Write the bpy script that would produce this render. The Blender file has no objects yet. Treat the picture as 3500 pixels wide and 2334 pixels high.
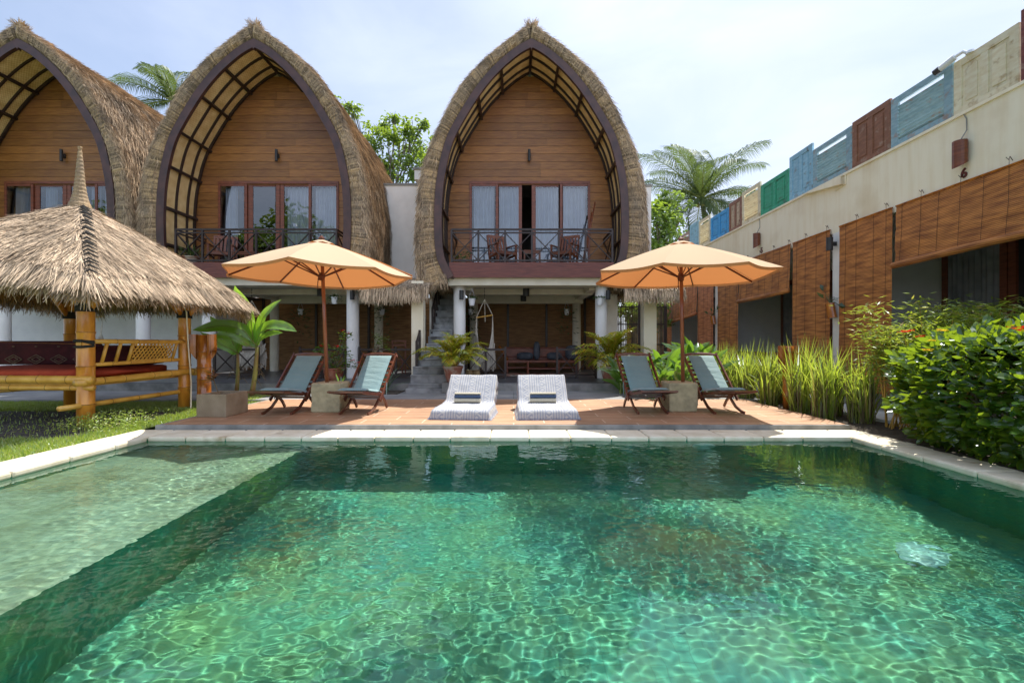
import bpy, bmesh, math, random
from mathutils import Vector, Matrix, noise
R = math.radians
PI = math.pi
SC = bpy.context.scene
COL = SC.collection
rnd = random.Random(7)

# ------------------------------------------------------------------ camera
cam = bpy.data.objects.new('camera', bpy.data.cameras.new('camera'))
COL.objects.link(cam)
SC.camera = cam
cam.location = (0, 0, 1.25)
cam.rotation_euler = (R(90), 0, 0)
cam.data.sensor_width = 36.0
cam.data.lens = 16.0
cam.data.shift_x = -0.0017
cam.data.shift_y = 0.0021
cam.data.clip_start = 0.05
cam.data.clip_end = 2000
# ------------------------------------------------------------------ light
SUNV = Vector((0.235, 0.41, 1.0)).normalized()        # towards the sun
sl = bpy.data.lights.new('sun', 'SUN')
sl.energy = 5.0
sl.angle = R(0.5)
sl.color = (1.0, 0.95, 0.87)
sl.cycles.is_caustics_light = True
so = bpy.data.objects.new('sun', sl)
COL.objects.link(so)
so.rotation_euler = SUNV.to_track_quat('Z', 'Y').to_euler()
so.location = (6, 14, 30)
SUN_EL = math.asin(SUNV.z)
SUN_AZ = math.atan2(SUNV.x, SUNV.y)
W = bpy.data.worlds.new('World')
SC.world = W
W.use_nodes = True
wn, wl = W.node_tree.nodes, W.node_tree.links
bgn = wn['Background']
sky = wn.new('ShaderNodeTexSky')
sky.sky_type = 'NISHITA'
sky.sun_disc = False
sky.sun_elevation = SUN_EL
sky.sun_rotation = SUN_AZ
sky.air_density = 1.0
sky.dust_density = 1.5
sky.ozone_density = 1.0
tc = wn.new('ShaderNodeTexCoord')
mp = wn.new('ShaderNodeMapping')
mp.inputs['Scale'].default_value = (1.6, 1.6, 4.2)
mp.inputs['Rotation'].default_value = (0.2, 0.25, 0.5)
wl.new(tc.outputs['Generated'], mp.inputs['Vector'])
nz = wn.new('ShaderNodeTexNoise')
nz.inputs['Scale'].default_value = 1.3
nz.inputs['Detail'].default_value = 7
nz.inputs['Roughness'].default_value = 0.55
nz.inputs['Distortion'].default_value = 0.6
wl.new(mp.outputs[0], nz.inputs['Vector'])
cr = wn.new('ShaderNodeMapRange')
cr.inputs['From Min'].default_value = 0.30
cr.inputs['From Max'].default_value = 0.72
cr.inputs['To Min'].default_value = 0.30
cr.inputs['To Max'].default_value = 0.92
wl.new(nz.outputs['Fac'], cr.inputs['Value'])
# thin high cloud is brighter in the part of the sky round the sun
vd = wn.new('ShaderNodeVectorMath')
vd.operation = 'DOT_PRODUCT'
wl.new(tc.outputs['Generated'], vd.inputs[0])
vd.inputs[1].default_value = SUNV
sr = wn.new('ShaderNodeMapRange')
sr.inputs['From Min'].default_value = 0.80
sr.inputs['From Max'].default_value = 0.99
sr.inputs['To Min'].default_value = 6.3
sr.inputs['To Max'].default_value = 10.0
wl.new(vd.outputs['Value'], sr.inputs['Value'])
# added fill: brighter unseen sky behind the camera, to light the shaded fronts
sy = wn.new('ShaderNodeSeparateXYZ')
wl.new(tc.outputs['Generated'], sy.inputs[0])
sb = wn.new('ShaderNodeMapRange')
sb.interpolation_type = 'SMOOTHSTEP'
sb.inputs['From Min'].default_value = 0.0
sb.inputs['From Max'].default_value = -0.6
sb.inputs['To Min'].default_value = 0.0
sb.inputs['To Max'].default_value = 4.2
wl.new(sy.outputs['Y'], sb.inputs['Value'])
ad = wn.new('ShaderNodeMath')
ad.operation = 'ADD'
wl.new(sr.outputs[0], ad.inputs[0])
wl.new(sb.outputs[0], ad.inputs[1])
cc = wn.new('ShaderNodeVectorMath')
cc.operation = 'SCALE'
cc.inputs[0].default_value = (0.84, 0.92, 1.12)
wl.new(ad.outputs[0], cc.inputs['Scale'])
mx = wn.new('ShaderNodeMixRGB')
# the thin cloud thickens towards the east (right)
cx_ = wn.new('ShaderNodeMapRange')
cx_.inputs['From Min'].default_value = -0.7
cx_.inputs['From Max'].default_value = 0.5
cx_.inputs['To Min'].default_value = 0.45
cx_.inputs['To Max'].default_value = 1.15
wl.new(sy.outputs['X'], cx_.inputs['Value'])
cm_ = wn.new('ShaderNodeMath')
cm_.operation = 'MULTIPLY'
cm_.use_clamp = True
wl.new(cr.outputs[0], cm_.inputs[0])
wl.new(cx_.outputs[0], cm_.inputs[1])
wl.new(cm_.outputs[0], mx.inputs['Fac'])
wl.new(sky.outputs[0], mx.inputs['Color1'])
wl.new(cc.outputs[0], mx.inputs['Color2'])
wl.new(mx.outputs[0], bgn.inputs['Color'])
bgn.inputs['Strength'].default_value = 0.118
SC.view_settings.view_transform = 'Standard'
SC.view_settings.look = 'None'
SC.view_settings.exposure = 0.66
SC.view_settings.gamma = 1.0
cy = SC.cycles
cy.use_denoising = True
cy.max_bounces = 10
cy.diffuse_bounces = 5
cy.glossy_bounces = 3
cy.transmission_bounces = 6
cy.transparent_max_bounces = 12
cy.sample_clamp_indirect = 6

# ------------------------------------------------------------------ helpers
ORG = {}


class MB:
    def __init__(s):
        s.v, s.f, s.m = [], [], []

    def poly(s, pts, mi=0):
        b = len(s.v)
        s.v += [tuple(p) for p in pts]
        s.f.append(tuple(range(b, b + len(pts))))
        s.m.append(mi)

    def box(s, x0, y0, z0, x1, y1, z1, mi=0):
        b = len(s.v)
        s.v += [(x0, y0, z0), (x1, y0, z0), (x1, y1, z0), (x0, y1, z0),
                (x0, y0, z1), (x1, y0, z1), (x1, y1, z1), (x0, y1, z1)]
        for q in ((0, 3, 2, 1), (4, 5, 6, 7), (0, 1, 5, 4), (1, 2, 6, 5), (2, 3, 7, 6), (3, 0, 4, 7)):
            s.f.append(tuple(b + i for i in q))
            s.m.append(mi)
        return s

    def bar(s, p, q, w, h, up=(0, 0, 1), mi=0):
        p, q = Vector(p), Vector(q)
        d = (q - p).normalized()
        u = Vector(up)
        a = d.cross(u)
        if a.length < 1e-4:
            a = d.cross(Vector((0, 1, 0)))
        a.normalize()
        u = a.cross(d).normalized()
        b = len(s.v)
        for c in (p, q):
            for (i, j) in ((-1, -1), (1, -1), (1, 1), (-1, 1)):
                s.v.append(tuple(c + a * (w / 2 * i) + u * (h / 2 * j)))
        for t in ((0, 3, 2, 1), (4, 5, 6, 7), (0, 1, 5, 4), (1, 2, 6, 5), (2, 3, 7, 6), (3, 0, 4, 7)):
            s.f.append(tuple(b + i for i in t))
            s.m.append(mi)
        return s

    def tube(s, pts, r, n=8, cap=True, mi=0):
        pts = [Vector(p) for p in pts]
        k = len(pts)
        rr = r if isinstance(r, (list, tuple)) else [r] * k
        b = len(s.v)
        a = None
        for i, p in enumerate(pts):
            d = (pts[min(i + 1, k - 1)] - pts[max(i - 1, 0)])
            if d.length < 1e-7:
                d = Vector((0, 0, 1))
            d.normalize()
            if a is None:
                a = d.cross(Vector((0.31, 0.95, 0.05)))
                if a.length < .05:
                    a = d.cross(Vector((1, 0, 0)))
            a = (a - d * a.dot(d)).normalized()
            c = d.cross(a)
            for j in range(n):
                t = 2 * PI * j / n
                s.v.append(tuple(p + a * (math.cos(t) * rr[i]) + c * (math.sin(t) * rr[i])))
        for i in range(k - 1):
            for j in range(n):
                s.f.append((b + i * n + j, b + i * n + (j + 1) % n, b + (i + 1) * n + (j + 1) % n, b + (i + 1) * n + j))
                s.m.append(mi)
        if cap:
            s.f.append(tuple(b + j for j in reversed(range(n))))
            s.f.append(tuple(b + (k - 1) * n + j for j in range(n)))
            s.m += [mi, mi]
        return s

    def lathe(s, c, prof, n=24, mi=0, cap=True):
        b = len(s.v)
        for (r, z) in prof:
            for j in range(n):
                t = 2 * PI * j / n
                s.v.append((c[0] + r * math.cos(t), c[1] + r * math.sin(t), c[2] + z))
        for i in range(len(prof) - 1):
            for j in range(n):
                s.f.append((b + i * n + j, b + i * n + (j + 1) % n, b + (i + 1) * n + (j + 1) % n, b + (i + 1) * n + j))
                s.m.append(mi)
        if cap:
            s.f.append(tuple(b + j for j in reversed(range(n))))
            s.f.append(tuple(b + (len(prof) - 1) * n + j for j in range(n)))
            s.m += [mi, mi]
        return s

    def grid(s, rows, mi=0, close=False):
        b = len(s.v)
        n = len(rows[0])
        for r in rows:
            s.v += [tuple(p) for p in r]
        for i in range(len(rows) - 1):
            for j in range(n - 1):
                s.f.append((b + i * n + j, b + i * n + j + 1, b + (i + 1) * n + j + 1, b + (i + 1) * n + j))
                s.m.append(mi)
        return s

    def strip(s, p, q, w, side, mi=0):
        p, q, sd = Vector(p), Vector(q), Vector(side)
        sd = sd.normalized() * (w / 2)
        s.poly([p - sd, p + sd, q + sd * .5, q - sd * .5], mi)

    def leaf(s, p, d, up, ln, w, fold=.25, mi=0):
        """a pointed leaf of two folded halves"""
        p, d = Vector(p), Vector(d).normalized()
        a = d.cross(Vector(up))
        if a.length < 1e-3:
            a = d.cross(Vector((1, .3, 0)))
        a.normalize()
        u = a.cross(d)
        t = p + d * ln
        m = p + d * (ln * .5) - u * (w * fold)
        l = p + d * (ln * .42) - a * (w / 2) + u * (w * .1)
        r = p + d * (ln * .42) + a * (w / 2) + u * (w * .1)
        b = len(s.v)
        s.v += [tuple(p), tuple(l), tuple(t), tuple(r), tuple(m)]
        s.f += [(b, b + 4, b + 1), (b + 1, b + 4, b + 2), (b, b + 3, b + 4), (b + 4, b + 3, b + 2)]
        s.m += [mi] * 4

    def build(s, name, mats, parent=None, smooth=False, bevel=0, cache=None):
        org = ORG.get(parent.name, Vector((0, 0, 0))) if parent else Vector((0, 0, 0))
        me = bpy.data.meshes.new(name)
        vv = [(a[0] - org.x, a[1] - org.y, a[2] - org.z) for a in s.v]
        me.from_pydata(vv, [], s.f)
        if not isinstance(mats, (list, tuple)):
            mats = [mats]
        for m in mats:
            me.materials.append(m)
        if len(mats) > 1:
            me.polygons.foreach_set('material_index', s.m)
        if smooth:
            me.polygons.foreach_set('use_smooth', [True] * len(me.polygons))
        me.update()
        return link(name, me, parent, bevel)


def split_build(mb, name, mats, parent, **kw):
    """each loose piece of mb becomes a part of its own"""
    par = list(range(len(mb.v)))

    def fd(i):
        while par[i] != i:
            par[i] = par[par[i]]
            i = par[i]
        return i
    for f in mb.f:
        for k in f[1:]:
            par[fd(k)] = fd(f[0])
    gr = {}
    for n_, f in enumerate(mb.f):
        gr.setdefault(fd(f[0]), []).append(n_)
    for fs in gr.values():
        q = MB()
        mp_ = {}
        for n_ in fs:
            t_ = []
            for k in mb.f[n_]:
                if k not in mp_:
                    mp_[k] = len(q.v)
                    q.v.append(mb.v[k])
                t_.append(mp_[k])
            q.f.append(tuple(t_))
            q.m.append(mb.m[n_])
        q.build(name, mats, parent, **kw)


def link(name, me, parent=None, bevel=0):
    o = bpy.data.objects.new(name, me)
    COL.objects.link(o)
    if parent:
        o.parent = parent
        ORG[o.name] = ORG.get(parent.name, Vector((0, 0, 0)))
    if bevel:
        b = o.modifiers.new('bevel', 'BEVEL')
        b.width = bevel
        b.segments = 2
        b.limit_method = 'ANGLE'
        b.angle_limit = R(40)
    return o


def thing(name, label, cat, loc=(0, 0, 0), group=None):
    o = bpy.data.objects.new(name, None)
    o.empty_display_size = .2
    COL.objects.link(o)
    o.location = loc
    ORG[o.name] = Vector(loc)
    o['label'] = label
    o['category'] = cat
    if group:
        o['group'] = group
    return o


def tag(o, label, cat, group=None):
    o['label'] = label
    o['category'] = cat
    if group:
        o['group'] = group
    return o


def struct(o, kind='structure', label=None):
    o['kind'] = kind
    if label:
        o['label'] = label
    return o


def dup(root, loc, rotz=0, label=None, scale=1.0):
    r = root.copy()
    COL.objects.link(r)
    r.location = loc
    r.rotation_euler = (0, 0, rotz)
    r.scale = (scale,) * 3
    if label:
        r['label'] = label
    for ch in list(root.children):
        c = ch.copy()
        COL.objects.link(c)
        c.parent = r
        for g in list(ch.children):
            d = g.copy()
            COL.objects.link(d)
            d.parent = c
    return r


# ------------------------------------------------------------------ materials
def new_mat(name):
    m = bpy.data.materials.new(name)
    m.use_nodes = True
    return m, m.node_tree.nodes, m.node_tree.links, m.node_tree.nodes['Principled BSDF']


def M(name, c1, c2=None, scale=6, stretch=(1, 1, 1), rough=.6, bump=0, bscale=None, bstretch=None, island=0,
      metal=0, lo=.35, hi=.65, detail=5, spec=.5, c3=None, c3scale=1.2, c3lo=.5, c3hi=.7, coat=0, dist=0, bdist=.02, sheen=0):
    """procedural paint / wood / stone: two colours mixed by stretched noise, a third in large patches, bump."""
    m, N, L, b = new_mat(name)
    b.inputs['Roughness'].default_value = rough
    b.inputs['Metallic'].default_value = metal
    b.inputs['Specular IOR Level'].default_value = spec
    b.inputs['Coat Weight'].default_value = coat
    b.inputs['Sheen Weight'].default_value = sheen
    t = N.new('ShaderNodeTexCoord')
    mpn = N.new('ShaderNodeMapping')
    mpn.inputs['Scale'].default_value = stretch
    L.new(t.outputs['Object'], mpn.inputs['Vector'])
    n1 = N.new('ShaderNodeTexNoise')
    n1.inputs['Scale'].default_value = scale
    n1.inputs['Detail'].default_value = detail
    n1.inputs['Distortion'].default_value = dist
    L.new(mpn.outputs[0], n1.inputs['Vector'])
    r1 = N.new('ShaderNodeMapRange')
    r1.inputs['From Min'].default_value = lo
    r1.inputs['From Max'].default_value = hi
    L.new(n1.outputs['Fac'], r1.inputs['Value'])
    mixc = N.new('ShaderNodeMixRGB')
    mixc.inputs['Color1'].default_value = (*c1, 1)
    mixc.inputs['Color2'].default_value = (*(c2 or c1), 1)
    L.new(r1.outputs[0], mixc.inputs['Fac'])
    last = mixc.outputs[0]
    if c3:
        n3 = N.new('ShaderNodeTexNoise')
        n3.inputs['Scale'].default_value = c3scale
        n3.inputs['Detail'].default_value = 6
        L.new(t.outputs['Object'], n3.inputs['Vector'])
        r3 = N.new('ShaderNodeMapRange')
        r3.inputs['From Min'].default_value = c3lo
        r3.inputs['From Max'].default_value = c3hi
        L.new(n3.outputs['Fac'], r3.inputs['Value'])
        m3 = N.new('ShaderNodeMixRGB')
        m3.inputs['Color2'].default_value = (*c3, 1)
        L.new(last, m3.inputs['Color1'])
        L.new(r3.outputs[0], m3.inputs['Fac'])
        last = m3.outputs[0]
    if island:
        g = N.new('ShaderNodeNewGeometry')
        ri = N.new('ShaderNodeMapRange')
        ri.inputs['To Min'].default_value = 1 - island
        ri.inputs['To Max'].default_value = 1 + island * .6
        L.new(g.outputs['Random Per Island'], ri.inputs['Value'])
        sc_ = N.new('ShaderNodeVectorMath')
        sc_.operation = 'SCALE'
        L.new(last, sc_.inputs[0])
        L.new(ri.outputs[0], sc_.inputs['Scale'])
        last = sc_.outputs[0]
    L.new(last, b.inputs['Base Color'])
    if bump:
        mb_ = N.new('ShaderNodeMapping')
        mb_.inputs['Scale'].default_value = bstretch or stretch
        L.new(t.outputs['Object'], mb_.inputs['Vector'])
        nb = N.new('ShaderNodeTexNoise')
        nb.inputs['Scale'].default_value = bscale or scale * 3
        nb.inputs['Detail'].default_value = 4
        L.new(mb_.outputs[0], nb.inputs['Vector'])
        bu = N.new('ShaderNodeBump')
        bu.inputs['Strength'].default_value = bump
        bu.inputs['Distance'].default_value = bdist
        L.new(nb.outputs['Fac'], bu.inputs['Height'])
        L.new(bu.outputs[0], b.inputs['Normal'])
    return m


def leafmat(name, c1, c2, trans, tf=.45, rough=.4, gloss=.08, c3=None):
    m, N, L, b = new_mat(name)
    N.remove(b)
    out = N['Material Output']
    g = N.new('ShaderNodeNewGeometry')
    ramp = N.new('ShaderNodeValToRGB')
    e = ramp.color_ramp.elements
    e[0].color = (*c1, 1)
    e[1].color = (*c2, 1)
    e[0].position = .1
    e[1].position = .9 if not c3 else .8
    if c3:
        x = e.new(.97)
        x.color = (*c3, 1)
    L.new(g.outputs['Random Per Island'], ramp.inputs[0])
    d = N.new('ShaderNodeBsdfDiffuse')
    L.new(ramp.outputs[0], d.inputs['Color'])
    tr = N.new('ShaderNodeBsdfTranslucent')
    tm = N.new('ShaderNodeMixRGB')
    tm.blend_type = 'MIX'
    tm.inputs['Fac'].default_value = .35
    tm.inputs['Color1'].default_value = (*trans, 1)
    L.new(ramp.outputs[0], tm.inputs['Color2'])
    L.new(tm.outputs[0], tr.inputs['Color'])
    mx1 = N.new('ShaderNodeMixShader')
    mx1.inputs[0].default_value = tf
    L.new(d.outputs[0], mx1.inputs[1])
    L.new(tr.outputs[0], mx1.inputs[2])
    gl = N.new('ShaderNodeBsdfGlossy')
    gl.inputs['Roughness'].default_value = rough
    gl.inputs['Color'].default_value = (.9, .95, 1, 1)
    mx2 = N.new('ShaderNodeMixShader')
    mx2.inputs[0].default_value = gloss
    L.new(mx1.outputs[0], mx2.inputs[1])
    L.new(gl.outputs[0], mx2.inputs[2])
    L.new(mx2.outputs[0], out.inputs[0])
    return m


def woven(name, c1, c2, sx=60, sz=60, rough=.7, axis='XZ', bump=.4, tint=None, lines=None):
    """woven mat / slatted blind from two crossed waves"""
    m, N, L, b = new_mat(name)
    b.inputs['Roughness'].default_value = rough
    t = N.new('ShaderNodeTexCoord')
    sep = N.new('ShaderNodeSeparateXYZ')
    L.new(t.outputs['Object'], sep.inputs[0])

    def wave(comp, f):
        mu = N.new('ShaderNodeMath')
        mu.operation = 'MULTIPLY'
        mu.inputs[1].default_value = f
        L.new(sep.outputs[comp], mu.inputs[0])
        si = N.new('ShaderNodeMath')
        si.operation = 'SINE'
        L.new(mu.outputs[0], si.inputs[0])
        return si
    a = wave(axis[0], sx)
    c = wave(axis[1], sz)
    pr = N.new('ShaderNodeMath')
    pr.operation = 'MULTIPLY' if sx and sz else 'ADD'
    L.new(a.outputs[0], pr.inputs[0])
    L.new(c.outputs[0], pr.inputs[1])
    nn = N.new('ShaderNodeTexNoise')
    nn.inputs['Scale'].default_value = 2.2
    nn.inputs['Detail'].default_value = 6
    st = N.new('ShaderNodeMapping')
    st.inputs['Scale'].default_value = (1.1, 1.1, 9) if lines else (2, 2, 2)
    L.new(t.outputs['Object'], st.inputs[0])
    L.new(st.outputs[0], nn.inputs['Vector'])
    ad = N.new('ShaderNodeMath')
    ad.operation = 'MULTIPLY_ADD'
    ad.inputs[1].default_value = .10 if lines else .22
    L.new(pr.outputs[0], ad.inputs[0])
    L.new(nn.outputs['Fac'], ad.inputs[2])
    mr = N.new('ShaderNodeMapRange')
    mr.inputs['From Min'].default_value = .3 if lines else .25
    mr.inputs['From Max'].default_value = .68 if lines else .8
    L.new(ad.outputs[0], mr.inputs['Value'])
    mc = N.new('ShaderNodeMixRGB')
    mc.inputs['Color1'].default_value = (*c1, 1)
    mc.inputs['Color2'].default_value = (*c2, 1)
    L.new(mr.outputs[0], mc.inputs['Fac'])
    L.new(mc.outputs[0], b.inputs['Base Color'])
    bu = N.new('ShaderNodeBump')
    bu.inputs['Strength'].default_value = bump
    bu.inputs['Distance'].default_value = .008
    L.new(pr.outputs[0], bu.inputs['Height'])
    L.new(bu.outputs[0], b.inputs['Normal'])
    return m


mt = {}
mt['white'] = M('white_plaster', (.84, .82, .79), (.77, .75, .72), 3, rough=.85, bump=.15, bscale=30, c3=(.5, .47, .42), c3scale=.9, c3lo=.6, c3hi=.85)
mt['cream'] = M('cream_plaster', (.90, .82, .64), (.82, .71, .50), 1.6, (1, 5, .5), lo=.45, hi=.8, rough=.85, bump=.12, bscale=25, c3=(.66, .53, .34), c3scale=1.2, c3lo=.52, c3hi=.9)
mt['beam'] = M('beam_paint', (.74, .70, .58), (.66, .61, .49), 3, rough=.8, bump=.1)
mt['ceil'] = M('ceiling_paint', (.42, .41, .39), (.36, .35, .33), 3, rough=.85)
mt['plank'] = M('teak_plank', (.38, .165, .042), (.225, .088, .023), 3, (1, 1, 16), rough=.42, bump=.25, bscale=9, island=.24, c3=(.20, .075, .035), c3scale=.7, c3lo=.5, c3hi=.75, dist=.6)
mt['fascia'] = M('fascia_board', (.20, .062, .045), (.10, .03, .026), 3, (1, 1, 18), rough=.5, bump=.3, bscale=8)
mt['dark'] = M('dark_wood', (.036, .020, .017), (.022, .012, .011), 5, (1, 1, 1), rough=.42, bump=.1)
mt['frameb'] = M('arch_board', (.085, .036, .028), (.045, .021, .019), 4, rough=.4, bump=.12)
mt['red_wood'] = M('red_teak', (.22, .062, .022), (.12, .032, .013), 5, (1, 1, 6), rough=.38, bump=.12)
mt['door_wood'] = M('door_wood', (.24, .07, .035), (.14, .04, .022), 5, (1, 1, 6), rough=.4, bump=.1)
mt['mat'] = woven('woven_mat', (.60, .37, .14), (.88, .66, .33), 95, 95, axis='YZ')
mt['matpale'] = woven('woven_mat_pale', (.5, .42, .28), (.7, .62, .46), 110, 110, axis='YZ')
mt['thatchbase'] = M('thatch_base', (.13, .095, .06), (.05, .036, .024), 25, (1, 1, .3), rough=.95, bump=.8, bscale=60)
mt['straw'] = M('straw', (.64, .475, .305), (.37, .26, .16), 2.5, rough=.75, island=.7, lo=.3, hi=.7, c3=(.20, .15, .105), c3scale=1.3, c3lo=.5, c3hi=.75)
mt['strawgold'] = M('straw_gold', (.62, .37, .11), (.40, .22, .06), 3, rough=.75, island=.5)
mt['strawgrey'] = M('straw_grey', (.66, .505, .345), (.35, .255, .165), 2.2, rough=.8, island=.7)
mt['rope'] = M('thatch_bundle', (.50, .35, .185), (.28, .185, .10), 30, rough=.85, island=.6, bump=.6, bscale=90, c3=(.20, .16, .12), c3scale=1.1, c3lo=.45, c3hi=.7)
mt['curtain'] = M('curtain', (.70, .74, .84), (.6, .64, .76), 4, rough=.8)
mt['darkcurtain'] = M('dark_curtain', (.26, .26, .28), (.18, .18, .20), 4, rough=.8)
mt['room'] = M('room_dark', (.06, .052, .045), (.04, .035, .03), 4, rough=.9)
mt['greywall'] = M('porch_wall', (.74, .74, .71), (.68, .68, .66), 3, rough=.8)
mt['black'] = M('black_metal', (.02, .02, .022), (.03, .03, .032), 5, rough=.45)
mt['concrete'] = M('concrete', (.30, .295, .275), (.20, .20, .19), 5, rough=.8, bump=.2, c3=(.12, .125, .115), c3scale=2.2, c3lo=.5, c3hi=.75)
mt['stair'] = M('stair_stone', (.38, .39, .39), (.26, .27, .275), 5, rough=.75, bump=.2, c3=(.1, .1, .1), c3scale=3)
mt['paving'] = M('slate_paving', (.30, .30, .30), (.20, .205, .21), 3, (.6, 3, 1), rough=.7, bump=.2, c3=(.37, .36, .34), c3scale=1.5)
mt['coping'] = M('coping_stone', (.80, .73, .57), (.68, .60, .43), 5, rough=.7, bump=.15, island=.12, c3=(.34, .24, .11), c3scale=3.2, c3lo=.62, c3hi=.82)
mt['stonecube'] = M('cast_stone', (.45, .39, .24), (.34, .30, .18), 10, rough=.9, bump=.35, bscale=60, c3=(.17, .15, .10), c3scale=4, c3lo=.55, c3hi=.8)
mt['soil'] = M('soil', (.055, .042, .03), (.10, .085, .065), 12, rough=.95, bump=.8, bscale=25, bdist=.05)
mt['earth'] = M('earth', (.10, .12, .05), (.06, .08, .03), 2, rough=.95)
mt['terrace'] = M('terrace_floor', (.10, .105, .11), (.07, .072, .078), 5, rough=.35, bump=.05)
mt['bamboo'] = M('bamboo', (.78, .34, .04), (.56, .20, .022), 3, (3, 3, .8), rough=.32, bump=.06, coat=.35, island=.1, c3=(.22, .09, .02), c3scale=5, c3lo=.6, c3hi=.9)
mt['bambooy'] = M('bamboo_yellow', (.80, .46, .085), (.58, .29, .04), 4, rough=.35, bump=.06, coat=.25, island=.12)
mt['bambood'] = M('bamboo_orange', (.50, .17, .02), (.22, .06, .012), 3, (3, 3, .6), rough=.22, coat=.6)
mt['bnode'] = M('bamboo_node', (.16, .075, .02), (.09, .04, .012), 9, rough=.7)
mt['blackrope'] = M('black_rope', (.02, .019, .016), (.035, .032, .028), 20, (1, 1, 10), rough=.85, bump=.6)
mt['redcush'] = M('red_cushion', (.46, .075, .035), (.34, .05, .025), 4, rough=.95, bump=.2, bscale=8, spec=.2)
mt['redmat'] = M('woven_red_cloth', (.09, .014, .018), (.05, .008, .012), 6, rough=.95)
mt['motif'] = M('woven_motif', (.25, .18, .12), (.12, .08, .05), 20, rough=.95)
mt['cushion'] = M('chair_cushion', (.17, .28, .285), (.145, .25, .26), 3, rough=.8, bump=.35, bscale=7, bstretch=(1, 3, 3), bdist=.03, sheen=.25)
mt['chairwood'] = M('chair_teak', (.15, .045, .022), (.075, .022, .013), 6, (1, 3, 1), rough=.3, bump=.06, coat=.3)
mt['polewood'] = M('pole_teak', (.30, .095, .035), (.19, .055, .022), 5, (1, 1, .3), rough=.3, coat=.3)
mt['ribwood'] = M('rib_wood', (.16, .04, .02), (.10, .026, .014), 5, rough=.4)
mt['terracotta'] = M('old_terracotta', (.30, .095, .06), (.42, .25, .18), 5, rough=.8, bump=.15, c3=(.42, .38, .31), c3scale=5, c3lo=.48, c3hi=.62)
mt['redpot'] = M('red_pot', (.23, .052, .03), (.32, .13, .08), 7, rough=.5, bump=.1, coat=.2, c3=(.4, .3, .22), c3scale=9, c3lo=.6, c3hi=.75)
mt['whiteplastic'] = M('white_plastic', (.72, .74, .78), rough=.5)
mt['cord'] = M('cotton_cord', (.60, .55, .47), (.48, .43, .36), 8, rough=.9, island=.2)
mt['wicker'] = woven('wicker', (.20, .13, .06), (.40, .28, .14), 160, 160, axis='XZ')
mt['rattan'] = woven('rattan_box', (.25, .185, .11), (.44, .35, .24), 210, 260, axis='XZ', bump=.8)
mt['blindback'] = woven('old_bamboo_mat', (.15, .075, .028), (.34, .18, .07), 25, 170, axis='XZ', lines=1)
mt['trunk'] = M('palm_trunk', (.22, .19, .15), (.13, .11, .085), 6, (1, 1, 6), rough=.9, bump=.5)
mt['bark'] = M('bark', (.20, .17, .13), (.10, .085, .06), 8, rough=.9, bump=.5)
mt['nanastem'] = M('banana_stem', (.30, .30, .06), (.26, .13, .05), 4, (3, 3, .7), rough=.5, bump=.1)
mt['stemgreen'] = M('green_stem', (.25, .30, .07), (.18, .2, .05), 4, rough=.6)
mt['stemgold'] = M('golden_stem', (.50, .32, .05), (.36, .22, .04), 4, rough=.6)
mt['twig'] = M('dry_twig', (.22, .16, .08), (.13, .09, .05), 6, rough=.85, island=.3)
L_ = {}
L_['tree'] = leafmat('tree_leaf', (.05, .12, .015), (.16, .26, .03), (.45, .60, .04), .45)
L_['palm'] = leafmat('coconut_leaf', (.035, .065, .016), (.085, .12, .03), (.20, .28, .05), .35, gloss=.04, rough=.45)
L_['areca'] = leafmat('areca_leaf', (.18, .28, .015), (.48, .46, .03), (.75, .75, .04), .45, c3=(.75, .45, .03))
L_['lemon'] = leafmat('grass_blade', (.14, .24, .02), (.34, .42, .06), (.6, .75, .06), .5, c3=(.36, .26, .08))
L_['ixora'] = leafmat('ixora_leaf', (.014, .055, .008), (.055, .13, .013), (.52, .72, .03), .38, gloss=.06, rough=.3)
L_['bamboo'] = leafmat('bamboo_leaf', (.10, .20, .02), (.30, .38, .03), (.55, .65, .05), .45, c3=(.42, .28, .12))
L_['canna'] = leafmat('canna_leaf', (.04, .12, .025), (.10, .22, .03), (.4, .7, .04), .35, gloss=.1, rough=.3)
L_['banana'] = leafmat('banana_leaf', (.10, .26, .02), (.20, .42, .03), (.5, .85, .04), .55, gloss=.08)
L_['grass'] = leafmat('lawn_blade', (.16, .26, .03), (.34, .42, .06), (.5, .65, .06), .4, c3=(.45, .38, .15))
L_['aloe'] = leafmat('aloe_leaf', (.10, .19, .10), (.15, .25, .12), (.2, .35, .1), .15)
L_['croton'] = leafmat('croton_leaf', (.12, .03, .02), (.20, .16, .02), (.5, .2, .05), .4)
L_['hang'] = leafmat('hanging_leaf', (.03, .07, .02), (.08, .13, .03), (.2, .35, .05), .3)
L_['redflower'] = leafmat('red_petal', (.55, .01, .008), (.7, .03, .015), (.8, .05, .02), .3, gloss=.03)
L_['yelflower'] = leafmat('yellow_petal', (.75, .5, .03), (.8, .6, .06), (.9, .7, .05), .3, gloss=.03)

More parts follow.
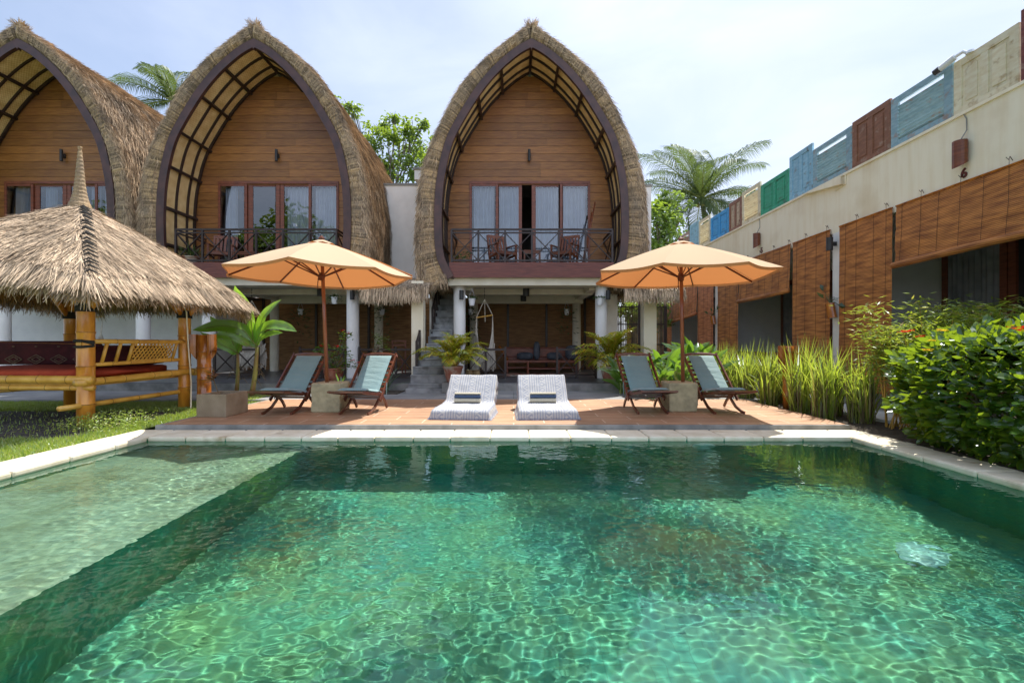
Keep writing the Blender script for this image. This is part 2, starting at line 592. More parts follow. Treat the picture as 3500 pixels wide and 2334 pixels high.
# umbrella cloth; sun glow through it is also put into the underside colour
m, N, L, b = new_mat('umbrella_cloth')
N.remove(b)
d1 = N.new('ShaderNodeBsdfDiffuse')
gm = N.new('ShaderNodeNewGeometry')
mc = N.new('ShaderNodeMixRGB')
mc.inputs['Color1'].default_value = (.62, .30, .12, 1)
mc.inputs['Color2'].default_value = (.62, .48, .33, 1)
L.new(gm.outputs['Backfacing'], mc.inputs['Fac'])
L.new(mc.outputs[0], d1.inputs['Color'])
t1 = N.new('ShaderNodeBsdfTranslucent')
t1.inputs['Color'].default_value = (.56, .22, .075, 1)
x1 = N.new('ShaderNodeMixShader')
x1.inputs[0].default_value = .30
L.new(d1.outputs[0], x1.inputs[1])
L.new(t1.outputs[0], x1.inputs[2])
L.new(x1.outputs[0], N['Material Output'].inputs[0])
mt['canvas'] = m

# window glass: thin pane, sky mirrored over a clear view inside
m, N, L, b = new_mat('window_glass')
N.remove(b)
tr = N.new('ShaderNodeBsdfTransparent')
tr.inputs['Color'].default_value = (.88, .92, .95, 1)
gl = N.new('ShaderNodeBsdfGlossy')
gl.inputs['Roughness'].default_value = .01
fr = N.new('ShaderNodeFresnel')
fr.inputs['IOR'].default_value = 2.3
xx = N.new('ShaderNodeMixShader')
L.new(fr.outputs[0], xx.inputs[0])
L.new(tr.outputs[0], xx.inputs[1])
L.new(gl.outputs[0], xx.inputs[2])
L.new(xx.outputs[0], N['Material Output'].inputs[0])
mt['glass'] = m

# wood-look deck tile
m, N, L, b = new_mat('deck_tile')
t = N.new('ShaderNodeTexCoord')
br = N.new('ShaderNodeTexBrick')
br.offset = .5
br.inputs['Scale'].default_value = 1
br.inputs['Brick Width'].default_value = .92
br.inputs['Row Height'].default_value = .31
br.inputs['Mortar Size'].default_value = .009
br.inputs['Mortar Smooth'].default_value = .2
br.inputs['Color1'].default_value = (.44, .245, .135, 1)
br.inputs['Color2'].default_value = (.36, .195, .105, 1)
br.inputs['Mortar'].default_value = (.62, .47, .34, 1)
L.new(t.outputs['Object'], br.inputs['Vector'])
mp2 = N.new('ShaderNodeMapping')
mp2.inputs['Scale'].default_value = (2, 26, 1)
L.new(t.outputs['Object'], mp2.inputs[0])
n2 = N.new('ShaderNodeTexNoise')
n2.inputs['Scale'].default_value = 2.2
n2.inputs['Detail'].default_value = 6
L.new(mp2.outputs[0], n2.inputs['Vector'])
r2 = N.new('ShaderNodeMapRange')
r2.inputs['From Min'].default_value = .3
r2.inputs['From Max'].default_value = .7
r2.inputs['To Min'].default_value = .72
r2.inputs['To Max'].default_value = 1.18
L.new(n2.outputs['Fac'], r2.inputs['Value'])
n2b = N.new('ShaderNodeTexNoise')
n2b.inputs['Scale'].default_value = 1.6
n2b.inputs['Detail'].default_value = 4
L.new(t.outputs['Object'], n2b.inputs['Vector'])
r2b = N.new('ShaderNodeMapRange')
r2b.inputs['From Min'].default_value = .3
r2b.inputs['From Max'].default_value = .7
r2b.inputs['To Min'].default_value = .82
r2b.inputs['To Max'].default_value = 1.12
L.new(n2b.outputs['Fac'], r2b.inputs['Value'])
mm = N.new('ShaderNodeMath')
mm.operation = 'MULTIPLY'
L.new(r2.outputs[0], mm.inputs[0])
L.new(r2b.outputs[0], mm.inputs[1])
sv = N.new('ShaderNodeVectorMath')
sv.operation = 'SCALE'
L.new(br.outputs['Color'], sv.inputs[0])
L.new(mm.outputs[0], sv.inputs['Scale'])
L.new(sv.outputs[0], b.inputs['Base Color'])
b.inputs['Roughness'].default_value = .55
mt['deck'] = m

# green stone mosaic of the basin
def poolmat(name, ca, cb, cc_, cell):
    m, N, L, b = new_mat(name)
    t = N.new('ShaderNodeTexCoord')
    br = N.new('ShaderNodeTexBrick')
    br.inputs['Scale'].default_value = 1
    br.offset = 0
    br.inputs['Brick Width'].default_value = cell
    br.inputs['Row Height'].default_value = cell
    br.inputs['Mortar Size'].default_value = .003
    br.inputs['Color1'].default_value = (*ca, 1)
    br.inputs['Color2'].default_value = (*cb, 1)
    br.inputs['Mortar'].default_value = (ca[0] * .6, ca[1] * .65, ca[2] * .65, 1)
    L.new(t.outputs['Object'], br.inputs['Vector'])
    nn = N.new('ShaderNodeTexNoise')
    nn.inputs['Scale'].default_value = 1.1
    nn.inputs['Detail'].default_value = 12
    nn.inputs['Roughness'].default_value = .74
    L.new(t.outputs['Object'], nn.inputs['Vector'])
    rr = N.new('ShaderNodeMapRange')
    rr.inputs['From Min'].default_value = .42
    rr.inputs['From Max'].default_value = .68
    rr.inputs['To Max'].default_value = .85
    L.new(nn.outputs['Fac'], rr.inputs['Value'])
    mc = N.new('ShaderNodeMixRGB')
    L.new(rr.outputs[0], mc.inputs['Fac'])
    L.new(br.outputs['Color'], mc.inputs['Color1'])
    mc.inputs['Color2'].default_value = (*cc_, 1)
    L.new(mc.outputs[0], b.inputs['Base Color'])
    b.inputs['Roughness'].default_value = .7
    return m


mt['pool'] = poolmat('green_pool_stone', (.035, .25, .165), (.02, .165, .125), (.12, .26, .09), .1)
mt['shelf'] = poolmat('pale_pool_stone', (.30, .37, .25), (.23, .30, .22), (.12, .125, .05), .1)
m, N, L, b = new_mat('pool_water')
N.remove(b)
gl = N.new('ShaderNodeBsdfGlass')
gl.inputs['IOR'].default_value = 1.33
gl.inputs['Roughness'].default_value = 0
gl.inputs['Color'].default_value = (.85, .985, .955, 1)
L.new(gl.outputs[0], N['Material Output'].inputs[0])
mt['water'] = m
# striped ikat cloth
m, N, L, b = new_mat('ikat_cloth')
t = N.new('ShaderNodeTexCoord')
sp = N.new('ShaderNodeSeparateXYZ')
L.new(t.outputs['Object'], sp.inputs[0])


def math_(op, a, bb=None, val=None):
    k = N.new('ShaderNodeMath')
    k.operation = op
    if hasattr(a, 'outputs'):
        L.new(a.outputs[0], k.inputs[0])
    else:
        L.new(a, k.inputs[0])
    if bb is not None:
        L.new(bb.outputs[0] if hasattr(bb, 'outputs') else bb, k.inputs[1])
    if val is not None:
        k.inputs[1].default_value = val
    return k


X_, Y_, Z_ = sp.outputs[0], sp.outputs[1], sp.outputs[2]
lon = math_('ADD', Y_, Z_)
stripe = math_('SINE', math_('MULTIPLY', X_, val=150.0))
stripe2 = math_('SINE', math_('MULTIPLY', X_, val=37.0))
vor = N.new('ShaderNodeTexVoronoi')
vor.distance = 'MANHATTAN'
vor.inputs['Scale'].default_value = 1
vor.inputs['Randomness'].default_value = 0
cmb = N.new('ShaderNodeCombineXYZ')
L.new(math_('MULTIPLY', X_, val=5.5).outputs[0], cmb.inputs[0])
L.new(math_('MULTIPLY', lon, val=5.5).outputs[0], cmb.inputs[1])
L.new(cmb.outputs[0], vor.inputs['Vector'])
rings = math_('SINE', math_('MULTIPLY', vor.outputs['Distance'], val=15.0))
band = math_('GREATER_THAN', math_('COSINE', math_('MULTIPLY', X_, val=21.0)), val=.55)
mixp = N.new('ShaderNodeMixRGB')
L.new(band.outputs[0], mixp.inputs['Fac'])
L.new(stripe.outputs[0], mixp.inputs['Color1'])
L.new(rings.outputs[0], mixp.inputs['Color2'])
gt = N.new('ShaderNodeMapRange')
gt.inputs['From Min'].default_value = -.35
gt.inputs['From Max'].default_value = .35
L.new(mixp.outputs[0], gt.inputs['Value'])
nf = N.new('ShaderNodeTexNoise')
nf.inputs['Scale'].default_value = 60
L.new(t.outputs['Object'], nf.inputs['Vector'])
cm = N.new('ShaderNodeMixRGB')
cm.inputs['Color1'].default_value = (.33, .35, .41, 1)
cm.inputs['Color2'].default_value = (.50, .50, .49, 1)
L.new(gt.outputs[0], cm.inputs['Fac'])
cm2 = N.new('ShaderNodeMixRGB')
cm2.blend_type = 'MULTIPLY'
cm2.inputs['Fac'].default_value = .35
L.new(cm.outputs[0], cm2.inputs['Color1'])
L.new(nf.outputs['Fac'], cm2.inputs['Color2'])
L.new(cm2.outputs[0], b.inputs['Base Color'])
b.inputs['Roughness'].default_value = .95
nb = N.new('ShaderNodeTexNoise')
nb.inputs['Scale'].default_value = 5
L.new(t.outputs['Object'], nb.inputs['Vector'])
bu = N.new('ShaderNodeBump')
bu.inputs['Strength'].default_value = .5
bu.inputs['Distance'].default_value = .04
L.new(nb.outputs['Fac'], bu.inputs['Height'])
L.new(bu.outputs[0], b.inputs['Normal'])
mt['ikat'] = m
mt['fringe'] = M('cloth_fringe', (.10, .11, .20), (.3, .3, .38), 30, rough=.95, island=.5)
mt['towelblue'] = M('towel_navy', (.03, .055, .11), (.05, .08, .15), 40, rough=1, bump=.5, bscale=120)
mt['towelcream'] = M('towel_cream', (.55, .5, .38), (.48, .43, .32), 40, rough=1, bump=.5, bscale=120)

# ================================================================= SETTING
XL, XR, YF, YN = -4.93, 4.55, 6.13, -1.2     # pool inner edges
WZ = -0.062
# pool basin
mb = MB()
FZ = -1.55
SX, SZ_ = -2.78, -0.46
mb.poly([(SX, YN, FZ), (XR, YN, FZ), (XR, YF, FZ), (SX, YF, FZ)], 0)
mb.poly([(XL, YN, SZ_), (SX, YN, SZ_), (SX, YF, SZ_), (XL, YF, SZ_)], 1)
mb.poly([(SX, YN, FZ), (SX, YF, FZ), (SX, YF, SZ_), (SX, YN, SZ_)], 0)
mb.poly([(XR, YN, FZ), (XR, YN, -.03), (XR, YF, -.03), (XR, YF, FZ)], 0)
mb.poly([(SX, YF, FZ), (XR, YF, FZ), (XR, YF, -.03), (SX, YF, -.03)], 0)
mb.poly([(XL, YF, SZ_), (SX, YF, SZ_), (SX, YF, -.03), (XL, YF, -.03)], 0)
mb.poly([(XL, YN, SZ_), (XL, YF, SZ_), (XL, YF, -.03), (XL, YN, -.03)], 0)
mb.poly([(XL, YN, SZ_), (XL, YN, -.03), (SX, YN, -.03), (SX, YN, SZ_)], 0)
mb.poly([(SX, YN, FZ), (SX, YN, -.03), (XR, YN, -.03), (XR, YN, FZ)], 0)
o = struct(mb.build('pool_basin', [mt['pool'], mt['shelf']]))
o.cycles.is_caustics_receiver = True
# water
s_ = .0135
nx = int((XR - XL) / s_)
ny = int((YF - YN) / s_)
vv, ff = [], []
for j in range(ny + 1):
    y = YN + (YF - YN) * j / ny
    for i in range(nx + 1):
        x = XL + (XR - XL) * i / nx
        n0 = noise.noise((x * .5, y * .5, 9))
        a = .32 + 1.15 * max(0, min(1, (n0 * 1.3 + .28 + .07 * x)))
        z = WZ + a * (.0066 * noise.noise((x * 1.7 + .3 * y, y * 2.3, 0)) + .0030 * noise.noise((x * 4.1 + .8 * y, y * 5.6, 3)) + (.0014 * noise.noise((x * 8.2, y * 11.1 + x, 5))) + .0021 * noise.noise((x * 15 + y, y * 21, 8)))
        vv.append((x, y, z))
for j in range(ny):
    for i in range(nx):
        a = j * (nx + 1) + i
        ff.append((a, a + 1, a + nx + 2, a + nx + 1))
mb = MB()
mb.v, mb.f, mb.m = vv, ff, [0] * len(ff)
o = struct(mb.build('pool_water', mt['water'], smooth=True))
o.cycles.is_caustics_caster = True
# coping stones
mb = MB()


def stone(x0, y0, x1, y1):
    h = rnd.uniform(-.003, .004)
    mb.box(x0 + .003, y0 + .003, -.07, x1 - .003, y1 - .003, h)


x = XL
k = 0
while x < XR - .01:
    w = min(.52 + rnd.uniform(-.03, .04), XR - x)
    if XR - x - w < .2:
        w = XR - x
    stone(x, YF - .02, x + w, YF + .50)
    x += w
y = YN
while y < YF - .03:
    w = min(.55 + rnd.uniform(-.03, .05), YF - .02 - y)
    stone(XR - .02, y, XR + .46, y + w)
    stone(XL - .52, y, XL + .02, y + w)
    y += w
stone(XR, YF - .02, XR + .46, YF + .50)
stone(XL - .52, YF - .02, XL, YF + .50)
struct(mb.build('pool_coping', mt['coping'], bevel=.022))
# earth round the pool, to the horizon
mb = MB()
ox0, ox1, oy0, oy1 = XL - .5, XR + .44, YN - .3, YF + .48
BIG = 300
for q in (((-BIG, -BIG), (BIG, -BIG), (BIG, oy0), (-BIG, oy0)), ((-BIG, oy1), (BIG, oy1), (BIG, BIG), (-BIG, BIG)),
          ((-BIG, oy0), (ox0, oy0), (ox0, oy1), (-BIG, oy1)), ((ox1, oy0), (BIG, oy0), (BIG, oy1), (ox1, oy1))):
    mb.poly([(a[0], a[1], -.045) for a in q])
struct(mb.build('ground', mt['earth']))
# deck slab with a raw edge
DZ = .063
mb = MB()
mb.box(-5.25, 6.66, -.04, 4.92, 6.72, DZ - .004)
mb.box(-5.25, 6.72, -.04, -5.17, 9.72, DZ - .006)
struct(mb.build('deck_kerb', mt['concrete'], bevel=.006))
mb = MB()
mb.box(-5.17, 6.70, -.03, 4.9, 9.72, DZ)
struct(mb.build('deck', mt['deck']))
# paving, terrace, path, planting bed
mb = MB()
for i in range(-30, 8):
    for j in range(3):
        x0 = i * .9
        x1 = x0 + .894
        if i == 7:
            x1 = 6.5
        mb.box(x0, 9.725 + j * .6, -.03, x1, 9.725 + j * .6 + .594, .052 + rnd.uniform(-.001, .001))
struct(mb.build('paving', mt['paving']))
mb = MB()
mb.box(-26, 11.52, -.03, -2.60, 19, .26)
mb.box(-2.60, 12.85, -.03, -1.7, 19, .12)
mb.box(-1.70, 11.52, -.03, 3.75, 19, .26)
struct(mb.build('terrace', mt['terrace'], bevel=.008))
mb = MB()
mb.box(-26, 11.49, -.03, -2.60, 11.52, .245)
mb.box(-1.70, 11.49, -.03, 3.75, 11.52, .245)
struct(mb.build('terrace_riser', mt['concrete']))
mb = MB()
mb.box(5.85, -6, -.03, 13, 30, .045)
struct(mb.build('path', mt['greywall']))
rows = []
for j in range(80):
    y = -2 + j * .17
    rows.append([(4.95 + (5.85 - 4.95) * i / 10, y, .0 + .03 * noise.noise((i * .7, y * 3, 1))) for i in range(11)])
mb = MB()
mb.grid(rows)
struct(mb.build('planting_bed', mt['soil'], smooth=True))
mb = MB()
mb.poly([(3.76, 11.53, .03), (6.6, 11.53, .03), (6.6, 22, .03), (3.76, 22, .03)])
struct(mb.build('garden_soil', mt['soil']))


# lawn: dark trodden soil below the gazebo, grass round it
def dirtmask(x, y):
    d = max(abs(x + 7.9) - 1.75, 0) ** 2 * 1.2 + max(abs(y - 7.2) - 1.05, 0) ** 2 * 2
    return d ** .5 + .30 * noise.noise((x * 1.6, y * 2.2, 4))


mb = MB()
rows = []
for j in range(121):
    y = 2.2 + 7.54 * j / 120
    rows.append([(-16 + (16 - 5.45) * i / 130, y, -.012 + .02 * noise.noise((i * .15, y * 1.4, 2))) for i in range(131)])
mb.grid(rows)
m, N, L, b = new_mat('lawn_ground')
t = N.new('ShaderNodeTexCoord')
at = N.new('ShaderNodeAttribute')
at.attribute_name = 'bare'
nn = N.new('ShaderNodeTexNoise')
nn.inputs['Scale'].default_value = 22
nn.inputs['Detail'].default_value = 8
L.new(t.outputs['Object'], nn.inputs['Vector'])
a1 = N.new('ShaderNodeMixRGB')
a1.inputs['Color1'].default_value = (.10, .15, .02, 1)
a1.inputs['Color2'].default_value = (.20, .26, .05, 1)
L.new(nn.outputs['Fac'], a1.inputs['Fac'])
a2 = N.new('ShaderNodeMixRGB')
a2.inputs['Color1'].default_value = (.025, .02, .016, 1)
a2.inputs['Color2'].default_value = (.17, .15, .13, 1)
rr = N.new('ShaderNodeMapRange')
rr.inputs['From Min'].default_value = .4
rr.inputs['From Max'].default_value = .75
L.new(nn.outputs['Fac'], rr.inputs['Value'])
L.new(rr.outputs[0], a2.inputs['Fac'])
a3 = N.new('ShaderNodeMixRGB')
L.new(at.outputs['Fac'], a3.inputs['Fac'])
L.new(a1.outputs[0], a3.inputs['Color1'])
L.new(a2.outputs[0], a3.inputs['Color2'])
L.new(a3.outputs[0], b.inputs['Base Color'])
b.inputs['Roughness'].default_value = .95
bu = N.new('ShaderNodeBump')
bu.inputs['Distance'].default_value = .05
L.new(nn.outputs['Fac'], bu.inputs['Height'])
L.new(bu.outputs[0], b.inputs['Normal'])
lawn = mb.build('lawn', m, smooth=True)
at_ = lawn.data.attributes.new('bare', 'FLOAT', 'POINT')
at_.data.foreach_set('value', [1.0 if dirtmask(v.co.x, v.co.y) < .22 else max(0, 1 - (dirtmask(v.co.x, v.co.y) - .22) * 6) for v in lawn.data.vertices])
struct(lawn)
mb = MB()
rg = random.Random(11)
cnt = 0
while cnt < 90000:
    u = rg.random()
    if u < .9:
        x = rg.uniform(-12, -5.46)
        y = rg.uniform(3.6, 9.72)
    else:
        x = rg.uniform(-7.2, -5.2)
        y = rg.uniform(8.2, 11.4)
        if x > -5.27 and y < 9.8 or (y > 9.72 and abs(x + 6.1) > .55):
            continue
    if x < -1.18 * y - 1.2:
        continue
    cnt += 1
    dm = dirtmask(x, y)
    if dm < .3 and rg.random() < .97:
        continue
    h = rg.uniform(.018, .06) * (1.25 if dm < .6 else 1)
    a = rg.uniform(0, 2 * PI)
    w = rg.uniform(.004, .009)
    cx_, cy_ = math.cos(a) * w, math.sin(a) * w
    lx, ly = rg.uniform(-.03, .03), rg.uniform(-.03, .03)
    z0 = .05 if y > 9.72 else -.005
    b_ = len(mb.v)
    mb.v += [(x - cx_, y - cy_, z0), (x + cx_, y + cy_, z0), (x + lx, y + ly, z0 + h)]
    mb.f.append((b_, b_ + 1, b_ + 2))
    mb.m.append(0)
struct(mb.build('lawn_grass', L_['grass']), 'stuff', 'short green lawn grass beside the pool coping')
o_ = bpy.data.objects['lawn_grass']
o_['category'] = 'grass'
# ================================================================= THATCHED HOUSES
FO = [(0, 9.66), (.28, 9.52), (.59, 9.31), (1.08, 8.87), (1.57, 8.28), (2.06, 7.50), (2.36, 6.90), (2.55, 6.19), (2.66, 5.45), (2.69, 4.47), (2.62, 3.63), (2.34, 3.02)]
TO = [(0, 10.06), (.16, 9.97), (.44, 9.76), (.88, 9.42), (1.37, 9.0), (1.87, 8.44), (2.23, 7.86), (2.52, 7.28), (2.76, 6.74), (2.98, 6.04), (3.10, 5.40), (3.15, 4.71), (3.18, 3.98), (3.14, 3.4), (2.98, 2.86)]
YA, YB, YWL = 12.6, 17.7, 13.9      # arch front, roof back, gable wall


def resample(pts, n):
    P = [Vector((p[0], p[1])) for p in pts]
    d = []
    for i in range(len(P) - 1):
        a = P[max(i - 1, 0)] if i > 0 else P[0] * 2 - P[1]
        b, c = P[i], P[i + 1]
        e = P[i + 2] if i + 2 < len(P) else P[-1] * 2 - P[-2]
        for k in range(12):
            t = k / 12
            d.append(.5 * ((2 * b) + (c - a) * t + (2 * a - 5 * b + 4 * c - e) * t * t + (3 * b - a - 3 * c + e) * t ** 3))
    d.append(P[-1])
    ln = [0]
    for i in range(1, len(d)):
        ln.append(ln[-1] + (d[i] - d[i - 1]).length)
    out = []
    j = 0
    for k in range(n):
        s = ln[-1] * k / (n - 1)
        while j < len(ln) - 2 and ln[j + 1] < s:
            j += 1
        t = (s - ln[j]) / max(ln[j + 1] - ln[j], 1e-9)
        out.append(d[j].lerp(d[j + 1], t))
    return out


def full(pts, n):
    h = resample(pts, n)
    return [Vector((-p.x, p.y)) for p in reversed(h)][:-1] + h


NP = 60
FOf = full(FO, NP)
TOf = full(TO, NP)


def offs(path, d):
    out = []
    for i, p in enumerate(path):
        t = (path[min(i + 1, len(path) - 1)] - path[max(i - 1, 0)]).normalized()
        nrm = Vector((-t.y, t.x))      # inward is right of travel (left->right over the top)
        q = p - nrm * d
        if i < NP - 1:
            q.x = min(q.x, 0)
        elif i > NP - 1:
            q.x = max(q.x, 0)
        out.append(q)
    return out


FIf = offs(FOf, .21)
FIf[NP - 1] = Vector((0, 9.36))
CEf = offs(FOf, .13)


def halfw(path, z):
    best = 0
    h = path[NP - 1:]
    for i in range(len(h) - 1):
        z0, z1 = h[i].y, h[i + 1].y
        if (z0 - z) * (z1 - z) <= 0 and abs(z0 - z1) > 1e-6:
            best = max(best, h[i].x + (h[i + 1].x - h[i].x) * (z - z0) / (z1 - z0))
    return best


meshes = {}


def cached(key, fn):
    if key not in meshes:
        meshes[key] = fn()
    return meshes[key]


def tomesh(mb, name, mats, smooth=False):
    me = bpy.data.meshes.new(name)
    me.from_pydata([tuple(v) for v in mb.v], [], mb.f)
    if not isinstance(mats, (list, tuple)):
        mats = [mats]
    for m_ in mats:
        me.materials.append(m_)
    if len(mats) > 1:
        me.polygons.foreach_set('material_index', mb.m)
    if smooth:
        me.polygons.foreach_set('use_smooth', [True] * len(me.polygons))
    me.update()
    return me


def roof_mesh():
    mb = MB()
    rg = random.Random(5)
    rows = []
    ny_ = 40
    for j in range(ny_ + 1):
        y = YA + .02 + (YB - YA) * j / ny_
        sag = 0
        row = []
        for i, p in enumerate(TOf):
            n_ = .07 * noise.noise((p.x * 1.7, y * 1.3, p.y * 1.7)) + .03 * noise.noise((p.x * 5, y * 4, p.y * 5))
            c = Vector((p.x, p.y - 6)).normalized()
            row.append((p.x + c.x * n_ - .03 * (p.x > 0) + .03 * (p.x < 0), y, p.y + c.y * n_ - .03))
        rows.append(row)
    mb.grid(rows, 0)
    # bottom closing faces
    for sgn in (-1, 1):
        e = TOf[0] if sgn < 0 else TOf[-1]
        f_ = FOf[0] if sgn < 0 else FOf[-1]
        mb.poly([(e.x, YA + .02, e.y), (f_.x, YA + .02, f_.y - .1), (f_.x, YB, f_.y - .1), (e.x, YB, e.y)], 0)
    # straws over the outside
    L_tot = len(TOf) - 1
    for k in range(80000):
        u = rg.random()
        fi = u * L_tot
        i = min(int(fi), L_tot - 1)
        p = TOf[i].lerp(TOf[i + 1], fi - i)
        t = (TOf[i + 1] - TOf[i]).normalized()
        if i < NP - 1:
            t = -t
        y = YA + .03 + (YB - YA) * rg.random()
        nrm = Vector((p.x, 0, (p.y - 5.6) * .8)).normalized()
        lift = .01 + .05 * rg.random()
        n_ = .07 * noise.noise((p.x * 1.7, y * 1.3, p.y * 1.7))
        P = Vector((p.x, y, p.y)) + nrm * (lift + n_ - .02)
        ln = rg.uniform(.18, .5)
        dy = rg.uniform(-.45, .15) - .18
        D = Vector((t.x, dy, t.y)).normalized() * ln + nrm * rg.uniform(-.035, .045) * (1 + ln)
        side = Vector((0, 1, 0)).cross(D).normalized().lerp(Vector((0, 1, 0)), rg.uniform(.3, 1))
        mb.strip(P, P + D, rg.uniform(.006, .015), side, 1)
    return tomesh(mb, 'thatch', [mt['thatchbase'], mt['straw']])


def rim_mesh():
    """bundles of straw stacked round the arch, tied tufts drooping outward"""
    mb = MB()
    rg = random.Random(8)
    Lf = full(TO, 200)
    Lg = full(FO, 200)
    n = len(Lf)
    for i in range(0, n):
        a, b = Lg[i], Lf[i]
        low = abs(i - n // 2) / (n // 2)
        lump = 1 + .13 * math.sin(i * .42) * low + rg.uniform(-.05, .05) + .16 * noise.noise((i * .11, 0, 3)) - .05
        dv = (b - a)
        t = (Lf[min(i + 1, n - 1)] - Lf[max(i - 1, 0)]).normalized() * (1 if i < n // 2 else -1)
        tilt = -t * .035
        r = rg.uniform(.036, .048)
        pts = [(a.x + tilt.x * 0, YA + .02, a.y), (a.x + dv.x * .35 + tilt.x, YA - .07 * lump, a.y + dv.y * .35 + tilt.y),
               (a.x + dv.x * .78 * lump + tilt.x * 2, YA - .075 * lump, a.y + dv.y * .78 * lump + tilt.y * 2),
               (a.x + dv.x * 1.0 * lump + tilt.x * 3, YA + .06, a.y + dv.y * 1.0 * lump + tilt.y * 3)]
        mb.tube(pts, [r * .8, r, r * 1.1, r * .8], 6, True, 0)
    for k in range(26000):
        fi = rg.random() * (n - 2)
        i = int(fi)
        a, b = Lg[i], Lf[i]
        t = (Lf[i + 1] - Lf[i]).normalized()
        if i < n // 2:
            t = -t
        rr = rg.random() ** .6
        P = a.lerp(b, .12 + rr * .93)
        low = abs(i - n // 2) / (n // 2)
        out = (b - a).normalized()
        ln = rg.uniform(.06, .18) * (1 + .9 * low * (rr > .5))
        d2 = (t * rg.uniform(.7, 1.2) + out * rg.uniform(-.35, .45))
        D = Vector((d2.x, rg.uniform(-.5, .35), d2.y)).normalized() * ln
        y = YA - .10 + .05 * rg.random() + (.13 if rr > .8 else 0) * rg.random()
        mb.strip((P.x, y, P.y), (P.x + D.x, y + D.y * .6, P.y + D.z), rg.uniform(.005, .014), (t.y, rg.uniform(-.5, .5), -t.x), 1)
    # ragged hanging ends at the two feet
    for sgn in (-1, 1):
        for k in range(900):
            u = rg.random()
            x = 2.35 + .85 * u
            y = YA - .1 + rg.random() ** 2 * 3
            z = 2.98 - .0 * u + rg.uniform(0, .2)
            mb.strip((sgn * x, y, z), (sgn * (x - rg.uniform(-.03, .12)), y + rg.uniform(-.08, .05), z - rg.uniform(.12, .34)), rg.uniform(.008, .016), (1, rg.uniform(-1, 1), 0), 1)
    # ridge tuft
    for k in range(260):
        mb.strip((rg.uniform(-.1, .1), YA - .05 + rg.random() * .3, 9.98), (rg.uniform(-.22, .22), YA - .16 + rg.random() * .4, 10.06 + rg.uniform(0, .13)), .014, (1, .3, 0), 1)
    return tomesh(mb, 'thatch_rim', [mt['rope'], mt['straw']])


def frameboard_mesh():
    mb = MB()
    rows = []
    for p, q in zip(FOf, FIf):
        rows.append([(p.x, YA - .05, p.y), (q.x, YA - .05, q.y), (q.x, YA + .05, q.y), (p.x, YA + .05, p.y)])
    b = 0
    for i in range(len(rows) - 1):
        A, B = rows[i], rows[i + 1]
        for j in range(4):
            mb.poly([A[j], A[(j + 1) % 4], B[(j + 1) % 4], B[j]])
    mb.poly(rows[0])
    mb.poly(rows[-1][::-1])
    return tomesh(mb, 'arch_board', mt['frameb'])


def ceiling_mesh():
    mb = MB()
    rows = [[(p.x, YA + .05, p.y), (p.x, YB - .1, p.y)] for p in CEf if p.y > 3.0]
    mb.grid(rows)
    return tomesh(mb, 'ceiling', mt['mat'])


def ribs_mesh():
    mb = MB()
    n = len(CEf)
    inn = offs(FOf, .175)
    inn2 = offs(FOf, .15)
    # purlins along the depth
    step = 9.0
    idx = [NP - 1]
    for k in range(1, 8):
        idx += [int(NP - 1 + k * step * .94), int(NP - 1 - k * step * .94)]
    for i in idx:
        if 0 <= i < n:
            p = inn[i]
            mb.bar((p.x, YA + .03, p.y), (p.x * .995, YWL + .12, p.y), .075, .075, (p.x + .01, 0, p.y - 5.5))
    # curved ribs
    for y in (YA + .48, YA + .93):
        for i in range(n - 1):
            p, q = inn2[i], inn2[i + 1]
            if min(p.y, q.y) < 3.3:
                continue
            mb.bar((p.x, y, p.y), (q.x, y, q.y), .06, .05, (0, 1, 0))
    for i in range(n - 1):
        p, q = inn2[i], inn2[i + 1]
        if min(p.y, q.y) < 3.3:
            continue
        mb.bar((p.x, YWL - .06, p.y), (q.x, YWL - .06, q.y), .08, .06, (0, 1, 0))
    return tomesh(mb, 'ribs', mt['dark'])


DHW, DTOP, FLZ = 1.84, 6.20, 3.50


def gable_mesh():
    mb = MB()
    rg = random.Random(3)
    z = FLZ
    h = .236
    while z < 9.3:
        a, b = halfw(CEf, z + .004), halfw(CEf, min(z + h - .006, 9.48))
        if a < .03:
            break
        y0 = YWL + rg.uniform(0, .004)

        def seg(x0b, x1b, x0t, x1t):
            zz0, zz1 = z + .004, z + h - .006
            y1 = y0 + .04
            V = [(x0b, y0, zz0), (x1b, y0, zz0), (x1b, y1, zz0), (x0b, y1, zz0), (x0t, y0, zz1), (x1t, y0, zz1), (x1t, y1, zz1), (x0t, y1, zz1)]
            k = len(mb.v)
            mb.v += V
            for q in ((0, 3, 2, 1), (4, 5, 6, 7), (0, 1, 5, 4), (1, 2, 6, 5), (2, 3, 7, 6), (3, 0, 4, 7)):
                mb.f.append(tuple(k + i for i in q))
                mb.m.append(0)
        if z + h * .5 < DTOP:
            for s in (-1, 1):
                if a > DHW + .02:
                    if s < 0:
                        seg(-a, -DHW, -b, -DHW)
                    else:
                        seg(DHW, a, DHW, b)
        else:
            j = rg.uniform(-.5, .5) * a
            seg(-a, j, -b, j)
            seg(j + .003, a, j + .003, b)
        z += h
    # dark sheathing behind the boards
    n = 30
    for i in range(n):
        z0 = DTOP + (9.4 - DTOP) * i / n
        z1 = DTOP + (9.4 - DTOP) * (i + 1) / n
        a, b = halfw(CEf, z0), halfw(CEf, z1)
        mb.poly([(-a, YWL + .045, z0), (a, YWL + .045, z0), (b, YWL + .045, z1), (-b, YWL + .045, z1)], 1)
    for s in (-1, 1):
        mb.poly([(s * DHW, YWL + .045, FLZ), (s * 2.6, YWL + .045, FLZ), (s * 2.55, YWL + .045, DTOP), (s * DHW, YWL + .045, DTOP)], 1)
    return tomesh(mb, 'gable', [mt['plank'], mt['room']])


